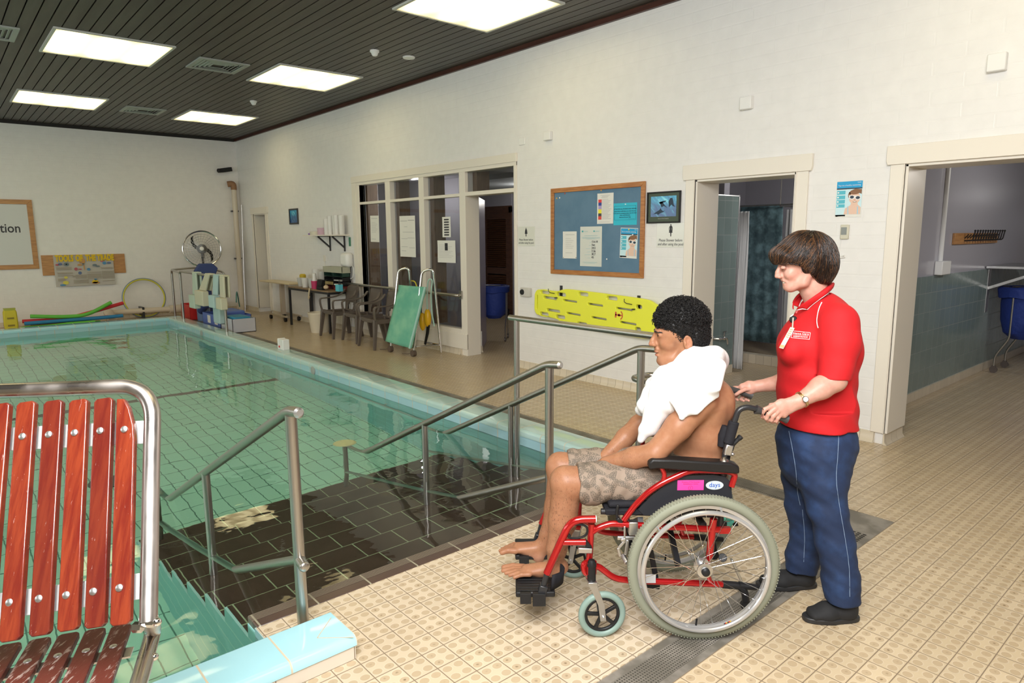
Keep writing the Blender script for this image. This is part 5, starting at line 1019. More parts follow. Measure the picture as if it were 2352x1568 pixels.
# handrail across the glazed screen
t = thing('handrail', (-7.39, YR-.1, .83), 'steel grab rail mounted across the glazed screen behind the chairs', 'handrail'); o_ = (-7.39, YR-.1, .83)
b = MB(); b.tube(fillet([(-10.50, YR, .84), (-10.50, YR-.09, .84), (-7.36, YR-.09, .83), (-7.36, YR, .83)], .03), .021, 12); b.build('rail', M_STEEL, parent=t, org=o_)
for x in (-10.5, -7.36): b = MB(); b.box(x-.03, x+.03, YR-.035, YR-.02, .78, .89); b.build('rail_plate', M_STEEL, parent=t, org=o_)
b = MB(); b.tube([(-10.3, YR+.10, .93), (-7.5, YR+.10, .93)], .02, 10) if False else b.box(-8.25, -8.05, YR+.11, YR+.13, .80, .87); b.box(-8.20, -8.15, YR+.11, YR+.125, .72, .80); tag(b.build('door_closer', principled('closer_grey', (.25, .24, .24), .5), org=(-8.1, YR+.12, .8)), 'small grey latch unit inside the right pane above the rail', 'latch')
# ------------------------------------------------------------------ plastic armchairs
M_CHAIR = principled('grey_brown_resin', (.115, .092, .075), .35)
def make_chair(label):
    t = thing('plastic_armchair', (0, 0, 0), label, 'chair', group='grey plastic armchairs')
    hw = .265
    b = MB(); V = []; F = []; n, m = 10, 10
    for i in range(n+1):
        for j in range(m+1):
            u, v = i/n*2-1, j/m; V.append((u*.22, -.22+.44*v, .42-.03*v-.015*(1-u*u)))
    for i in range(n):
        for j in range(m): a = i*(m+1)+j; F.append((a, a+m+1, a+m+2, a+1))
    b.add(V, F); s = b.build('seat', M_CHAIR, parent=t); md = s.modifiers.new('s', 'SOLIDIFY'); md.thickness = .02
    b = MB(); b.prism([(-.24, .40), (-.22, .44), (.22, .44), (.24, .40), (.17, .40), (.15, .385), (-.15, .385), (-.17, .40)], .025, (0, -.235, 0)); b.box(-.245, -.22, -.23, .20, .37, .43); b.box(.22, .245, -.23, .20, .37, .43); b.build('seat_apron', M_CHAIR, parent=t, bevel=.006)
    for s in (-1, 1):
        b = MB(); b.add([(s*(.25+dx), y, z) for (y, z, dx) in [(-.24, .44, -.045), (-.17, .44, -.045), (-.27, 0, .0), (-.225, 0, .0)] for dx in (dx, dx+.045)] if False else [(s*x_, y_, z_) for x_, y_, z_ in ((.195, -.24, .44), (.25, -.24, .44), (.25, -.17, .44), (.195, -.17, .44), (.252, -.275, 0), (.285, -.275, 0), (.285, -.235, 0), (.252, -.235, 0))], [(0, 1, 2, 3), (4, 7, 6, 5), (0, 4, 5, 1), (1, 5, 6, 2), (2, 6, 7, 3), (3, 7, 4, 0)]); b.build('leg', M_CHAIR, parent=t, bevel=.006)
        b = MB(); b.add([(s*x_, y_, z_) for x_, y_, z_ in ((.16, .13, .43), (.235, .13, .43), (.235, .22, .43), (.16, .22, .43), (.225, .22, 0), (.265, .22, 0), (.265, .28, 0), (.225, .28, 0))], [(0, 1, 2, 3), (4, 7, 6, 5), (0, 4, 5, 1), (1, 5, 6, 2), (2, 6, 7, 3), (3, 7, 4, 0)]); b.build('leg', M_CHAIR, parent=t, bevel=.006)
        b = MB(); P = catmull([(s*.245, -.215, .42), (s*.262, -.235, .54), (s*.268, -.225, .615), (s*.272, -.14, .625), (s*.268, .02, .635), (s*.25, .13, .68), (s*.22, .19, .76)], 5)
        V = []; F = []
        for i, p in enumerate(P):
            T = P[min(i+1, len(P)-1)]-P[max(i-1, 0)]; T /= np.linalg.norm(T); Xx = np.array((1., 0, 0)); Nn = np.cross(T, Xx); Nn /= np.linalg.norm(Nn)
            for a_, c_2 in ((-.028, -.009), (.028, -.009), (.028, .009), (-.028, .009)): V.append(p+Xx*a_+Nn*c_2)
        for i in range(len(P)-1):
            for j in range(4): F.append((i*4+j, i*4+(j+1) % 4, i*4+4+(j+1) % 4, i*4+4+j))
        F += [(0, 1, 2, 3), tuple(len(V)-1-q for q in range(4))]; b.add(V, F); b.build('armrest', M_CHAIR, parent=t, bevel=.004)
    b = MB(); V = []; F = []; n, m = 14, 12
    for i in range(n+1):
        for j in range(m+1):
            u, v = i/n*2-1, j/m; z = .40+.44*v; wd = .17+.06*math.sin(min(1, v*1.2)*PI/2)-.03*max(0, v-.8)*5*abs(u)
            z -= .05*abs(u)**3*max(0, v-.4); V.append((u*wd, .17+.13*v-.045*(u*u)*1.2*v+.0, z))
    for i in range(n):
        for j in range(m):
            if 3 <= i < 11 and 1 <= j < 4 and not (i in (3, 10) and j == 3): continue
            a = i*(m+1)+j; F.append((a, a+m+1, a+m+2, a+1))
    b.add(V, F); s = b.build('backrest', M_CHAIR, parent=t); md = s.modifiers.new('s', 'SOLIDIFY'); md.thickness = .014
    return t
ch = make_chair('grey-brown plastic armchair nearest the cream bucket, leftmost of the three'); ch.location = (-10.21, 5.07, 0); ch.rotation_euler = (0, 0, -.06)
for (x, y, lb) in ((-9.52, 5.12, 'grey-brown plastic armchair in the middle of the three'), (-8.80, 5.02, 'grey-brown plastic armchair right behind the green mesh frame')):
    c2 = copy_tree(ch); c2.location = (x, y, 0); c2['label'] = lb
# ------------------------------------------------------------------ folding steel frame with green mesh, fins
t = thing('mesh_lounger', (-8.0, 4.95, 0), 'folded steel frame with green mesh sling leaning before the screen', 'folding frame'); o_ = (-8.0, 4.95, 0)
for i, (xf, yf, xt, yt, xr, yr) in enumerate(((-8.28, 4.86, -8.22, 5.10, -8.62, 5.30), (-7.74, 4.90, -7.66, 5.13, -7.66, 5.30))):
    b = MB(); b.tube(fillet([(xf, yf, .05), (xt-.08, yt-.06, 1.16), (xt+.06, yt+.03, 1.19), (xr+(.30 if i == 0 else 0), yr, .02)], .07, 6), .018, 12); b.build('tube_frame', M_CHROME, parent=t, org=o_)
    b = MB(); b.cyl((xf-.0, yf-.03, .045), (xf, yf+.02, .045), .045, None, 16); b.tube([(xf, yf, .06), (xf-.08, yf-.04, .03), (xf-.2, yf-.06, .022)], .006, 6); b.build('wheel_clamp', principled('brown_rubber', (.10, .07, .05), .6), parent=t, org=o_)
b = MB(); b.tube([(-7.98, 5.28, .12), (-7.67, 5.29, .12)], .016, 10); b.tube([(-8.28, 4.89, .12), (-7.74, 4.92, .12)], .012, 8); b.tube([(-7.73, 4.93, .13), (-7.67, 5.28, .12)], .014, 8); b.build('cross_bar', M_CHROME, parent=t, org=o_)
M_MESH = principled('green_mesh_fabric', (.10, .38, .24), .7); N = NT(M_MESH); N.base(N.mix(N.smooth(N.noise(N.pos(), 3.5, 3.), .3, .7), (.12, .42, .30), (.24, .56, .38)))
b = MB(); V = []; F = []; n, m = 12, 20
for i in range(n+1):
    for j in range(m+1):
        u, v = i/n, j/m; xl = -8.36+(-8.245+8.36)*v; xr = -7.72+(-7.60+7.72)*v; yl = 4.82+.19*v; V.append((xl+(xr-xl)*u, yl+.03*u-.012*math.sin(u*PI)+.006*math.sin(v*30)*(v > .75), .15+.80*v-.03*u*(1-v)))
for i in range(n):
    for j in range(m): a = i*(m+1)+j; F.append((a, a+m+1, a+m+2, a+1))
b.add(V, F); s = b.build('mesh_sling', M_MESH, parent=t, org=o_); md = s.modifiers.new('s', 'SOLIDIFY'); md.thickness = .008
b = MB(); b.tube([(-7.735, 4.83, .12), (-7.60, 5.02, .95)], .016, 8); b.build('sling_hem', principled('mint_hem', (.35, .60, .52), .6), parent=t, org=o_)
b = MB(); b.ball((-7.83, 5.20, .50), (.055, .05, .13), 16, 12); fn = b.build('swim_fin', principled('orange_yellow_rubber', (.80, .45, .01), .4), org=(-7.83, 5.2, .6)); tag(fn, 'yellow and black swim fin hanging inside the right of the green frame', 'swim fin')
b = MB(); b.prism([(-7.845, .40), (-7.79, .40), (-7.82, .28), (-7.90, .11), (-7.925, .12), (-7.87, .28)], .02, (0, 5.19, 0)); b.build('fin_blade', M_BLACK, parent=fn, org=(-7.83, 5.2, .6))
b = MB(); b.tube(catmull([(-7.80, 5.18, .62), (-7.77, 5.16, .80), (-7.70, 5.14, 1.02), (-7.62, 5.15, 1.03), (-7.64, 5.14, .85), (-7.66, 5.16, .6), (-7.67, 5.2, .4)], 5), .010, 6); b.build('rope', principled('mint_rope', (.40, .60, .50), .7), parent=fn, org=(-7.83, 5.2, .6))
b = MB(); b.ball((-8.05, 5.26, .42), (.05, .05, .13), 14, 10); f2 = b.build('swim_fin', principled('orange_yellow_rubber', (.80, .45, .01), .4), org=(-8.05, 5.26, .5)); tag(f2, 'orange-yellow fin half hidden behind the green mesh sling', 'swim fin')
b = MB(); b.tube(catmull([(-8.07, 5.24, .52), (-8.05, 5.2, .8), (-8.12, 5.2, .98), (-8.22, 5.17, 1.0)], 5), .009, 6); b.build('rope', principled('yellow_rope', (.60, .50, .03), .6), parent=f2, org=(-8.05, 5.26, .5))
# ------------------------------------------------------------------ linen trolleys with blue bags
M_BAG = principled('royal_blue_bag', (.012, .035, .22), .7); N = NT(M_BAG); N.bump(N.noise(N.obj(), 14., 3.), .5, .02)
def linen_trolley(loc, rz, label, sc=1., shelf=False):
    t = thing('linen_trolley', loc, label, 'linen trolley', rz); W = .23
    for sx in (-1, 1):
        b = MB(); b.tube(fillet([(sx*W, -.22, .04+.03), (sx*W, -.22, .24), (sx*W, -.05, .42), (sx*W, -.05, 1.0)], .05), .011, 8); b.build('leg', M_STEEL, parent=t)
        b = MB(); b.tube(fillet([(sx*W, .22, .07), (sx*W, .22, .20), (sx*W, .10, .42), (sx*W, .10, .98)], .05), .011, 8); b.build('leg', M_STEEL, parent=t)
        for yy in (-.22, .22): b = MB(); b.cyl((sx*W-.012, yy, .04), (sx*W+.012, yy, .04), .04, None, 16); b.box(sx*W-.016, sx*W+.016, yy-.02, yy+.02, .05, .085); b.build('caster', principled('caster_grey', (.09, .07, .06), .4), parent=t)
    b = MB(); b.torus((0, .02, .98), .24, .011, (0, 0, 1), 40, 8); b.build('hoop', M_STEEL, parent=t)
    b = MB(); V = []; F = []; n, m = 28, 10
    prof = [(.275, .88), (.285, .98), (.255, 1.0), (.235, .985), (.24, .80), (.235, .62), (.20, .47), (.12, .40), (.0, .39)]
    for j, (r_, z_) in enumerate(prof):
        for k in range(n): a = 2*PI*k/n; q = 1+.03*math.sin(3*a+j)+.02*math.sin(7*a-j); V.append((r_*q*math.cos(a), .02+r_*q*math.sin(a), z_+.01*math.sin(5*a)*(j < 2)))
    for j in range(len(prof)-1):
        for k in range(n): F.append((j*n+k, j*n+(k+1) % n, (j+1)*n+(k+1) % n, (j+1)*n+k))
    b.add(V, F); b.build('bag', M_BAG, parent=t)
    t.scale = (sc, sc, sc); return t
linen_trolley((-8.15, 6.66, 0), .75, 'wheeled steel frame with a blue linen bag in the doorway of the screen', .86)
lt2 = linen_trolley((-1.93, 9.5, 0), 1.57, 'wheeled steel frame with a blue linen bag in the right-hand passage', 1.0)
b = MB(); b.box(-2.29, -1.2, 9.15, 10.3, 1.215, 1.24); b.bar((-2.29, 9.3, .98), (-1.75, 9.3, 1.21), .03, .03); b.box(-2.295, -2.285, 9.25, 9.35, .7, 1.2); tag(b.build('bench_shelf', M_ALU, org=(-2.29, 9.7, 1.2)), 'folding steel shelf on a diagonal strut in the passage over the blue bag', 'shelf')
# ------------------------------------------------------------------ wheelchair, in the local frame (r right, s away, z up)
WR0, WS0 = .77, 2.785
def local_root(name, r, s, label, cat, z=0.):
    P = RV*r+SV*s; return thing(name, (P[0], P[1], z), label, cat, YAW)
WC = local_root('wheelchair', WR0, WS0, 'red-framed wheelchair with grey-green tyres carrying the seated man', 'wheelchair'); WO = (WR0, WS0, 0)
M_RED = principled('metallic_red_paint', (.50, .010, .012), .22, .55, .6, Coat_Weight=.6)
M_TYRE = principled('grey_green_tyre', (.23, .24, .175), .7); N = NT(M_TYRE)
M_CTYRE = principled('grey_teal_caster_tyre', (.22, .31, .27), .45)
M_SILV = principled('silver_painted_rim', (.60, .60, .60), .3, .7)
M_VINYL = principled('black_vinyl', (.012, .011, .011), .42, 0., .35); N = NT(M_VINYL); N.bump(N.noise(N.obj(), 180., 2.), .15, .002)
M_FAB = principled('black_seat_fabric', (.013, .013, .017), .8, 0., .3); N = NT(M_FAB); N.bump(N.noise(N.obj(), 30., 3.), .4, .01)
def wb(b, name, mat, bev=0., parent=None, **k): return b.build(name, mat, parent=parent or WC, org=WO, bevel=bev, **k)
SN, SF = 2.510, 3.062
def rear_wheel(s, out, C=None):
    C = np.array((.757, s, .3055)) if C is None else C
    b = MB(); b.torus(C, .2825, .0215, (0, 1, 0), 96, 12)
    for k in range(150):
        a = 2*PI*k/150; d = np.array((math.cos(a), 0, math.sin(a))); t = np.array((-math.sin(a), 0, math.cos(a)))
        for q in (-1, 1): b.obox(C+d*.3005+np.array((0, q*.009, 0)), .0030, .0055, .0022, t, (0, 1, 0), d)
    w = wb(b, 'rear_wheel', M_TYRE)
    b = MB(); n = 96
    V = []; F = []
    for k in range(n):
        a = 2*PI*k/n; d = np.array((math.cos(a), 0, math.sin(a)))
        for (r_, y_) in ((.270, -.013), (.2655, -.012), (.250, -.006), (.250, .006), (.2655, .012), (.270, .013)): V.append(C+d*r_+np.array((0, y_, 0)))
    for k in range(n):
        for j in range(6): F.append((k*6+j, k*6+(j+1) % 6, ((k+1) % n)*6+(j+1) % 6, ((k+1) % n)*6+j))
    b.add(V, F); wb(b, 'rim', M_SILV, parent=w)
    b = MB(); H = C+np.array((0, out*.040, 0)); b.torus(H, .2475, .0095, (0, 1, 0), 96, 10)
    for k in range(6): a = 2*PI*k/6+.3; d = np.array((math.cos(a), 0, math.sin(a))); b.cyl(C+d*.262, H+d*.2475, .004, None, 6)
    wb(b, 'push_rim', M_SILV, parent=w)
    b = MB(); b.lathe([(.0, -.036), (.016, -.036), (.016, -.030), (.031, -.028), (.031, -.022), (.014, -.02), (.014, .02), (.031, .022), (.031, .028), (.016, .030), (.0, .036)], C, 24, (0, 1, 0)); wb(b, 'hub', M_ALU, parent=w)
    b = MB(); b.lathe([(.017, 0), (.016, .010), (.011, .014), (0, .015)], C+np.array((0, out*.034, 0)), 18, (0, out, 0)); wb(b, 'hub_cap', M_BLACK, parent=w)
    b = MB()
    for k in range(32):
        a0 = 2*PI*k/32; side = 1 if k % 2 else -1; off = (.85 if (k//2) % 2 else -.85)
        p0 = C+np.array((math.cos(a0+off)*.028, side*.025, math.sin(a0+off)*.028)); p1 = C+np.array((math.cos(a0)*.252, side*.003, math.sin(a0)*.252)); b.cyl(p0, p1, .0011, None, 5)
    wb(b, 'spokes', M_CHROME, parent=w)
    b = MB(); a = -1.65; d = np.array((math.cos(a), 0, math.sin(a))); b.cyl(C+d*.25, C+d*.222, .004, None, 8); wb(b, 'tyre_valve', M_BLACK, parent=w)
    return w
w1 = rear_wheel(SN, -1); w2 = rear_wheel(SF, 1)
b = MB(); a = -1.20
for q, mm in enumerate((2, 0, 1, 0, 1, 0)):
    b.mat((0, 1, 2)[q % 3]); aa = a+.020*q; d = np.array((math.cos(aa), 0, math.sin(aa))); t_ = np.array((-math.sin(aa), 0, math.cos(aa))); b.obox(np.array((.757, SN-.0095, .3055))+d*.258, .0026*1.0, .0007, .005, t_, (0, 1, 0), d)
wb(b, 'rim_sticker', [c_(.02, .02, .02), c_(.55, .03, .02), c_(.65, .45, .03)], parent=w1)
def wl(px, py, s): return np.array(L(px, py, s))
FT = .0135
def side_frame(s, near):
    """one side of the frame; px points are the near side's, mirrored in depth for the far side"""
    P = lambda px, py: np.array((L(px, py, 2.56)[0], s, L(px, py, 2.56)[2])); S = -1 if near else 1
    b = MB(); b.tube(fillet([P(1361, 1222), P(1372, 1214), P(1402, 1203), P(1480, 1208), P(1560, 1212), P(1655, 1218)], .02), FT, 14); wb(b, 'upper_side_tube', M_RED)
    b = MB(); b.tube(fillet([P(1359, 1203), P(1354, 1285), P(1350, 1306)], .03), FT, 14); b.tube(fillet([P(1342, 1298), P(1355, 1300), P(1374, 1301), P(1412, 1330), P(1450, 1334), P(1662, 1343)], .03), FT, 14); b.tube(catmull([P(1355, 1290), P(1342, 1298), P(1345, 1315), P(1358, 1318)], 5), FT*1.05, 12); wb(b, 'lower_side_tube', M_RED)
    b = MB(); b.tube([P(1640, 1192), P(1630, 1280)], FT*1.1, 14); b.obox(P(1665, 1218), .022, .010, .012, (1, 0, 0), (0, 1, 0), (0, 0, 1)); b.tube([P(1630, 1280), P(1622, 1310), P(1632, 1338)], FT*.8, 10); wb(b, 'axle_plate', M_RED)
    b = MB(); b.tube([P(1604, 1290) if False else P(1622, 1310)-np.array((0, 0, 0)), (.757, s+S*.03, .3055)], .009, 10); wb(b, 'axle', M_STEEL)
    b = MB(); b.tube(fillet([P(1660, 1343), P(1700, 1346), P(1712, 1360), P(1714, 1380)], .03), .0155, 12); b.tube([P(1698, 1345), P(1738, 1350)], [.016, .012], 12); wb(b, 'anti_tip_arm', M_BLACK)
    b = MB(); b.cyl(P(1714, 1390)+np.array((0, -.008, 0)), P(1714, 1390)+np.array((0, .008, 0)), .022, None, 16); b.tube([P(1713, 1370), P(1714, 1392)], .007, 8); wb(b, 'anti_tip_wheel', M_BLACK)
    # armrest
    b = MB(); b.tube(fillet([P(1433, 1196), P(1458, 1162), P(1490, 1130), P(1524, 1108), P(1577, 1084), P(1600, 1080), P(1676, 1083), P(1690, 1090), P(1681, 1118)], .03), FT*.92, 14); b.tube(fillet([P(1520, 1074), P(1528, 1090), P(1522, 1110)], .02), FT*.7, 10); wb(b, 'armrest_tube', M_RED)
    b = MB(); A0, A1, A2 = P(1490, 1056), P(1560, 1063), P(1695, 1069); pr = []
    tz = [(P(1489, 1074)), (P(1488, 1058)), (P(1496, 1050)), (P(1540, 1051)), (P(1675, 1059)), (P(1694, 1066)), (P(1695, 1083)), (P(1686, 1084)), (P(1600, 1078)), (P(1510, 1072))]
    b.prism([(p[0], p[2]) for p in tz], .060, (0, s-.030, 0), (1, 0, 0), (0, 0, 1), (0, 1, 0)); wb(b, 'armrest_pad', M_VINYL, .008, seg=3)
    b = MB(); g = [P(1466, 1172), P(1500, 1140), P(1535, 1112), P(1570, 1096), P(1640, 1092), P(1668, 1097), P(1682, 1110), P(1684, 1150), P(1640, 1190), P(1480, 1186)]
    b.prism([(p[0], p[2]) for p in g], .004, (0, s+.006, 0), (1, 0, 0), (0, 0, 1), (0, 1, 0)); gd = wb(b, 'side_guard', principled('dark_grey_guard', (.020, .021, .026), .5, 0., .35), .001)
    if near:
        Y0 = s+.0045; a_, c_p = P(1557.5, 1104.5), P(1617.5, 1127)
        b = MB(); b.box(a_[0], c_p[0], Y0-.0006, Y0, c_p[2], a_[2]); lb = wb(b, 'pink_label', principled('neon_pink_label', (.92, .06, .34), .4), parent=gd)
        b = MB(); xm = (a_[0]+c_p[0])/2; text_mesh(b, 'Property of The Victorian', .0068, (xm, Y0-.001, a_[2]-.010), (1, 0, 0), (0, 0, 1), .0004, 'CENTER'); text_mesh(b, 'Rehabilitation Centre', .0068, (xm, Y0-.001, a_[2]-.018), (1, 0, 0), (0, 0, 1), .0004, 'CENTER')
        text_mesh(b, '1', .014, (xm, Y0-.001, c_p[2]+.0045), (1, 0, 0), (0, 0, 1), .0004, 'CENTER'); b.torus((xm, Y0-.001, c_p[2]+.0095), .0088, .0006, (0, 1, 0), 24, 5); wb(b, 'label_text', principled('dark_pink_print', (.45, .01, .10), .5), parent=lb, smooth=False)
        o_ = P(1643, 1116); b = MB(); V = [o_+np.array((.0355*math.cos(t), 0, .0185*math.sin(t))) for t in np.linspace(0, 2*PI, 32, endpoint=False)]
        b.prism([(v[0], v[2]) for v in V], -.0008, (0, Y0, 0), (1, 0, 0), (0, 0, 1), (0, 1, 0)); ov = wb(b, 'oval_badge', principled('silver_badge', (.55, .60, .62), .35), parent=gd, smooth=False)
        b = MB(); text_mesh(b, 'days', .026, (o_[0], Y0-.0012, o_[2]-.0065), (1, 0, 0), (0, 0, 1), .0005, 'CENTER'); wb(b, 'badge_text', principled('badge_blue', (.01, .10, .50), .4), parent=ov, smooth=False)
    # brake
    b = MB(); b.tube(catmull([P(1420, 1160), P(1417, 1180), P(1420, 1195)], 5), .006, 10); b.bar(P(1418, 1190), P(1437, 1214), .016, .020, (0, 1, 0)); wb(b, 'brake_lever', M_BLACK, .004)
    b = MB(); q = np.array((0, S*.012, 0)); b.bar(P(1434, 1206)+q, P(1434, 1238)+q, .008, .006, (0, 1, 0)); b.bar(P(1425, 1238)+q, P(1437, 1237)+q, .014, .008, (0, 1, 0)); b.bar(P(1437, 1237)+q, P(1419, 1258)+q, .012, .006, (0, 1, 0)); b.bar(P(1419, 1256)+q, P(1424, 1276)+q, .012, .006, (0, 1, 0)); b.bar(P(1441, 1238)+q, P(1436, 1272)+q, .012, .006, (0, 1, 0)); b.bar(P(1418, 1236), P(1465, 1236), .016, .012, (0, 1, 0)); b.cyl(P(1432, 1278)-q, P(1438, 1288)+q*2, .0105, None, 14)
    b.bar(P(1443, 1201), P(1465, 1201), .032, .006, (0, 1, 0)) if False else b.obox(P(1454, 1212), .018, .017, .028, (1, 0, 0), (0, 1, 0), (0, 0, 1)); wb(b, 'brake_linkage', M_ALU, .003)
    # seat tube
    b = MB(); b.tube([P(1383, 1182)+np.array((0, -S*.03, 0)), P(1660, 1190)+np.array((0, -S*.03, 0))], .0125, 14); wb(b, 'seat_tube', M_BLACKM)
    # back cane, grip
    c0 = lambda px, py: np.array((L(px, py, 2.585)[0], s-S*.02, L(px, py, 2.585)[2]))
    b = MB(); b.tube(fillet([c0(1655, 1205), c0(1662, 1060), c0(1669, 1020), c0(1688, 965), c0(1696, 940), c0(1716, 934), c0(1745, 941), c0(1760, 946)], .035), .0115, 14); wb(b, 'back_cane', M_BLACKM)
    b = MB(); b.tube([c0(1672, 1018), c0(1686, 968)], .021, 14); wb(b, 'cane_sleeve', M_FAB, .004)
    b = MB(); b.bar(c0(1668, 1044), c0(1675, 1019), .030, .034, (0, 1, 0)); b.cyl(c0(1681, 1041)+np.array((0, -.016, 0)), c0(1681, 1041)+np.array((0, .016, 0)), .007, None, 10); wb(b, 'folding_joint', M_ALU, .005)
    b = MB(); b.tube(catmull([c0(1680, 1034), c0(1686, 1018), c0(1698, 1006), c0(1703, 1001)], 5), [.007]*5+[.009]*5+[.011]*5+[.006], 10); wb(b, 'folding_lever', M_BLACK)
    b = MB(); g0, g1 = c0(1736, 940), c0(1808, 962); b.tube([g0, g0*.85+g1*.15, g0*.5+g1*.5, g0*.12+g1*.88, g1], [.019, .0140, .0135, .0150, .019], 16); wb(b, 'hand_grip', principled('grey_black_grip', (.045, .045, .045), .5))
    b = MB(); b.tube([P(1663, 1062), P(1663, 1050)], .008, 10); b.lathe([(.022, 0), (.014, .012), (.008, .016)], P(1664, 1062), 14); wb(b, 'cane_socket', M_STEEL)
    return c0
c0N = side_frame(2.565, True); c0F = side_frame(3.005, False)
# front casters
def caster(r, s, z, yaw, hp):
    F_ = np.array((math.cos(yaw), math.sin(yaw), 0)); A_ = np.array((-math.sin(yaw), math.cos(yaw), 0)); C = np.array((r, s, z)); R_ = .098
    b = MB(); b.torus(C, R_-.013, .0135, A_, 48, 12); w = wb(b, 'caster_wheel', M_CTYRE)
    b = MB(); b.torus(C, R_-.030, .008, A_, 40, 8); b.cyl(C-A_*.013, C+A_*.013, .016, None, 16)
    for k in range(5): a = 2*PI*k/5+.5; d = F_*math.cos(a)+np.array((0, 0, 1))*math.sin(a); b.bar(C+d*.01, C+d*(R_-.03), .014, .012, A_)
    wb(b, 'caster_hub', M_BLACK, .002, parent=w)
    hp = np.array(hp)
    b = MB()
    for q in (-1, 1):
        o_ = A_*q*.024; pts = [hp+F_*.016+o_*.8, hp-F_*.016+o_*.8, C-F_*.010+np.array((0, 0, .05))+o_+(hp-C)*np.array((1, 1, 0))*.25, C-F_*.012-np.array((0, 0, .018))+o_, C+F_*.012-np.array((0, 0, .018))+o_, C+F_*.016+np.array((0, 0, .05))+o_+(hp-C)*np.array((1, 1, 0))*.25]
        n = len(pts); V = [p for p in pts]+[p+A_*.005 for p in pts]; b.add(V, [tuple(range(n)), tuple(range(2*n-1, n-1, -1))]+[((i+1) % n, i, n+i, n+(i+1) % n) for i in range(n)])
    b.cyl(C-A_*.032, C+A_*.032, .006, None, 12); b.obox(hp+np.array((0, 0, .002)), .018, .026, .006, F_, A_, (0, 0, 1)); wb(b, 'caster_fork', M_ALU, .0015, parent=w)
    b = MB(); b.lathe([(.0175, 0), (.0175, .062), (.019, .064), (.019, .075), (.012, .090), (0, .094)], hp+np.array((0, 0, .004)), 20); wb(b, 'caster_housing', M_BLACK, parent=w)
cC = L(1383, 1415, 2.52); cH = L(1358, 1333, 2.54); caster(cC[0], 2.525, .0995, .12, (cH[0], 2.532, cH[2]))
fC = L(1313, 1283, 3.0); caster(fC[0], 3.005, .0995, -.35, (fC[0]+.03, 3.03, cH[2]))
b = MB()
for s_, S in ((2.565, -1), (3.005, 1)):
    cp_ = np.array((L(1358, 1300, 2.54)[0]+(.0 if S < 0 else -.03), s_+S*.025, L(1358, 1300, 2.54)[2])); b.cyl(cp_+np.array((0, 0, -.03)), cp_+np.array((0, 0, .02)), .022, None, 16)
wb(b, 'caster_bosses', M_RED)
# swing-away legrests with foot plates
def legrest(s, near, dz=0.):
    P = lambda px, py: np.array((L(px, py, 2.54)[0], s, L(px, py, 2.54)[2]+dz)); S = -1 if near else 1
    b = MB(); b.tube(fillet([P(1368, 1193), P(1313, 1194), P(1290, 1240), P(1256, 1318)], .055, 8), .0155, 16); b.tube([P(1345, 1246), P(1287, 1246)], .013, 14); t = wb(b, 'legrest_tube', M_RED)
    b = MB(); b.cyl(P(1368, 1193), P(1370, 1193), .0155, .014, 16); wb(b, 'tube_cap', M_WHITE, parent=t)
    b = MB(); b.tube(catmull([P(1310, 1232), P(1303, 1222), P(1313, 1208), P(1333, 1205), P(1348, 1212), P(1347, 1228), P(1330, 1236), P(1310, 1236), P(1305, 1230)], 5), .0048, 10); wb(b, 'release_ring', M_BLACK, parent=t)
    b = MB(); b.bar(P(1328, 1263), P(1360, 1264), .022, .022, (0, 1, 0)); wb(b, 'hanger_latch', M_ALU, .003, parent=t)
    b = MB(); b.prism([(P(1345, 1238)[0], P(1345, 1238)[2]), (P(1360, 1256)[0], P(1360, 1256)[2]), (P(1345, 1257)[0], P(1345, 1257)[2])], .02, (0, s-.01, 0), (1, 0, 0), (0, 0, 1), (0, 1, 0)); wb(b, 'hanger_wedge', M_BLACK, .002, parent=t)
    b = MB(); b.tube([P(1257, 1316), P(1250, 1340), P(1236, 1382)], .0115, 12); b.bar(P(1250, 1344), P(1240, 1376), .034, .034, (0, 1, 0)); wb(b, 'footplate_stem', M_BLACKM, .004, parent=t)
    zz = P(1200, 1352)[2]-.012; r0 = P(1190, 1352)[0]; r1 = P(1275, 1352)[0]; i0, i1 = (s-.01, s+.165) if near else (s-.165, s+.01)
    b = MB(); b.add([(r0-.005, i0, zz-.03+.01), (r1, i0, zz-.04), (r1, i1, zz-.012), (r0-.02, i1, zz+.005), (r0-.005, i0, zz-.008), (r1, i0, zz-.012), (r1, i1, zz+.002), (r0-.02, i1, zz+.018)], [(0, 3, 2, 1), (4, 5, 6, 7), (0, 1, 5, 4), (1, 2, 6, 5), (2, 3, 7, 6), (3, 0, 4, 7)]) if False else b.box(r0-.01, r1, i0, i1, zz-.024, zz)
    fp = wb(b, 'footplate', M_BLACK, .006, parent=t)
    b = MB()
    for k in range(7): b.box(r0, r1-.012, i0+.012+k*.022, i0+.018+k*.022, zz, zz+.0015)
    b.obox((r0+.03, i0-.002, zz-.022), .022, .012, .022, (1, 0, 0), (0, 1, 0), (0, 0, 1)); b.obox((r0+.085, i0-.004, zz-.026), .026, .014, .026, (1, 0, 0), (0, 1, 0), (0, 0, 1)) if near else None
    wb(b, 'footplate_ribs', M_BLACK, .004, parent=t) if False else b.build('footplate_ribs', M_BLACK, parent=t, org=WO, bevel=.003)
    b = MB(); V = []; F = []; n = 12   # fabric heel loop
    for i in range(n+1):
        a = i/n; pth = np.array((r1-.015+.055*math.sin(PI*a), i0+.008+(i1-i0-.016)*a, zz+.035)); V += [pth+np.array((0, 0, -.035)), pth+np.array((.006, 0, .033-.01*math.sin(PI*a)))]
    for i in range(n): F.append((2*i, 2*i+2, 2*i+3, 2*i+1))
    b.add(V, F); h = wb(b, 'heel_loop', M_FAB, parent=t, fixn=False); md = h.modifiers.new('s', 'SOLIDIFY'); md.thickness = .005
    return t, zz
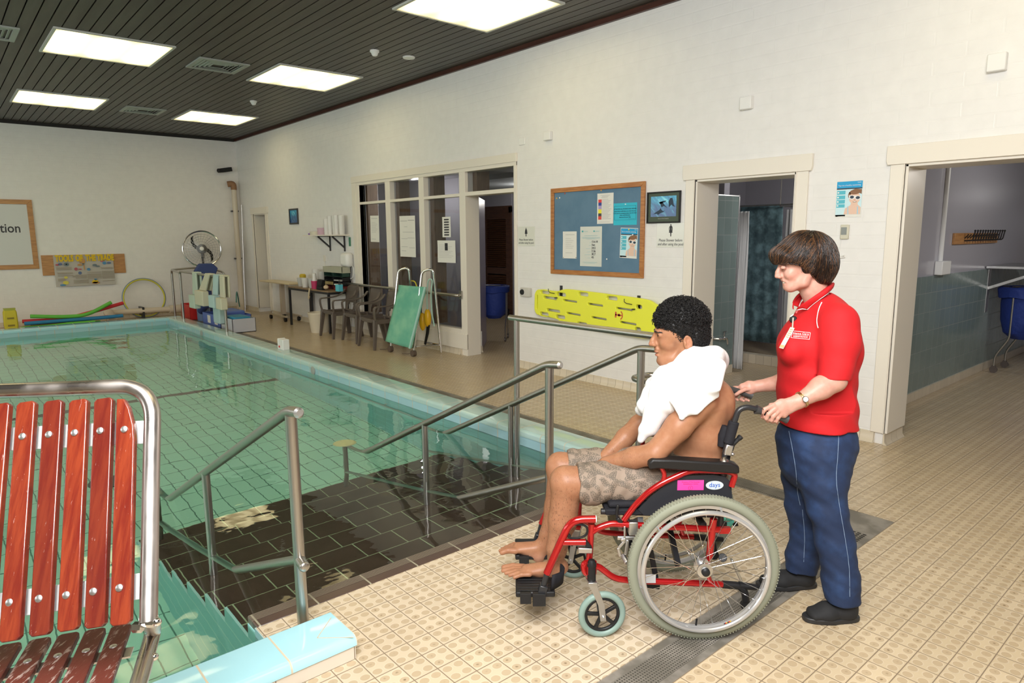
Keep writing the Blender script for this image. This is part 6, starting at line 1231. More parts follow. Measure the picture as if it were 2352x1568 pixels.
_, ZFP = legrest(2.545, True); _, ZFQ = legrest(3.02, False)
# seat sling, cushion, back upholstery, cross brace
P6 = lambda px, py: L(px, py, 2.56)
zs = L(1450, 1180, 2.56)[2]
b = MB(); b.box(L(1392, 1180, 2.56)[0], .87, 2.575, 2.995, zs-.012, zs+.012); wb(b, 'seat_sling', M_FAB, .005)
b = MB(); b.box(L(1400, 1180, 2.56)[0], .86, 2.585, 2.985, zs+.012, zs+.040); wb(b, 'seat_cushion', M_FAB, .012, seg=3)
b = MB(); V = []; F = []; n, m = 10, 12
for i in range(n+1):
    for j in range(m+1):
        u, v = i/n, j/m; py = 1100-(1100-972)*v; base = np.array(L(1662+(1686-1662)*v, py, 2.585)); V.append((base[0]+.055*math.sin(PI*u)-.0, 2.595+.38*u, base[2]))
for i in range(n):
    for j in range(m): a = i*(m+1)+j; F.append((a, a+m+1, a+m+2, a+1))
b.add(V, F); o = wb(b, 'back_upholstery', M_FAB, fixn=False); md = o.modifiers.new('s', 'SOLIDIFY'); md.thickness = .022; md.offset = 0
b = MB(); q = L(1658, 1000, 2.60); b.tube([np.array(L(1657, 1024, 2.605)), np.array(L(1661, 1000, 2.605)), np.array(L(1668, 978, 2.605))], [.016, .021, .017], 12); wb(b, 'side_bolster', M_FAB)
b = MB(); b.bar((.50, 2.60, .27), (.50, 2.97, .47), .022, .022, (1, 0, 0)); b.bar((.52, 2.97, .27), (.52, 2.60, .47), .022, .022, (1, 0, 0)); b.bar((.68, 2.60, .27), (.68, 2.97, .47), .022, .022, (1, 0, 0)); wb(b, 'cross_brace', M_BLACKM)
b = MB(); a_, c2 = L(1488, 1230, 2.62), L(1506, 1325, 2.62); b.bar(a_, c2, .022, .018, (0, 1, 0)); b.bar(L(1482, 1336, 2.60), L(1515, 1340, 2.60), .038, .03, (0, 1, 0)); wb(b, 'brace_plate', M_BLACK, .003)
b = MB(); p_ = L(1475, 1328, 2.545); b.box(p_[0]+.004, p_[0]+.056, 2.548, 2.552, p_[2]-.022, p_[2]+.014); wb(b, 'serial_label', principled('silver_label', (.5, .5, .5), .4))
b = MB(); b.cyl((.70, 2.58, .50), (.70, 2.99, .50), .010); b.cyl((.78, 2.60, .44), (.78, 2.97, .44), .016) ; wb(b, 'rear_cross_tube', M_BLACKM)
b = MB(); c_r = np.array(L(1667, 1197, 2.66)); V = []; F = []; n = 28
for k in range(n):
    a = 2*PI*k/n; p = c_r+np.array((.034*math.cos(a), .030*math.sin(a), .004*math.cos(a))); V += [p+np.array((0, 0, -.010)), p+np.array((0, 0, .010))]
for k in range(n): F.append((2*k, 2*((k+1) % n), 2*((k+1) % n)+1, 2*k+1))
b.add(V, F); o = wb(b, 'teal_wrist_strap', principled('teal_strap', (.12, .55, .45), .4), fixn=False); md = o.modifiers.new('s', 'SOLIDIFY'); md.thickness = .003
b = MB(); b.cyl(np.array(L(1694, 1202, 2.60))+np.array((0, 0, 0)), np.array(L(1684, 1206, 2.60)), .010, .006, 12); b.cyl(L(1660, 1280, 2.66), L(1660, 1280, 2.72), .018, None, 14); b.bar(L(1640, 1205, 2.62), L(1668, 1206, 2.62), .03, .02, (0, 1, 0)); wb(b, 'rear_knobs', M_BLACK, .002)
b = MB(); b.bar(L(1680, 1284, 2.75), L(1703, 1335, 2.75), .010, .024, (0, 1, 0)); wb(b, 'tipping_lever', M_ALU, .002)
# ------------------------------------------------------------------ one-surface bodies: smooth-blended volumes meshed as one continuous skin
class SDF:
    def __init__(s, lo, hi, h):
        s.lo = np.array(lo, float); s.h = h; s.n = np.ceil((np.array(hi)-s.lo)/h).astype(int)+1
        s.D = np.full(s.n, .06, np.float32)
    def sl(s, lo, hi):
        a = np.clip(np.floor((np.array(lo)-s.lo)/s.h).astype(int), 0, s.n-1); b = np.clip(np.ceil((np.array(hi)-s.lo)/s.h).astype(int)+1, 1, s.n)
        b = np.maximum(b, a+1)
        ax = [s.lo[i]+s.h*np.arange(a[i], b[i], dtype=np.float32) for i in range(3)]
        return (slice(a[0], b[0]), slice(a[1], b[1]), slice(a[2], b[2])), np.meshgrid(*ax, indexing='ij', sparse=True)
    def op(s, S, d, k, sub):
        A = s.D[S]
        if sub:
            d = -d; h = np.clip(.5+.5*(d-A)/k, 0, 1); s.D[S] = A*(1-h)+d*h+k*h*(1-h)
        else:
            h = np.clip(.5+.5*(A-d)/k, 0, 1); s.D[S] = A*(1-h)+d*h-k*h*(1-h)
    def cone(s, a, b, ra, rb, k=.015, sub=False):
        a, b = np.array(a, float), np.array(b, float); m = max(ra, rb)+2*k+.02
        S, (X, Y, Z) = s.sl(np.minimum(a, b)-m, np.maximum(a, b)+m); ab = b-a; L2 = ab@ab+1e-12
        t = np.clip(((X-a[0])*ab[0]+(Y-a[1])*ab[1]+(Z-a[2])*ab[2])/L2, 0, 1)
        d = np.sqrt((X-a[0]-t*ab[0])**2+(Y-a[1]-t*ab[1])**2+(Z-a[2]-t*ab[2])**2)-(ra+(rb-ra)*t); s.op(S, d, k, sub); return s
    def chain(s, pts, rs, k=.015):
        for i in range(len(pts)-1): s.cone(pts[i], pts[i+1], rs[i], rs[i+1], k)
        return s
    def ell(s, c, r, k=.012, sub=False, rot=0.):
        """ellipsoid with radii r; rot turns it in the (r,z) plane"""
        c = np.array(c, float); r = np.array(r, float); m = max(r)+2*k+.02; S, (X, Y, Z) = s.sl(c-m, c+m)
        x, y, z = X-c[0], Y-c[1], Z-c[2]
        if rot: cr, sr = math.cos(rot), math.sin(rot); x, z = cr*x+sr*z, -sr*x+cr*z
        k0 = np.sqrt((x/r[0])**2+(y/r[1])**2+(z/r[2])**2); k1 = np.sqrt((x/r[0]**2)**2+(y/r[1]**2)**2+(z/r[2]**2)**2)+1e-6
        s.op(S, (k0*(k0-1)/k1).astype(np.float32), k, sub); return s
    def slab(s, a, b, da, db, k=.02, side=(0, 1, 0)):
        """limb of elliptical section from a to b; da, db = (half width along side, half depth)"""
        a, b = np.array(a, float), np.array(b, float); m = max(*da, *db)+2*k+.02; S, (X, Y, Z) = s.sl(np.minimum(a, b)-m, np.maximum(a, b)+m)
        ab = b-a; ln = np.linalg.norm(ab); T = ab/ln; U = np.array(side, float); U = U-T*(U@T); U /= np.linalg.norm(U); V = np.cross(T, U)
        x, y, z = X-a[0], Y-a[1], Z-a[2]; tt = x*T[0]+y*T[1]+z*T[2]; t = np.clip(tt/ln, 0, 1); ax = tt-t*ln
        u = x*U[0]+y*U[1]+z*U[2]; v = x*V[0]+y*V[1]+z*V[2]; w = da[0]+(db[0]-da[0])*t; d = da[1]+(db[1]-da[1])*t; mn = np.minimum(w, d)
        q = np.sqrt((u/w)**2+(v/d)**2+(ax/mn)**2)
        s.op(S, ((q-1)*mn).astype(np.float32), k, False); return s
    def cut(s, p, n, k=.004):
        """remove everything on the +n side of the plane"""
        p, n = np.array(p, float), np.array(n, float); n /= np.linalg.norm(n); S, (X, Y, Z) = s.sl(s.lo, s.lo+s.h*s.n)
        d = (X-p[0])*n[0]+(Y-p[1])*n[1]+(Z-p[2])*n[2]; h = np.clip(.5+.5*(d-s.D)/k, 0, 1); s.D = (s.D*(1-h)+d*h+k*h*(1-h)).astype(np.float32); return s
    def noise(s, f):
        S, (X, Y, Z) = s.sl(s.lo, s.lo+s.h*s.n); s.D += f(X, Y, Z).astype(np.float32); return s
    def mesh(s):
        D = s.D; I = D < 0; nx, ny, nz = D.shape
        c = [I[i:nx-1+i, j:ny-1+j, k:nz-1+k] for i in (0, 1) for j in (0, 1) for k in (0, 1)]
        cnt = sum(q.astype(np.int8) for q in c); act = (cnt > 0) & (cnt < 8); idx = -np.ones(act.shape, np.int64); ii = np.argwhere(act); idx[act] = np.arange(len(ii))
        acc = np.zeros((len(ii), 3)); num = np.zeros(len(ii)); cor = [(i, j, k) for i in (0, 1) for j in (0, 1) for k in (0, 1)]
        vals = [D[ii[:, 0]+i, ii[:, 1]+j, ii[:, 2]+k] for i, j, k in cor]
        for a in range(8):
            for b in range(a+1, 8):
                da = np.array(cor[b])-np.array(cor[a])
                if np.abs(da).sum() != 1: continue
                va, vb = vals[a], vals[b]; m = (va < 0) != (vb < 0); t = np.where(m, va/np.where(m, va-vb, 1), 0)
                acc += m[:, None]*(np.array(cor[a])+t[:, None]*da); num += m
        V = s.lo+s.h*(ii+acc/num[:, None]); F = []
        for ax in range(3):
            o1, o2 = [(1, 2), (2, 0), (0, 1)][ax]; sa = [slice(1, -1)]*3; sa[ax] = slice(0, -1); sb = [slice(1, -1)]*3; sb[ax] = slice(1, None)
            A = I[tuple(sa)]; B = I[tuple(sb)]; m = A != B; e = np.argwhere(m); e0 = e.copy(); 
            for q in (o1, o2): e0[:, q] += 1
            e0[:, ax] += 0; fl = A[m]
            g = []
            for d1, d2 in ((-1, -1), (0, -1), (0, 0), (-1, 0)):
                c_i = e0.copy(); c_i[:, o1] += d1; c_i[:, o2] += d2; g.append(idx[c_i[:, 0], c_i[:, 1], c_i[:, 2]])
            q = np.stack(g, 1); q[~fl] = q[~fl][:, ::-1]; F.append(q[(q >= 0).all(1)])
        return V, np.concatenate(F)
def skin(name, sdf, mats, parent, org, color=None, smooth_it=0, slot=None):
    V, F = sdf.mesh(); me = bpy.data.meshes.new(name); org = np.array(org, float)
    me.vertices.add(len(V)); me.vertices.foreach_set('co', (V-org).astype(np.float32).ravel()); me.loops.add(F.size); me.loops.foreach_set('vertex_index', F.astype(np.int32).ravel())
    me.polygons.add(len(F)); me.polygons.foreach_set('loop_start', np.arange(0, F.size, 4, dtype=np.int32)); me.polygons.foreach_set('loop_total', np.full(len(F), 4, np.int32))
    me.polygons.foreach_set('use_smooth', [True]*len(F)); me.update(calc_edges=True)
    for m in (mats if isinstance(mats, (list, tuple)) else [mats]): me.materials.append(m)
    if slot is not None: me.polygons.foreach_set('material_index', slot(V[F].mean(1)).astype(np.int32))
    if color is not None:
        a = me.color_attributes.new('Col', 'FLOAT_COLOR', 'POINT'); C = np.ones((len(V), 4), np.float32); C[:, :3] = color(V); a.data.foreach_set('color', C.ravel())
    o = bpy.data.objects.new(name, me); COL.objects.link(o)
    if parent is not None: o.parent = parent
    if smooth_it: md = o.modifiers.new('smooth', 'SMOOTH'); md.iterations = smooth_it; md.factor = .5
    return o
def skin_mat(name, rough=.45, hair=0., zs=0.):
    m = principled(name, (.5, .3, .2), rough, 0., .3); N = NT(m); a = N.n('ShaderNodeAttribute'); a.attribute_name = 'Col'; p = N.obj()
    n1 = N.noise(p, 40., 3.); n2 = N.noise(p, 260., 2.); c = N.mix(N.smooth(n1, .3, .7), a.outputs['Color'], N.mix(1., a.outputs['Color'], (.90, .84, .82), 'MULTIPLY'))
    if hair:   # fine dark leg and arm hair
        x, y, z = N.sep(p); v = N.comb(N.math('MULTIPLY', x, 1.), N.math('MULTIPLY', y, 1.), N.math('MULTIPLY', z, .32)); nz = N.n('ShaderNodeTexNoise'); N.put(nz.inputs[0], v); nz.inputs['Scale'].default_value = 330.; nz.inputs['Detail'].default_value = 1.; nz.inputs['Distortion'].default_value = 1.2
        hm = N.math('MULTIPLY', N.smooth(nz.outputs[0], .60, .70), N.math('MULTIPLY', N.math('SUBTRACT', 1., a.outputs['Alpha']), 1.)); c = N.mix(N.math('MULTIPLY', hm, hair), c, (.05, .03, .02))
    N.base(c); N.bump(N.math('ADD', N.math('MULTIPLY', n1, .6), N.math('MULTIPLY', n2, .25)), .12, .003)
    N.b.inputs['Subsurface Weight'].default_value = .12; N.b.inputs['Subsurface Radius'].default_value = (.02, .008, .004); N.b.inputs['Subsurface Scale'].default_value = .3
    return m
def blob(V, c, r, soft=.5):
    """0..1 weight of each vertex for an ellipsoid patch"""
    q = np.sqrt((((V-np.array(c))/np.array(r))**2).sum(1)); return np.clip((1-q)/soft, 0, 1)[:, None]
def face_pt(bv, s, z, org, r0=-.6):
    """first skin point met going from the front of the face straight back"""
    o = np.array(org); h = bv.ray_cast(Vector((r0, s-o[1], z-o[2])), Vector((1, 0, 0)))
    return None if h[0] is None else np.array(h[0])+o
def eyebrow(bv, org, s_of, z_of, mat, par, name='eyebrow', r=.0034, n=9):
    for q in (-1, 1):
        P = []
        for i in range(n):
            t = i/(n-1); p = face_pt(bv, s_of(t, q), z_of(t), org)
            if p is not None: P.append(p+np.array((.0004, 0, 0)))
        if len(P) > 3:
            b = MB(); m_ = len(P); b.tube(P, [r*(.45+.75*math.sin(PI*min(1, (k+1.2)/m_))**.6)*(1 if k < m_-1 else .4) for k in range(m_)], 8); b.build(name, mat, parent=par, org=org)
def fingers(S, palm, wrist, dirs, R=.0085, k=.0025):
    """dirs: list of joint polylines for the fingers/thumb"""
    for P, r in dirs: S.chain(P, [R*r*(1-.07*i) for i in range(len(P))], k)
# ------------------------------------------------------------------ seated man
from mathutils.kdtree import KDTree
from mathutils.bvhtree import BVHTree
def V3(px, py, s, dr=0., dz=0.): a = L(px, py, s); return np.array((a[0]+dr, s, a[2]+dz))
M_SKINM = skin_mat('olive_brown_skin', .42, .75)
MO = (WR0, WS0, 0)
man = local_root('person', WR0, WS0, 'young man with curly black hair sitting bare-chested in the wheelchair, leaf-print shorts', 'person')
HS = 2.775
S = SDF((-.09, 2.50, .10), (1.0, 3.10, 1.40), .0042)
hipN, hipF = np.array((.785, 2.70, .595)), np.array((.785, 2.87, .595))
# torso
S.slab((.790, HS, .570), (.800, HS, .660), (.165, .105), (.155, .105), .03); S.slab((.800, HS, .660), (.808, HS, .80), (.150, .100), (.155, .108), .03)
S.slab((.808, HS, .80), (.800, HS, .93), (.160, .112), (.178, .118), .03); S.slab((.800, HS, .93), (.775, HS, 1.02), (.175, .112), (.13, .085), .03)
S.cone((.770, 2.665, 1.035), (.745, 2.61, 1.005), .05, .055, .03); S.cone((.770, 2.885, 1.035), (.745, 2.945, 1.005), .05, .055, .03)
S.cone((.775, HS, 1.02), V3(1592, 838, HS), .062, .056, .03); S.cone(V3(1592, 838, HS), V3(1588, 800, HS), .054, .056, .02)
S.ell((.875, 2.70, .93), (.035, .06, .075), .03); S.ell((.875, 2.85, .93), (.035, .06, .075), .03)      # shoulder blades
# legs
for (hip, kn, c1_, c2_, an) in ((hipN, V3(1303, 1108, 2.675), V3(1292, 1195, 2.68), V3(1279, 1258, 2.68), V3(1274, 1305, 2.69)), (hipF, V3(1291, 1074, 2.90), V3(1281, 1165, 2.90), V3(1262, 1225, 2.89), V3(1239, 1268, 2.885))):
    S.cone(hip, hip*.5+kn*.5, .085, .078, .02); S.cone(hip*.5+kn*.5, kn, .078, .067, .02)
    S.ell(kn+np.array((-.018, 0, .006)), (.052, .05, .062), .02)
    S.cone(kn, c1_, .062, .060, .02); S.cone(c1_, c2_, .056, .043, .02); S.cone(c2_, an, .042, .031, .015)
# feet with five toes each
def foot(an, heel, ball, toes, sole):
    S.cone(an, heel, .031, .027, .02); S.cone(an, (an+ball)/2+np.array((0, 0, .004)), .031, .025, .02)
    S.slab(heel+np.array((.0, 0, .0)), ball, (.026, .024), (.038, .019), .02); S.cone((an+ball)/2, ball, .026, .018, .02)
    for i, (t, r) in enumerate(toes):
        b0 = ball+np.array((-.012+.006*i, (t[1]-ball[1])*.85, -.002)); m = b0*.45+t*.55+np.array((0, 0, .006)); S.chain([b0, m, t], [r*1.15, r*1.02, r], .005)
zN = ZFP+.003; zF = ZFQ+.003
def fz(px, s, z): return np.array((L(px, 1345, s)[0], s, z))
foot(V3(1272, 1312, 2.69), np.array((.205, 2.69, zN+.026)), np.array((.055, 2.675, zN+.019)), [((np.array((-.042, 2.712, zN+.013))), .0125), (np.array((-.046, 2.690, zN+.010)), .0092), (np.array((-.033, 2.670, zN+.009)), .0088), (np.array((-.016, 2.652, zN+.009)), .0085), (np.array((.003, 2.634, zN+.009)), .0085)], zN)
foot(V3(1237, 1272, 2.885), np.array((.145, 2.885, zF+.026)), np.array((.02, 2.885, zF+.019)), [((np.array((-.052, 2.852, zF+.013))), .0125), (np.array((-.060, 2.874, zF+.010)), .0092), (np.array((-.052, 2.893, zF+.009)), .0088), (np.array((-.037, 2.911, zF+.009)), .0085), (np.array((-.020, 2.928, zF+.009)), .0085)], zF)
# arms
shN, elN, wrN = V3(1612, 918, 2.615), V3(1503, 1042, 2.60), V3(1392, 1062, 2.715)
shF, elF, wrF = V3(1575, 905, 2.95), V3(1468, 975, 2.965), V3(1388, 1050, 2.86)
S.cone(shN, shN*.5+elN*.5, .062, .052, .02); S.cone(shN*.5+elN*.5, elN, .052, .044, .02); S.cone(elN, elN*.6+wrN*.4, .045, .043, .015); S.cone(elN*.6+wrN*.4, wrN, .042, .027, .015)
S.cone(shF, elF, .056, .044, .02); S.cone(elF, elF*.6+wrF*.4, .044, .042, .015); S.cone(elF*.6+wrF*.4, wrF, .041, .027, .015)
# hands resting one in the other between the thighs
for wr, sg, z0 in ((wrN, 1, 0.), (wrF, -1, -.012)):
    pm = wr+np.array((-.055, .035*sg, -.035+z0)); S.slab(wr, pm, (.026, .020), (.038, .014), .012)
    for i in range(4):
        k0 = pm+np.array((-.030, (-.027+.018*i), .004)); k1 = k0+np.array((-.032, .006*sg, -.012)); k2 = k1+np.array((-.014, .010*sg, -.022)); k3 = k2+np.array((.006, .006*sg, -.018)); S.chain([k0, k1, k2, k3], [.0092, .0088, .0082, .0072], .003)
    t0 = pm+np.array((.01, -.030*sg, .004)); S.chain([t0, t0+np.array((-.030, -.012*sg, .004)), t0+np.array((-.058, -.004*sg, -.004))], [.0125, .0105, .0085], .005)
# head
hp = lambda px, py, ds=0.: V3(px, py, HS+ds)
S.ell(hp(1567, 746), (.094, .077, .092), .02)
S.ell(hp(1543, 762), (.064, .066, .062), .03); S.slab(hp(1541, 770), hp(1533, 815), (.058, .056), (.042, .042), .025)
S.cone(hp(1524, 828, -.012), hp(1524, 828, .012), .021, .021, .015); S.ell(hp(1516, 829), (.013, .016, .010), .012)
for q in (-1, 1):
    S.cone(hp(1526, 829, q*.014), hp(1568, 822, q*.048), .019, .022, .022); S.cone(hp(1568, 822, q*.048), hp(1577, 790, q*.056), .022, .020, .02)
    S.ell(hp(1531, 790, q*.036), (.024, .019, .020), .02)            # cheek
    S.ell(hp(1509.5, 759.5, q*.024), (.010, .024, .006), .010)       # brow ridge
    S.ell(hp(1507, 770, q*.034), (.012, .016, .010), .012, True)     # socket
    S.ell(hp(1516.5, 769, q*.032), (.0135, .0150, .0120), .005)      # lids
    S.ell(hp(1509.5, 769.8, q*.0325), (.0075, .0115, .0030), .002, True)
S.cone(hp(1506, 765), hp(1499, 782), .0085, .0105, .010); S.cone(hp(1499, 782), hp(1495.5, 789.5), .0105, .0108, .006); S.ell(hp(1508, 790), (.018, .012, .010), .012)
for q in (-1, 1): S.ell(hp(1502.5, 792, q*.0125), (.0105, .0078, .0075), .005); S.ell(hp(1500, 797.2, q*.0075), (.0052, .0035, .0025), .002, True)
S.ell(hp(1508, 801), (.008, .020, .010), .010)
S.ell(hp(1507.0, 806.8), (.0088, .020, .0047), .004); S.ell(hp(1509.0, 814.5), (.0088, .019, .0058), .004)
for i in range(9): q = (i-4)/4; S.cone(hp(1503.8+5.0*q*q*1.3, 810.3, q*.020), hp(1503.8+5.0*q*q*1.3, 810.3, q*.020+.004), .0016, .0016, .0015, True)
# ears
for q in (-1, 1):
    e = hp(1580, 787, q*.0800); S.ell(e, (.0195, .0080, .0320), .006, False, .18)
    S.ell(e+np.array((-.002, q*.0065, .004)), (.0120, .0065, .0220), .003, True, .18); S.ell(e+np.array((-.010, q*.004, -.002)), (.004, .004, .008), .003); S.ell(e+np.array((.002, q*.003, .001)), (.003, .003, .012), .002)
def man_col(V):
    base = np.array((.365, .175, .095)); C = np.tile(base, (len(V), 1)).astype(np.float32)
    def tint(c, r, col, k=1., soft=.5):
        w_ = blob(V, c, r, soft)*k; C[:] = C*(1-w_)+np.array(col)*w_
    tint(hp(1505, 807), (.012, .024, .006), (.36, .13, .09)); tint(hp(1506, 815), (.012, .022, .007), (.40, .15, .11))
    for q in (-1, 1):
        pass
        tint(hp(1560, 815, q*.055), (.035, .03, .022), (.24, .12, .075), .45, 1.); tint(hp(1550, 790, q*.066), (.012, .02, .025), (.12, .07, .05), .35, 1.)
        tint(hp(1583, 787, q*.08), (.02, .012, .03), (.42, .18, .11), .5)
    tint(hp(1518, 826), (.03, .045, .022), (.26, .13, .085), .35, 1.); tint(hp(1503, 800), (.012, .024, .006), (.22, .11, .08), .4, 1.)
    tint(hp(1494, 789), (.012, .014, .012), (.44, .19, .12), .6)
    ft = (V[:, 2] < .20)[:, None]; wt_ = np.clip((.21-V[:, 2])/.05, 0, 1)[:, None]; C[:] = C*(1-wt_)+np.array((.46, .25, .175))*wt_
    for i, p in enumerate([(.62, 2.60, .735)]): tint(p, (.02, .03, .02), (.55, .28, .17), .6)
    return C
def with_alpha(o, f):
    a = o.data.color_attributes['Col']; n = len(o.data.vertices); c = np.empty(n*4, np.float32); a.data.foreach_get('color', c); c = c.reshape(-1, 4); v = np.empty(n*3, np.float32); o.data.vertices.foreach_get('co', v); c[:, 3] = f(v.reshape(-1, 3)+np.array(MO)); a.data.foreach_set('color', c.ravel())
body = skin('body', S, M_SKINM, man, MO, man_col)
# hair grows only on shins, knees and forearms
with_alpha(body, lambda V: 1-np.maximum(np.clip((.62-V[:, 2])/.05, 0, 1)*np.clip((V[:, 2]-.21)/.05, 0, 1)*(V[:, 0] < .5), np.clip((.56-V[:, 0])/.08, 0, 1)*(V[:, 2] > .62)*.55))
# eyes
for q in (-1, 1):
    e = hp(1517.6, 769.6, q*.0318); b = MB(); b.ball(e, .0125, 20, 14); eye = b.build('eye', principled('eye_white', (.42, .33, .30), .2), parent=man, org=MO, angle=180)
    b = MB(); g = e+np.array((-.0122, 0, -.0005)); b.lathe([(.0070, -.0016), (.0060, .0004), (.0045, .0012), (0, .0016)], g, 18, (-1, 0, 0)); b.build('iris', principled('dark_iris', (.03, .015, .008), .08), parent=eye, org=MO)
# curly black hair
M_HAIRM = principled('black_curly_hair', (.007, .006, .006), .5, 0., .4)
H = SDF((.52, 2.65, 1.10), (.88, 2.90, 1.42), .0045)
H.ell(hp(1566, 740), (.108, .087, .098), .01); H.ell(hp(1590, 770), (.070, .080, .080), .02)
H.ell(hp(1514, 790), (.070, .2, .072), .006, True); H.ell(hp(1541, 808), (.046, .2, .060), .006, True); H.cut(hp(1600, 803), (-.35, 0, -1)); H.ell(hp(1580, 790, -.09), (.023, .03, .036), .004, True); H.ell(hp(1580, 790, .09), (.023, .03, .036), .004, True)
H.noise(lambda X, Y, Z: .0035*np.sin(X*190+3*np.sin(Z*90))*np.sin(Y*170+2)*np.sin(Z*180+np.sin(Y*110)))
hair = skin('hair', H, M_HAIRM, man, MO)
rng = random.Random(4); b = MB(); hv = hair.data.vertices; tot = len(hv)
for _ in range(8000):
    v = hv[rng.randrange(tot)]; p = np.array(v.co)+np.array(MO); n = np.array(v.normal); rel = p-hp(1566, 745)
    if n@rel < .2*np.linalg.norm(rel): continue
    side = p[2] < hp(0, 748)[2]+rng.uniform(-.012, .012); t = np.cross(n, (rng.uniform(-1, 1), rng.uniform(-1, 1), rng.uniform(-1, 1))); t /= np.linalg.norm(t)+1e-9; u = np.cross(n, t); ph = rng.uniform(0, 6.28)
    rr = rng.uniform(.0016, .0042)*(.45 if side else 1); ln = rng.uniform(.006, .016)*(.40 if side else 1); dr = t*rng.uniform(.004, .014)*(.5 if side else 1); P = []
    for k in range(10): a = ph+k*rng.uniform(.7, 1.1); f = k/9; P.append(p+n*(ln*math.sin(f*2.2)+.0004)+dr*f+(t*math.cos(a)+u*math.sin(a))*rr*(.4+f))
    b.tube(P, [.0010]*8+[.0008, .0003], 4, caps=False)
b.build('hair_curls', M_HAIRM, parent=hair, org=MO, angle=180, fixn=False)
mb_ = BVHTree.FromPolygons([v.co[:] for v in body.data.vertices], [p.vertices[:] for p in body.data.polygons])
zb = hp(1509, 760.5)[2]; eyebrow(mb_, MO, lambda t, q: HS+q*(.010+.040*t), lambda t: zb+.0045*math.sin(t*2.4)-.004*t*t, principled('black_eyebrow', (.014, .010, .009), .8), body)
zl = hp(1512, 768)[2]; eyebrow(mb_, MO, lambda t, q: HS+q*(.020+.026*t), lambda t: zl+.0018*math.sin(t*3)-.001*t, principled('black_eyebrow', (.014, .010, .009), .8), body, 'eyelashes', .0013)
# shorts with leaf print
M_SHORT = principled('leaf_print_shorts', (.25, .19, .14), .75); N = NT(M_SHORT); x, y, z = N.sep(N.obj())
def leafmask(scale, seed, L_, W_):
    p2 = N.comb(N.math('ADD', N.math('ADD', x, N.math('MULTIPLY', y, .5)), seed), N.math('ADD', z, N.math('MULTIPLY', y, .6)), 0.)
    vo = N.n('ShaderNodeTexVoronoi', voronoi_dimensions='2D'); N.put(vo.inputs['Vector'], p2); vo.inputs['Scale'].default_value = scale; vo.inputs['Randomness'].default_value = .9
    dlt = N.n('ShaderNodeVectorMath', operation='SUBTRACT'); N.put(dlt.inputs[0], p2); N.t.links.new(vo.outputs['Position'], dlt.inputs[1]); ro = N.n('ShaderNodeVectorRotate', rotation_type='Z_AXIS'); N.put(ro.inputs['Vector'], dlt.outputs[0])
    cr = N.sep(vo.outputs['Color'])[0]; N.put(ro.inputs['Angle'], N.math('MULTIPLY', cr, 6.28)); lx, ly, _ = N.sep(ro.outputs[0])
    ly = N.math('ADD', ly, N.math('MULTIPLY', N.math('MULTIPLY', lx, lx), 9.))
    e = N.math('ADD', N.math('POWER', N.math('DIVIDE', N.math('ABSOLUTE', lx), L_), 2.), N.math('POWER', N.math('DIVIDE', N.math('ABSOLUTE', ly), W_), 1.4)); ins = N.math('LESS_THAN', e, 1.)
    st = N.math('SINE', N.math('MULTIPLY', N.math('SUBTRACT', lx, N.math('MULTIPLY', N.math('ABSOLUTE', ly), 1.1)), 620.)); vein = N.math('LESS_THAN', N.math('ABSOLUTE', ly), .0009); edge = N.math('GREATER_THAN', e, .80)
    ink = N.math('MAXIMUM', N.math('MAXIMUM', N.math('GREATER_THAN', st, .25), vein), edge); return N.math('MULTIPLY', ins, ink)
m1 = N.math('MAXIMUM', leafmask(19., 0., .032, .0105), leafmask(15., .37, .038, .012)); m1 = N.math('MAXIMUM', m1, leafmask(23., .71, .026, .009))
N.base(N.mix(N.math('MULTIPLY', m1, .78), (.27, .205, .155), (.085, .072, .055))); N.bump(N.math('ADD', N.noise(N.obj(), 22., 3.), N.math('MULTIPLY', N.noise(N.obj(), 500., 1.), .05)), .35, .008)
S = SDF((.20, 2.55, .46), (.95, 3.02, .80), .0045)
S.slab((.790, HS, .555), (.800, HS, .640), (.180, .120), (.172, .118), .03)
for hip, kn, q in ((hipN, V3(1336, 1107, 2.675), 1), (hipF, V3(1320, 1073, 2.90), 0)):
    m = hip*.5+kn*.5; S.cone(hip, m, .100, .092, .02); S.cone(m, kn, .091, .084, .02); S.ell(kn+np.array((.03, 0, -.018)), (.06, .083, .075), .03)
S.cut(V3(1336, 1100, 2.675), (-1, 0, .06)) if False else None
xN = L(1333, 1100, 2.60)[0]; xF = L(1306, 1050, 2.85)[0]
_Sx, (X_g, Y_g, Z_g) = S.sl(S.lo, S.lo+S.h*S.n); lim = np.where(Y_g < 2.79, xN, xF)+.0*Z_g; S.D = np.maximum(S.D, (lim-.02*(Z_g-.6)-X_g).astype(np.float32))
S.cut((.80, HS, .705), (.10, 0, 1)); S.noise(lambda X, Y, Z: .0022*np.sin(X*55+Z*30+2*np.sin(Z*40))+.0015*np.sin(X*120-Z*60))
skin('shorts', S, M_SHORT, man, MO)
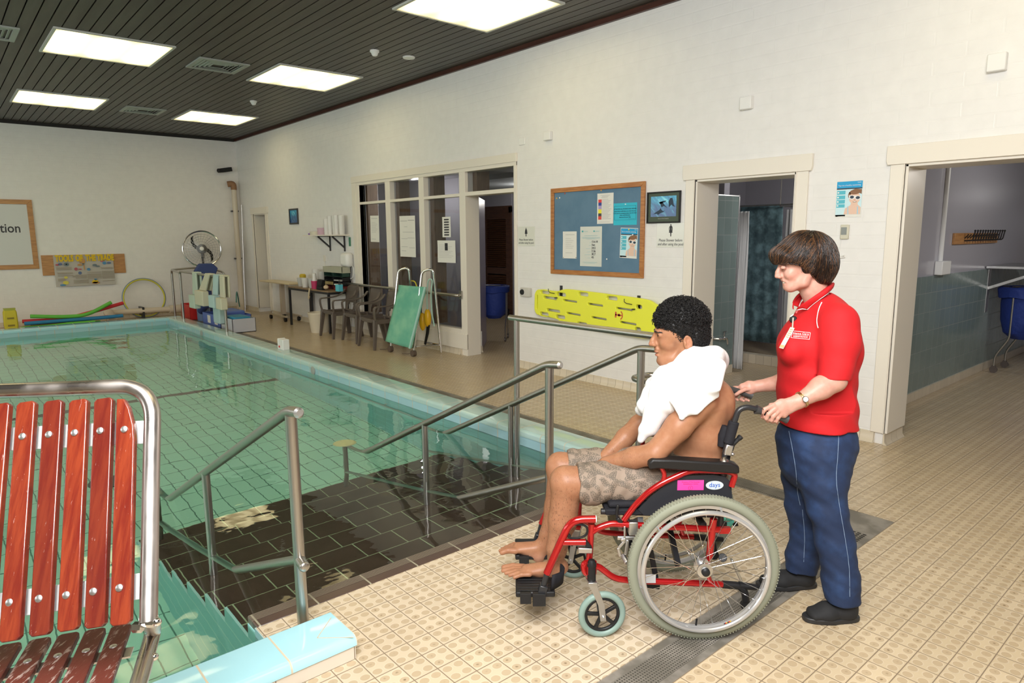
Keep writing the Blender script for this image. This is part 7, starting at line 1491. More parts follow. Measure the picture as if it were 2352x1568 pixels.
# ------------------------------------------------------------------ white towel round his neck
M_TOWEL = principled('white_terry_towel', (.80, .80, .80), .95); N = NT(M_TOWEL); N.bump(N.math('ADD', N.noise(N.obj(), 520., 2.), N.math('MULTIPLY', N.noise(N.obj(), 16., 3.), 1.2)), .45, .006)
S = SDF((.40, 2.48, .60), (1.02, 3.06, 1.22), .0045)
tw = lambda px, py, s: V3(px, py, s)
IP = (1, 0, -.75)
S.cone(tw(1630, 826, 2.68), tw(1640, 828, 2.80), .055, .058, .02); S.cone(tw(1640, 828, 2.80), tw(1622, 835, 2.92), .056, .05, .02); S.cone(tw(1608, 818, 2.70), tw(1645, 812, 2.70), .030, .030, .02)
S.slab(tw(1628, 838, 2.635), tw(1602, 885, 2.585), (.078, .042), (.100, .034), .02, (1, 0, .75)); S.slab(tw(1602, 885, 2.585), tw(1573, 932, 2.562), (.092, .030), (.058, .020), .02, (1, 0, .62)); S.slab(tw(1573, 932, 2.562), tw(1566, 958, 2.555), (.052, .018), (.012, .012), .012, (1, 0, .62))
S.slab(tw(1592, 815, 2.70), tw(1562, 860, 2.655), (.055, .038), (.070, .040), .02, (1, 0, .8)); S.slab(tw(1562, 860, 2.655), tw(1522, 920, 2.64), (.070, .038), (.066, .040), .02, (1, 0, .7)); S.slab(tw(1522, 920, 2.64), tw(1488, 985, 2.66), (.064, .036), (.038, .030), .015, (1, 0, .5)); S.slab(tw(1488, 985, 2.66), tw(1471, 1010, 2.665), (.034, .026), (.012, .014), .012, (1, 0, .4))
S.slab(tw(1560, 838, 2.86), tw(1510, 895, 2.84), (.062, .04), (.060, .04), .02, (1, 0, .8)); S.slab(tw(1510, 895, 2.84), tw(1478, 940, 2.80), (.052, .035), (.040, .03), .02, (1, 0, .8)); S.slab(tw(1535, 862, 2.75), tw(1492, 930, 2.74), (.055, .05), (.055, .045), .03, (1, 0, .8))
def tfold(X, Y, Z):
    u = X*.80+Z*.60; v = -X*.6+Z*.8; g = 1/(1+np.exp(-(.60-X)*40)); return .0036*np.sin(u*85+1.2*np.sin(v*9)+Y*25)*g+.0009*np.sin(u*40+v*12)
S.noise(tfold)
towel = skin('towel', S, M_TOWEL, None, MO)
P_ = RV*WR0+SV*WS0; towel.location = (P_[0], P_[1], 0); towel.rotation_euler = (0, 0, YAW)
tag(towel, 'white towel draped around the seated man\'s neck and shoulders', 'towel')
# ------------------------------------------------------------------ woman pushing the chair
M_SKINW = skin_mat('fair_pink_skin', .42)
_wp = (1.27, 2.78); WMO = (_wp[0], _wp[1], 0)
wom = local_root('person', *_wp, 'smiling woman with short brown hair in red polo shirt and jeans pushing the wheelchair', 'person')
WS = 2.79
S = SDF((.98, 2.46, .80), (1.52, 3.10, 1.62), .0042)
wp = lambda px, py, ds=0.: V3(px, py, WS+ds)
# hidden trunk, neck
S.slab(wp(1880, 860), wp(1885, 770), (.13, .10), (.15, .10), .03); S.slab(wp(1885, 770), wp(1882, 718), (.15, .09), (.09, .06), .03)
S.cone(wp(1884, 712), wp(1868, 662), .052, .050, .02); S.cone(wp(1868, 662), wp(1866, 630), .050, .055, .02)
# head, bowed forward
S.ell(wp(1858, 585), (.098, .078, .094), .02); S.slab(wp(1826, 600), wp(1819, 646), (.058, .060), (.040, .038), .03); S.ell(wp(1818, 585), (.050, .058, .050), .02)
S.cone(wp(1816, 658, -.010), wp(1816, 658, .010), .0185, .0185, .015); S.ell(wp(1806, 659), (.011, .014, .010), .01)
for q in (-1, 1):
    S.cone(wp(1815, 658, q*.012), wp(1846, 648, q*.044), .015, .016, .022); S.cone(wp(1846, 648, q*.044), wp(1860, 622, q*.054), .016, .018, .02)
    S.ell(wp(1813, 630, q*.034), (.013, .013, .013), .03)
    S.ell(wp(1792.5, 603.5, q*.024), (.009, .024, .006), .010); S.ell(wp(1792, 613, q*.034), (.012, .017, .009), .012, True); S.ell(wp(1799.0, 614.5, q*.032), (.0110, .0140, .0088), .008)
S.cone(wp(1792, 609), wp(1786.5, 625), .0080, .0095, .010); S.cone(wp(1786.5, 625), wp(1784.8, 633.8), .0095, .0100, .006); S.ell(wp(1799, 634), (.018, .012, .010), .012, False, -.3)
for q in (-1, 1): S.ell(wp(1790.5, 636, q*.0115), (.0095, .0068, .0068), .005); S.ell(wp(1789.5, 640.8, q*.007), (.0045, .003, .0022), .002, True)
S.ell(wp(1799, 642), (.008, .016, .006), .010)
for q in (-1, 1):
    S.chain([wp(1796.5, 643.2), wp(1800.0, 645.2, q*.015), wp(1807.5, 646.8, q*.029)], [.0042, .0038, .0020], .003)
    S.chain([wp(1800.5, 654.6), wp(1803.0, 653.8, q*.014), wp(1808.0, 648.6, q*.028)], [.0048, .0042, .0020], .003)
    S.chain([wp(1797.5, 648.9), wp(1801.0, 649.2, q*.012), wp(1806.5, 647.9, q*.024)], [.0034, .0034, .0016], .002) if False else [S.cone(wp(1797.0, 648.8), wp(1800.0, 649.2, q*.012), .0036, .0036, .002, True), S.cone(wp(1800.0, 649.2, q*.012), wp(1806.0, 647.8, q*.025), .0036, .0014, .002, True)]
    S.cone(wp(1799, 637.5, q*.023), wp(1808, 643, q*.034), .0014, .0020, .004, True); S.cone(wp(1808, 643, q*.034), wp(1811, 652, q*.034), .0020, .0010, .004, True)
# near arm and hand on the near grip
elW, wrW = V3(1916, 872, 2.585), V3(1836, 921, 2.565)
S.cone(V3(1918, 800, 2.62), elW, .052, .046, .02); S.cone(elW, elW*.62+wrW*.38, .046, .044, .015); S.cone(elW*.62+wrW*.38, wrW, .043, .0265, .015)
g0, g1 = c0N(1736, 940), c0N(1808, 962)
pm = V3(1797, 938, 2.566); S.slab(wrW, pm, (.028, .021), (.036, .016), .012, (1, 0, -.9)); S.slab(pm, V3(1780, 942, 2.564), (.036, .016), (.032, .013), .01, (1, 0, -.9))
Q = lambda *a: [V3(*p) for p in a]
fingers(S, None, None, [(Q((1776, 931, 2.560), (1756, 940, 2.557), (1749, 952, 2.560), (1752, 959, 2.578)), 1.0), (Q((1781, 938, 2.556), (1765, 951, 2.553), (1760, 961, 2.560), (1764, 967, 2.578)), 1.03),
    (Q((1788, 944, 2.555), (1776, 956, 2.553), (1772, 965, 2.560), (1775, 969, 2.578)), .98), (Q((1796, 949, 2.558), (1787, 960, 2.556), (1783, 967, 2.562), (1785, 971, 2.577)), .88),
    (Q((1802, 932, 2.580), (1788, 928, 2.605), (1770, 930, 2.612)), 1.12)], .0092)
# far arm and hand, thumb over the far grip
elF2, wrF2 = V3(1800, 878, 2.95), V3(1745, 886, 2.985)
S.cone(V3(1850, 840, 2.92), elF2, .046, .042, .02); S.cone(elF2, wrF2, .041, .026, .015)
gf0, gf1 = c0F(1736, 940), c0F(1808, 962)
_pj = lambda P: P
S.slab(wrF2, V3(1722, 890, 2.985), (.024, .024), (.030, .022), .012, (1, 0, 1)); S.slab(V3(1722, 890, 2.985), V3(1705, 893, 2.99), (.030, .020), (.026, .016), .01, (1, 0, 1))
fingers(S, None, None, [(Q((1705, 890, 2.992), (1686, 890, 3.005), (1679, 900, 3.000), (1682, 911, 2.985)), .95), (Q((1710, 896, 3.0), (1694, 905, 3.008), (1688, 914, 2.995), (1694, 918, 2.980)), .98),
    (Q((1716, 900, 3.0), (1706, 910, 3.006), (1701, 917, 2.992), (1708, 920, 2.976)), .95), (Q((1724, 902, 3.0), (1716, 911, 3.004), (1713, 918, 2.992), (1720, 920, 2.976)), .85),
    (Q((1728, 892, 2.972), (1712, 894, 2.965), (1699, 900, 2.960), (1690, 906, 2.962)), 1.12)], .0088)
def wom_col(V):
    C = np.tile(np.array((.57, .315, .245)), (len(V), 1)).astype(np.float32)
    def tint(c, r, col, k=1., soft=.5): w_ = blob(V, c, r, soft)*k; C[:] = C*(1-w_)+np.array(col)*w_
    tint(wp(1800, 644.5), (.013, .030, .0045), (.45, .14, .12)); tint(wp(1803, 653.6), (.013, .028, .0055), (.48, .16, .13)); tint(wp(1788, 636), (.018, .02, .018), (.60, .27, .21), .6); tint(wp(1803, 648.8), (.012, .024, .0036), (.14, .04, .03), .9)
    for q in (-1, 1):
        tint(wp(1815, 634, q*.045), (.028, .03, .024), (.60, .28, .21), .55, 1.)
        
    tint(V3(1783, 950, 2.56), (.06, .03, .05), (.57, .28, .21), .6, 1.); tint(V3(1705, 905, 2.98), (.06, .05, .05), (.57, .28, .21), .5, 1.)
    return C
wb_ = skin('body', S, M_SKINW, wom, WMO, wom_col)
b = MB()
for i in range(9): q = (i-4)/4; c = wp(1799.6+5.5*q*q, 648.0-.4*q*q, q*.017); b.ball(c, (.0034, .0025, .0048), 8, 6)
b.build('teeth', principled('tooth_enamel', (.78, .74, .64), .2), parent=wb_, org=WMO)
wbv = BVHTree.FromPolygons([v.co[:] for v in wb_.data.vertices], [p.vertices[:] for p in wb_.data.polygons])
zb = wp(1790, 604)[2]; eyebrow(wbv, WMO, lambda t, q: WS+q*(.012+.038*t), lambda t: zb+.004*math.sin(t*2.6)-.004*t*t, principled('brown_eyebrow', (.10, .055, .035), .8), wb_, 'eyebrow', .0024)
zl = wp(1793, 617)[2]; eyebrow(wbv, WMO, lambda t, q: WS+q*(.022+.020*t), lambda t: zl-.0025*math.sin(t*3)+.001*t, principled('dark_lashes', (.03, .018, .014), .8), wb_, 'eyelashes', .0015)
# watch on the near wrist
wt = None; ax = (elW-wrW); ax /= np.linalg.norm(ax); wc = wrW+ax*.012; M_GOLD = principled('two_tone_metal', (.62, .50, .28), .3, 1.)
b = MB(); b.torus(wc, .0305, .0035, ax, 40, 8); 
for k in range(40):
    a = 2*PI*k/40; X1 = np.cross(ax, (0, 1, 0)); X1 /= np.linalg.norm(X1); Y1 = np.cross(ax, X1); d = X1*math.cos(a)+Y1*math.sin(a); b.obox(wc+d*.0315, .0018, .0050, .0016, np.cross(ax, d), ax, d)
o = b.build('watch_strap', M_GOLD, parent=wom, org=WMO)
dn = np.array((-.25, -.85, .1)); dn -= ax*(dn@ax); dn /= np.linalg.norm(dn)
b = MB(); b.lathe([(.0125, 0), (.0125, .004), (.0115, .0055), (0, .0057)], wc+dn*.031, 24, dn); b.build('watch_case', M_CHROME, parent=o, org=WMO)
b = MB(); b.lathe([(.0098, 0), (0, .0003)], wc+dn*.0368, 24, dn); b.build('watch_dial', M_PAPER, parent=o, org=WMO)
# red polo shirt
M_POLO = principled('red_polo_fabric', (.52, .004, .008), .8); N = NT(M_POLO); N.bump(N.math('ADD', N.math('MULTIPLY', N.noise(N.obj(), 9., 3.), 2.), N.math('MULTIPLY', N.noise(N.obj(), 400., 1.), .1)), .35, .008)
M_PIPE = principled('white_piping', (.80, .76, .76), .6)
S = SDF((1.02, 2.48, .76), (1.56, 3.10, 1.46), .0045)
S.slab(wp(1876, 985), wp(1875, 925), (.178, .160), (.168, .150), .03); S.slab(wp(1875, 925), wp(1876, 860), (.168, .150), (.160, .148), .03); S.slab(wp(1876, 860), wp(1880, 790), (.160, .148), (.168, .150), .03)
S.slab(wp(1880, 790), wp(1893, 735), (.168, .142), (.160, .105), .03); S.slab(wp(1893, 735), wp(1888, 702), (.140, .09), (.072, .062), .03); S.ell(wp(1819, 800, -.07), (.055, .065, .065), .04); S.ell(wp(1819, 800, .07), (.055, .065, .065), .04)
S.cone(wp(1905, 718, -.05), V3(1926, 740, 2.645), .058, .070, .03); S.cone(wp(1905, 715, .05), V3(1918, 738, 2.93), .065, .075, .03)
S.cone(V3(1926, 740, 2.645), V3(1930, 790, 2.615), .072, .074, .02); S.cone(V3(1930, 790, 2.615), V3(1915, 868, 2.590), .074, .062, .02)
S.cone(V3(1918, 738, 2.93), V3(1880, 800, 2.94), .078, .072, .02); S.cone(V3(1880, 800, 2.94), V3(1850, 842, 2.93), .072, .055, .02)
S.ell(wp(1938, 800), (.050, .12, .085), .04)
S.cut(wp(1876, 973), (0, 0, -1)); S.ell(wp(1873, 668), (.055, .056, .075), .008, True)
def rf(X, Y, Z):
    lo = 1/(1+np.exp((Z-1.04)*30)); return .0034*lo*np.sin(Z*60+3.2*np.sin(X*9+Y*7)+X*22)+.0018*np.sin(X*40+Z*25+Y*10)
S.noise(rf)
S.cut(wp(1876, 973), (0, 0, -1))
# sleeve cuff plane
_x, (Xg, Yg, Zg) = S.sl(S.lo, S.lo+S.h*S.n); cp = V3(1908, 863, 2.59); cn = np.array((-.22, 0, -1.)); cn /= np.linalg.norm(cn); dd = (Xg-cp[0])*cn[0]+(Zg-cp[2])*cn[2]
near = (Yg < 2.645) & (Zg < 1.06) & (Zg > .90); S.D = np.where(near, np.maximum(S.D, dd.astype(np.float32)), S.D).astype(np.float32)
polo = skin('polo_shirt', S, M_POLO, wom, WMO)
pbvh = None
def bvh_of(o): me = o.data; return BVHTree.FromPolygons([v.co[:] for v in me.vertices], [p.vertices[:] for p in me.polygons])
pb = bvh_of(polo)
def cam_hit(bv, px, py):
    """point of the surface seen there from the photographer's place"""
    a = L(px, py, 1.); h = bv.ray_cast(Vector((-WMO[0], -WMO[1], CH)), Vector((a[0], 1., a[2]-CH)))
    return None if h[0] is None else np.array(h[0])+np.array(WMO)
def on_polo(px, py, s0=2.3):
    h = cam_hit(pb, px, py); return V3(px, py, 2.62) if h is None else h
def piping(pts, r=.0028, name='piping', par=None):
    b = MB(); P = [on_polo(*p)+np.array((0, -.0015, 0)) for p in catmull([(x, y, 0) for x, y in pts], 6) for p in [(p[0], p[1])]]; b.tube(P, r, 6); return b.build(name, M_PIPE, parent=par or polo, org=WMO)
piping([(1887, 694), (1882, 705), (1879, 715), (1877, 726), (1876, 736), (1877, 746), (1879, 753)], .0022)
piping([(1815, 727), (1822, 722)], .002)
# collar: leaves folded down round the neck
V = []; F = []; far = lambda p: np.array((p[0], 2*WS-p[1], p[2]))
tp = [V3(1904, 652, 2.79), V3(1893, 664, 2.742), V3(1868, 683, 2.730), V3(1845, 700, 2.745), V3(1829, 712, 2.775)]
ou = [V3(1913, 661, 2.79)]+[on_polo(*q)+np.array((0, -.009, .006)) for q in ((1893, 681), (1874, 694), (1859, 706), (1852, 713))]; ou[1] = ou[1]*.5+V3(1903, 671, 2.71)*.5
T_ = catmull(tp, 6); O_ = catmull(ou, 6); T_ = [far(q) for q in T_[:0:-1]]+T_; O_ = [far(q) for q in O_[:0:-1]]+O_; m = 6
for a_, b_ in zip(T_, O_):
    for j in range(m+1): t_ = j/m; q = a_*(1-t_)+b_*t_; out_ = (q-wp(1872, 690)); out_[2] = 0; out_ /= np.linalg.norm(out_)+1e-6; V.append(q+(out_*.012+np.array((0, 0, .012)))*math.sin(PI*t_))
for i in range(len(T_)-1):
    for j in range(m): q = i*(m+1)+j; F.append((q, q+m+1, q+m+2, q+1))
b = MB(); b.add(V, F); co = b.build('collar', M_POLO, parent=polo, org=WMO, fixn=False, angle=180); md = co.modifiers.new('s', 'SOLIDIFY'); md.thickness = .004; md.offset = 0
b = MB(); b.tube(O_, .0026, 6); b.tube([T_[-1], (T_[-1]+O_[-1])/2+np.array((0, -.004, .004)), O_[-1]], .0018, 6); b.build('collar_piping', M_PIPE, parent=co, org=WMO)
# placket button, logo, badge reel
p = on_polo(1831, 717); b = MB(); b.lathe([(.006, 0), (.005, .002), (0, .0022)], p+np.array((0, .002, 0)), 12, (-.3, -1, 0)); b.build('button', principled('red_button_w', (.75, .15, .15), .3), parent=polo, org=WMO)
lc = on_polo(1839, 771); rl = (on_polo(1855, 772)-on_polo(1824, 770)); rl /= np.linalg.norm(rl); up_ = on_polo(1839, 760)-on_polo(1839, 782); up_ -= rl*(up_@rl); up_ /= np.linalg.norm(up_); nn = np.cross(rl, up_); nn = nn if nn[1] < 0 else -nn
LB = lc+nn*.0055; b = MB(); Wd, Hd = .0345, .0195
for (a0, b0, a1, b1) in ((-Wd, -Hd*.82, Wd, -Hd*.95), (-Wd*.92, Hd*.92, Wd, Hd*.75), (-Wd, -Hd*.82, -Wd*.92, Hd*.92), (Wd, -Hd*.95, Wd, Hd*.75)): b.bar(LB+rl*a0+up_*b0, LB+rl*a1+up_*b1, .0014, .0016, nn)
text_mesh(b, 'Home Care', .0125, LB+up_*.003, rl, up_, .0008, 'CENTER'); text_mesh(b, 'ASSISTANCE', .0098, LB-up_*.0115, rl, up_, .0008, 'CENTER'); b.bar(LB-rl*.030-up_*.0005, LB+rl*.030-up_*.0005, .0008, .0008, nn)
b.build('shirt_logo', M_PIPE, parent=polo, org=WMO, smooth=False)
q0 = on_polo(1822, 735)+nn*.006; b = MB(); b.lathe([(.0150, 0), (.0155, .005), (.012, .009), (0, .010)], q0, 22, (-.35, -.93, 0)); rb = b.build('badge_reel', M_BLACK, parent=wom, org=WMO)
q1 = on_polo(1819, 752)+np.array((-.012, -.034, .004)); q2 = on_polo(1801, 800)+np.array((-.024, -.030, .006)); b = MB(); b.tube([q0+nn*.01, q1], .003, 6); dv = q2-q1; dv /= np.linalg.norm(dv); rg = np.cross(dv, nn); rg /= np.linalg.norm(rg)
b.obox((q1+q2)/2, np.linalg.norm(q2-q1)/2, .0085, .0012, dv, rg, np.cross(dv, rg)); bd = b.build('id_badge', principled('laminated_badge', (.62, .58, .48), .2), parent=rb, org=WMO)
b = MB()
for k in range(5): b.obox(q1+dv*(.012+.011*k)+nn*.002, .002, .0055, .0006, dv, rg, np.cross(dv, rg))
b.obox(q2-dv*.010+nn*.002, .007, .0078, .0006, dv, rg, np.cross(dv, rg)); b.build('badge_print', principled('badge_print_tan', (.40, .33, .16), .5), parent=bd, org=WMO)
# hair: smooth bowl-shaped bob with highlighted locks
M_HAIRW = principled('dark_brown_hair', (.03, .018, .012), .38, 0., .5); N = NT(M_HAIRW); a = N.n('ShaderNodeAttribute'); a.attribute_name = 'Col'; N.base(a.outputs['Color'])
H = SDF((.96, 2.64, 1.32), (1.42, 2.95, 1.68), .0045)
H.ell(wp(1852, 590), (.122, .092, .108), .01); H.ell(wp(1884, 610), (.062, .084, .074), .02); H.ell(wp(1800, 590), (.055, .070, .040), .02, False, -.45); H.ell(wp(1880, 636), (.040, .070, .036), .02)
H.ell(wp(1802, 653), (.098, .2, .093), .006, True); H.ell(wp(1838, 668), (.058, .2, .072), .006, True); H.cut(wp(1880, 648), (-.10, 0, -1))
H.ell(wp(1799, 622), (.040, .060, .040), .006, True); H.ell(wp(1840, 612), (.030, .086, .032), .012, False, .4)
hw_ = skin('hair', H, M_HAIRW, wom, WMO, lambda V: np.tile(np.array((.022, .012, .008)), (len(V), 1)))
hv = hw_.data.vertices; kd = KDTree(len(hv))
for i, v in enumerate(hv): kd.insert(v.co, i)
kd.balance(); crown = np.array(wp(1868, 535)-np.array(WMO)); rng = random.Random(7); V = []; F = []; Cc = []
for _ in range(5200):
    v = hv[rng.randrange(len(hv))]
    if (np.array(v.normal)@(np.array(v.co)-np.array(wp(1858, 595)-np.array(WMO)))) < 0: continue
    p = np.array(v.co); P = []; lift = rng.uniform(.0, .0035); hi = rng.random(); fx = p[0]+WMO[0]
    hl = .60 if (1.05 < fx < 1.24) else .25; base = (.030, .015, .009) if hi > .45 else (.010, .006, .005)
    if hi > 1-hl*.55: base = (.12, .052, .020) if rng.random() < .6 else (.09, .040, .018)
    w0 = rng.uniform(-.35, .35)
    for k in range(15):
        co, i, _d = kd.find(p); nrm = np.array(hv[i].normal); p = np.array(co)*.8+p*.2; P.append(p+nrm*(.0012+lift*math.sin(PI*min(1, k/12))))
        t = (p-crown); t /= np.linalg.norm(t)+1e-6; t = t*.8+np.array((-.38 if p[0] < crown[0]-.02 else .05, 0, -.75)); t -= nrm*(t@nrm); t /= np.linalg.norm(t)+1e-6; sd = np.cross(nrm, t); t = t+sd*w0*math.sin(k*.35+hi*6); p = p+t*.0065
    o0 = len(V); r_ = rng.uniform(.0006, .0014)
    for k, q in enumerate(P):
        T = P[min(k+1, 14)]-P[max(k-1, 0)]; T /= np.linalg.norm(T)+1e-9; A = np.cross(T, (0.3, 1, .2)); A /= np.linalg.norm(A)+1e-9; B = np.cross(T, A); rr = r_*(1-.75*(k/14)**3)
        for m_ in range(4): an = PI/2*m_; V.append(q+rr*(A*math.cos(an)+B*math.sin(an))); Cc.append(base)
    for k in range(14):
        for m_ in range(4): F.append((o0+k*4+m_, o0+k*4+(m_+1) % 4, o0+(k+1)*4+(m_+1) % 4, o0+(k+1)*4+m_))
me = bpy.data.meshes.new('hair_locks'); me.from_pydata([tuple(v) for v in V], [], F); me.polygons.foreach_set('use_smooth', [True]*len(F)); me.materials.append(M_HAIRW); ca = me.color_attributes.new('Col', 'FLOAT_COLOR', 'POINT'); ca.data.foreach_set('color', np.concatenate([np.array(Cc, np.float32), np.ones((len(Cc), 1), np.float32)], 1).ravel()); o = bpy.data.objects.new('hair_locks', me); COL.objects.link(o); o.parent = hw_
# jeans
M_DEN = principled('dark_blue_denim', (.014, .038, .11), .8); N = NT(M_DEN); _n = N.noise(N.obj(), 12., 4.); _f = N.noise(N.obj(), 600., 1.)
N.base(N.mix(N.smooth(_n, .4, .75), (.008, .021, .064), (.016, .044, .125))); N.bump(N.math('ADD', _n, N.math('MULTIPLY', _f, .15)), .4, .008)
S = SDF((1.02, 2.50, .04), (1.56, 3.10, .92), .005)
S.slab(wp(1878, 985), wp(1875, 1010), (.140, .128), (.165, .152), .02); S.slab(wp(1875, 1010), wp(1872, 1050), (.172, .160), (.165, .150), .03)
def leg_(pts, k=.025):
    for (a, ra), (b_, rb) in zip(pts[:-1], pts[1:]): S.slab(a, b_, ra, rb, k)
leg_([(V3(1890, 1050, 2.70), (.098, .112)), (V3(1893, 1110, 2.685), (.088, .092)), (V3(1899, 1165, 2.67), (.076, .074)), (V3(1918, 1240, 2.655), (.072, .075)), (V3(1932, 1330, 2.64), (.070, .072)), (V3(1934, 1378, 2.635), (.068, .071))])
leg_([(V3(1860, 1045, 2.88), (.098, .118)), (V3(1850, 1100, 2.89), (.090, .100)), (V3(1848, 1160, 2.90), (.078, .080)), (V3(1852, 1225, 2.90), (.070, .066)), (V3(1843, 1280, 2.90), (.069, .070)), (V3(1841, 1316, 2.90), (.068, .073))])
S.cut(V3(1935, 1376, 2.64), (0, 0, -1)); 
S.noise(lambda X, Y, Z: .0030*np.sin(Z*38+3.0*np.sin(X*14+Y*11)+24*X)*(.25+.75/(1+np.exp(-(np.abs(Z-.50)*-1+.10)*40))+.5/(1+np.exp((Z-.20)*40)))+.0010*np.sin(Z*110+X*70))
jn = skin('jeans', S, M_DEN, wom, WMO); jb = bvh_of(jn)
def on_jeans(px, py, s0):
    h = cam_hit(jb, px, py); return V3(px, py, s0) if h is None else h
M_STITCH = principled('pale_stitching', (.22, .30, .42), .7)
for pts in (((1925, 975), (1926, 1010), (1924, 1050), (1921, 1100), (1928, 1160), (1940, 1230), (1950, 1300), (1952, 1370)), ((1812, 990), (1820, 1030), (1828, 1080), (1832, 1130), (1838, 1160)), ((1843, 1170), (1848, 1230), (1846, 1290))):
    b = MB(); b.tube([on_jeans(p[0], p[1], 2.6) for p in catmull([(x, y, 0) for x, y in pts], 5)], .0011, 5); b.build('seam', M_STITCH, parent=jn, org=WMO)
# black slip-on shoes
M_SHOE = principled('black_mesh_shoe', (.012, .012, .013), .8); M_SOLE = principled('black_rubber_sole', (.02, .02, .021), .5)
def shoe(px_toe, px_heel, py, s, yaw=0.):
    a, c = floor_at(px_toe, py), floor_at(px_heel, py); rt, rh = L(px_toe, py, s)[0], L(px_heel, py, s)[0]; ln = rh-rt
    S = SDF((rt-.04, s-.09, -.01), (rh+.04, s+.09, .13), .004)
    S.slab((rt+.042, s, .030), (rt+ln*.42, s, .036), (.042, .024), (.046, .034), .02); S.slab((rt+ln*.42, s, .040), (rh-.045, s, .045), (.043, .040), (.034, .045), .02); S.cone((rh-.06, s, .05), (rh-.055, s, .085), .045, .043, .02)
    S.cut((0, 0, .016), (0, 0, -1)); sh = skin('shoe', S, M_SHOE, wom, WMO)
    b = MB(); pts = []
    for k in range(28):
        t = 2*PI*k/28; x = (rt+rh)/2-ln/2*math.cos(t)*1.01; w_ = (.046 if math.cos(t) > -.2 else .039)*abs(math.sin(t))**.7*(1 if math.sin(t) > 0 else -1); pts.append((x, w_+s))
    b.prism(pts, .022, (0, 0, .001), (1, 0, 0), (0, 1, 0), (0, 0, 1)); b.build('sole', M_SOLE, parent=sh, org=WMO, bevel=.004); return sh
shoe(1845, 1973, 1408, 2.632); shoe(1738, 1876, 1325, 2.905)
for o, m_ in ((wom, 0),): pass
# ------------------------------------------------------------------ pool hoist seat with varnished slats
def sY(py): return 1.37-(py-885)/555*.21
def HP(px, py, d=0.): return np.array(L(px, py, sY(py)+d))
HO = HP(95, 1440); HO[2] = 0
hoist = local_root('hoist_chair', HO[0], HO[1]-.1, 'pool hoist chair with red varnished wooden slats on a steel tube frame', 'chair'); HOO = (HO[0], HO[1]-.1, 0)
M_TUBE = principled('polished_hoist_tube', (.50, .46, .43), .3, 1.); N = NT(M_TUBE); N.rough(N.math('ADD', .24, N.math('MULTIPLY', N.smooth(N.noise(N.obj(), 7., 4.), .4, .7), .25)))
M_SLAT = principled('varnished_red_slats', (.35, .05, .015), .25, 0., .6, Coat_Weight=.4); N = NT(M_SLAT); x, y, z = N.sep(N.obj())
oi = N.n('ShaderNodeObjectInfo'); _g = N.noise(N.comb(N.math('ADD', N.math('MULTIPLY', x, 30.), N.math('MULTIPLY', oi.outputs['Random'], 50.)), N.math('MULTIPLY', y, 4.), N.math('MULTIPLY', z, 3.)), 2.6, 4., .6)
_c = N.mix(N.smooth(_g, .32, .68), (.12, .012, .007), (.20, .032, .012)); _c = N.mix(N.math('MULTIPLY', N.smooth(oi.outputs['Random'], .45, 1.), .55), _c, (.075, .010, .008))
_wr = N.noise(N.comb(N.math('MULTIPLY', x, 60.), N.math('MULTIPLY', y, 14.), N.math('MULTIPLY', z, 14.)), 3., 6., .7); _wm = N.smooth(_wr, .64, .72); _c = N.mix(N.math('MULTIPLY', _wm, .55), _c, (.40, .30, .26))
N.base(_c); N.rough(N.math('ADD', .20, N.math('MULTIPLY', _wm, .4))); N.bump(N.math('ADD', _g, N.math('MULTIPLY', _wr, .5)), .25, .003)
M_WORN = principled('worn_seat_slats', (.16, .03, .015), .45); N = NT(M_WORN); x, y, z = N.sep(N.obj()); _g = N.noise(N.comb(N.math('MULTIPLY', x, 9.), N.math('MULTIPLY', y, 2.), z), 12., 5., .65); N.base(N.mix(N.smooth(_g, .55, .66), (.085, .014, .009), (.30, .22, .19))); N.bump(_g, .3, .003)
M_STRIP = principled('white_aluminium_strip', (.66, .68, .66), .4, .3)
TRH = .0160
pts = [HP(-160, 1430), HP(-160, 940), HP(-120, 905), HP(0, 898), HP(262, 889)]
b = MB(); P = fillet([HP(-175, 1425), HP(-175, 903), HP(0, 898), HP(352, 885), HP(346, 1140), HP(341, 1428)], .075, 10); b.tube(P, TRH, 18); b.build('back_frame_tube', M_TUBE, parent=hoist, org=HOO)
bn = np.cross(HP(300, 1400)-HP(300, 950), (1, 0, 0)); bn /= np.linalg.norm(bn); bn = bn if bn[1] < 0 else -bn     # towards the sitter
for (pa, pb_) in (((-165, 1018), (332, 992)), ((-165, 1415), (325, 1345))):
    b = MB(); A, B = HP(*pa, .008), HP(*pb_, .008); b.bar(A, B, .048, .004, bn); st = b.build('back_strip', M_STRIP, parent=hoist, org=HOO, bevel=.001)
def slat(pt, pbm, w, mat, name, n, th=.014, round_=False, clip=0.):
    T = pbm-pt; ln = np.linalg.norm(T); T /= ln; X = np.cross(T, n); X /= np.linalg.norm(X); h = w/2; r = .006
    poly = [(-h+r, 0), (h-r, 0), (h, r), (h, ln-r), (h-r, ln), (-h+r, ln), (-h, ln-r), (-h, r)]
    if clip:
        sg = 1 if X@np.array((1, 0, 0)) > 0 else -1; poly = [(-h*sg, 0), (-h*.2*sg, .002), (h*.35*sg, .022), (h*.85*sg, .058), (h*sg, .09), (h*sg, ln-r), ((h-r)*sg, ln), (-(h-r)*sg, ln), (-h*sg, ln-r)]
    b = MB(); b.prism(poly, th, pt+n*.004, X, T, n); return b.build(name, mat, parent=hoist, org=HOO, bevel=.0022)
tops = [(299.6, 917, 287, 1434), (248.5, 918, 228.5, 1440), (191.4, 921, 167, 1447), (133.8, 923, 103, 1458), (72.6, 926, 35, 1471), (18.6-4, 930, -32, 1484), (-45, 936, -100, 1497), (-108, 944, -165, 1508)]
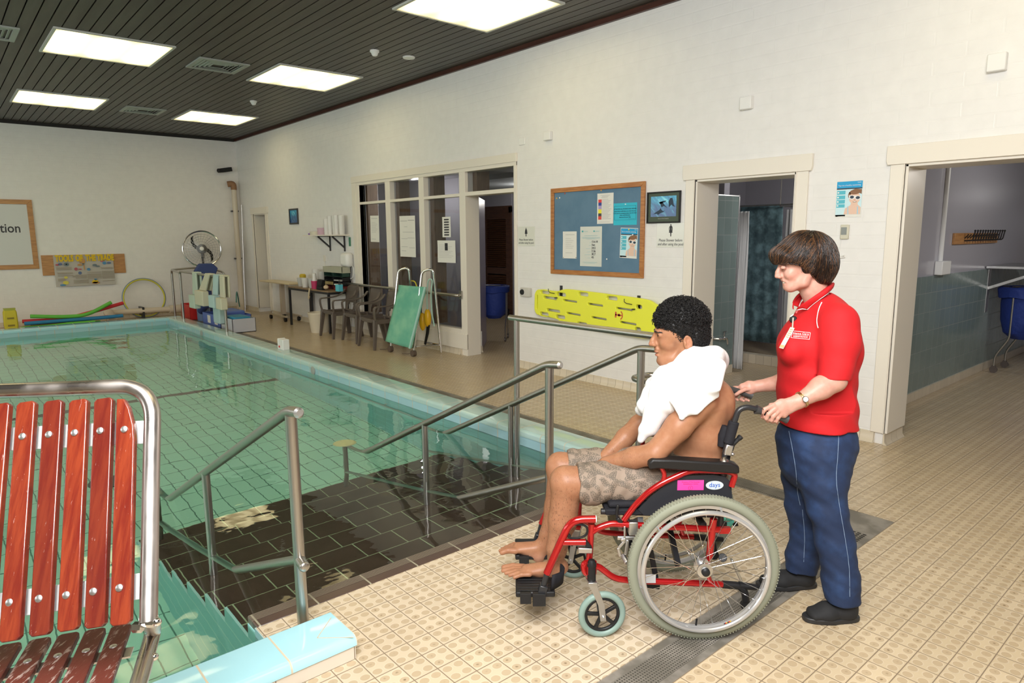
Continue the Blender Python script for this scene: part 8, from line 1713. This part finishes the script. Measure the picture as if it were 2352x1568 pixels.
bolts_u = [(298.6, 990), (244, 993), (186, 997.5), (127.7, 1001.6), (68, 1006), (6.7, 1010), (-54, 1016), (-116, 1022)]; bolts_l = [(288.5, 1348.6), (229.5, 1357), (168, 1365), (106, 1373), (39, 1381.6), (-28, 1390), (-95, 1398), (-160, 1406)]
for i, (a, b_, c, d) in enumerate(tops):
    if i > 5: w_ = .038
    sl = slat(HP(a, b_), HP(c, d), .0375, M_SLAT, 'back_slat', bn, clip=1. if i == 0 else 0.)
    for (bu) in (bolts_u[i], bolts_l[i]):
        b = MB(); q = HP(*bu); q = q+bn*(.0188-((q-HP(a, b_))@bn)); b.lathe([(.0072, 0), (.0068, .0014), (.005, .0026), (0, .0030)], q, 14, bn); b.build('slat_screw', M_ALU, parent=sl, org=HOO)
# seat part
ZS = .775
def SP(px, py, z=ZS): P = floor_at(px, py, z); return np.array((P@RV, P@SV, z))
sn = np.array((0, 0, 1.)); sdir = SP(237, 1568)-SP(279, 1453); sdir /= np.linalg.norm(sdir)
for (a, b_) in ((281, 1451), (222, 1460), (161, 1470), (96, 1482), (28, 1494), (-42, 1506), (-112, 1518)):
    p0 = SP(a, b_); sl = slat(p0, p0+sdir*.40, .040, M_WORN, 'seat_slat', sn, .014)
    b = MB(); b.lathe([(.0075, 0), (.007, .0012), (.005, .0024), (0, .003)], p0+sdir*.085+sn*.0185, 14, sn); b.build('slat_screw', M_ALU, parent=sl, org=HOO)
for d_ in (.085, .33):
    b = MB(); A, B = SP(320, 1446)+sdir*d_, SP(-130, 1522)+sdir*d_; b.bar(A, B, .035, .004); b.build('seat_strip', M_ALU, parent=hoist, org=HOO)
b = MB(); p0 = HP(341, 1424); p1 = SP(345, 1432); a_ = p1+np.array((.012, 0, 0)); e_ = a_+sdir*.48; b.tube(fillet([HP(341, 1418)+np.array((0, 0, .0)), a_+sdir*.03, e_, e_+sdir*.02+np.array((0, 0, -.2)), e_+np.array((0, 0, -ZS+.03))], .05, 8), TRH*1.02, 18); b.build('seat_frame_tube', M_TUBE, parent=hoist, org=HOO)
q_ = SP(-175, 1520); b = MB(); e2 = q_+sdir*.46; b.tube(fillet([HP(-175, 1418), q_+sdir*.03, e2, e2+np.array((0, 0, -ZS+.03))], .05, 8), TRH*1.02, 18); b.build('seat_frame_tube', M_TUBE, parent=hoist, org=HOO)
b = MB(); b.tube([e_+np.array((0, 0, -ZS+.02)), e2+np.array((0, 0, -ZS+.02))], .02, 14); b.tube([e_+np.array((0, .35, -ZS+.02)), e_+np.array((0, -.15, -ZS+.02))], .02, 14) if False else None; b.build('base_tube', M_TUBE, parent=hoist, org=HOO)
for (px, py) in ((354, 1428), (348, 1508)):
    c = HP(px, py) if py < 1450 else SP(px, py); b = MB(); b.cyl(c+np.array((-.012, 0, 0)), c+np.array((.002, 0, 0)), .010, None, 6); b.ball(c+np.array((.004, 0, 0)), (.010, .0085, .0085), 14, 9); b.build('hinge_bolt', M_CHROME, parent=hoist, org=HOO)
b = MB(); c = HP(322, 1440); b.cyl(c+np.array((-.012, 0, 0)), c+np.array((.004, 0, 0)), .010, None, 6); b.build('hinge_nut', M_CHROME, parent=hoist, org=HOO)
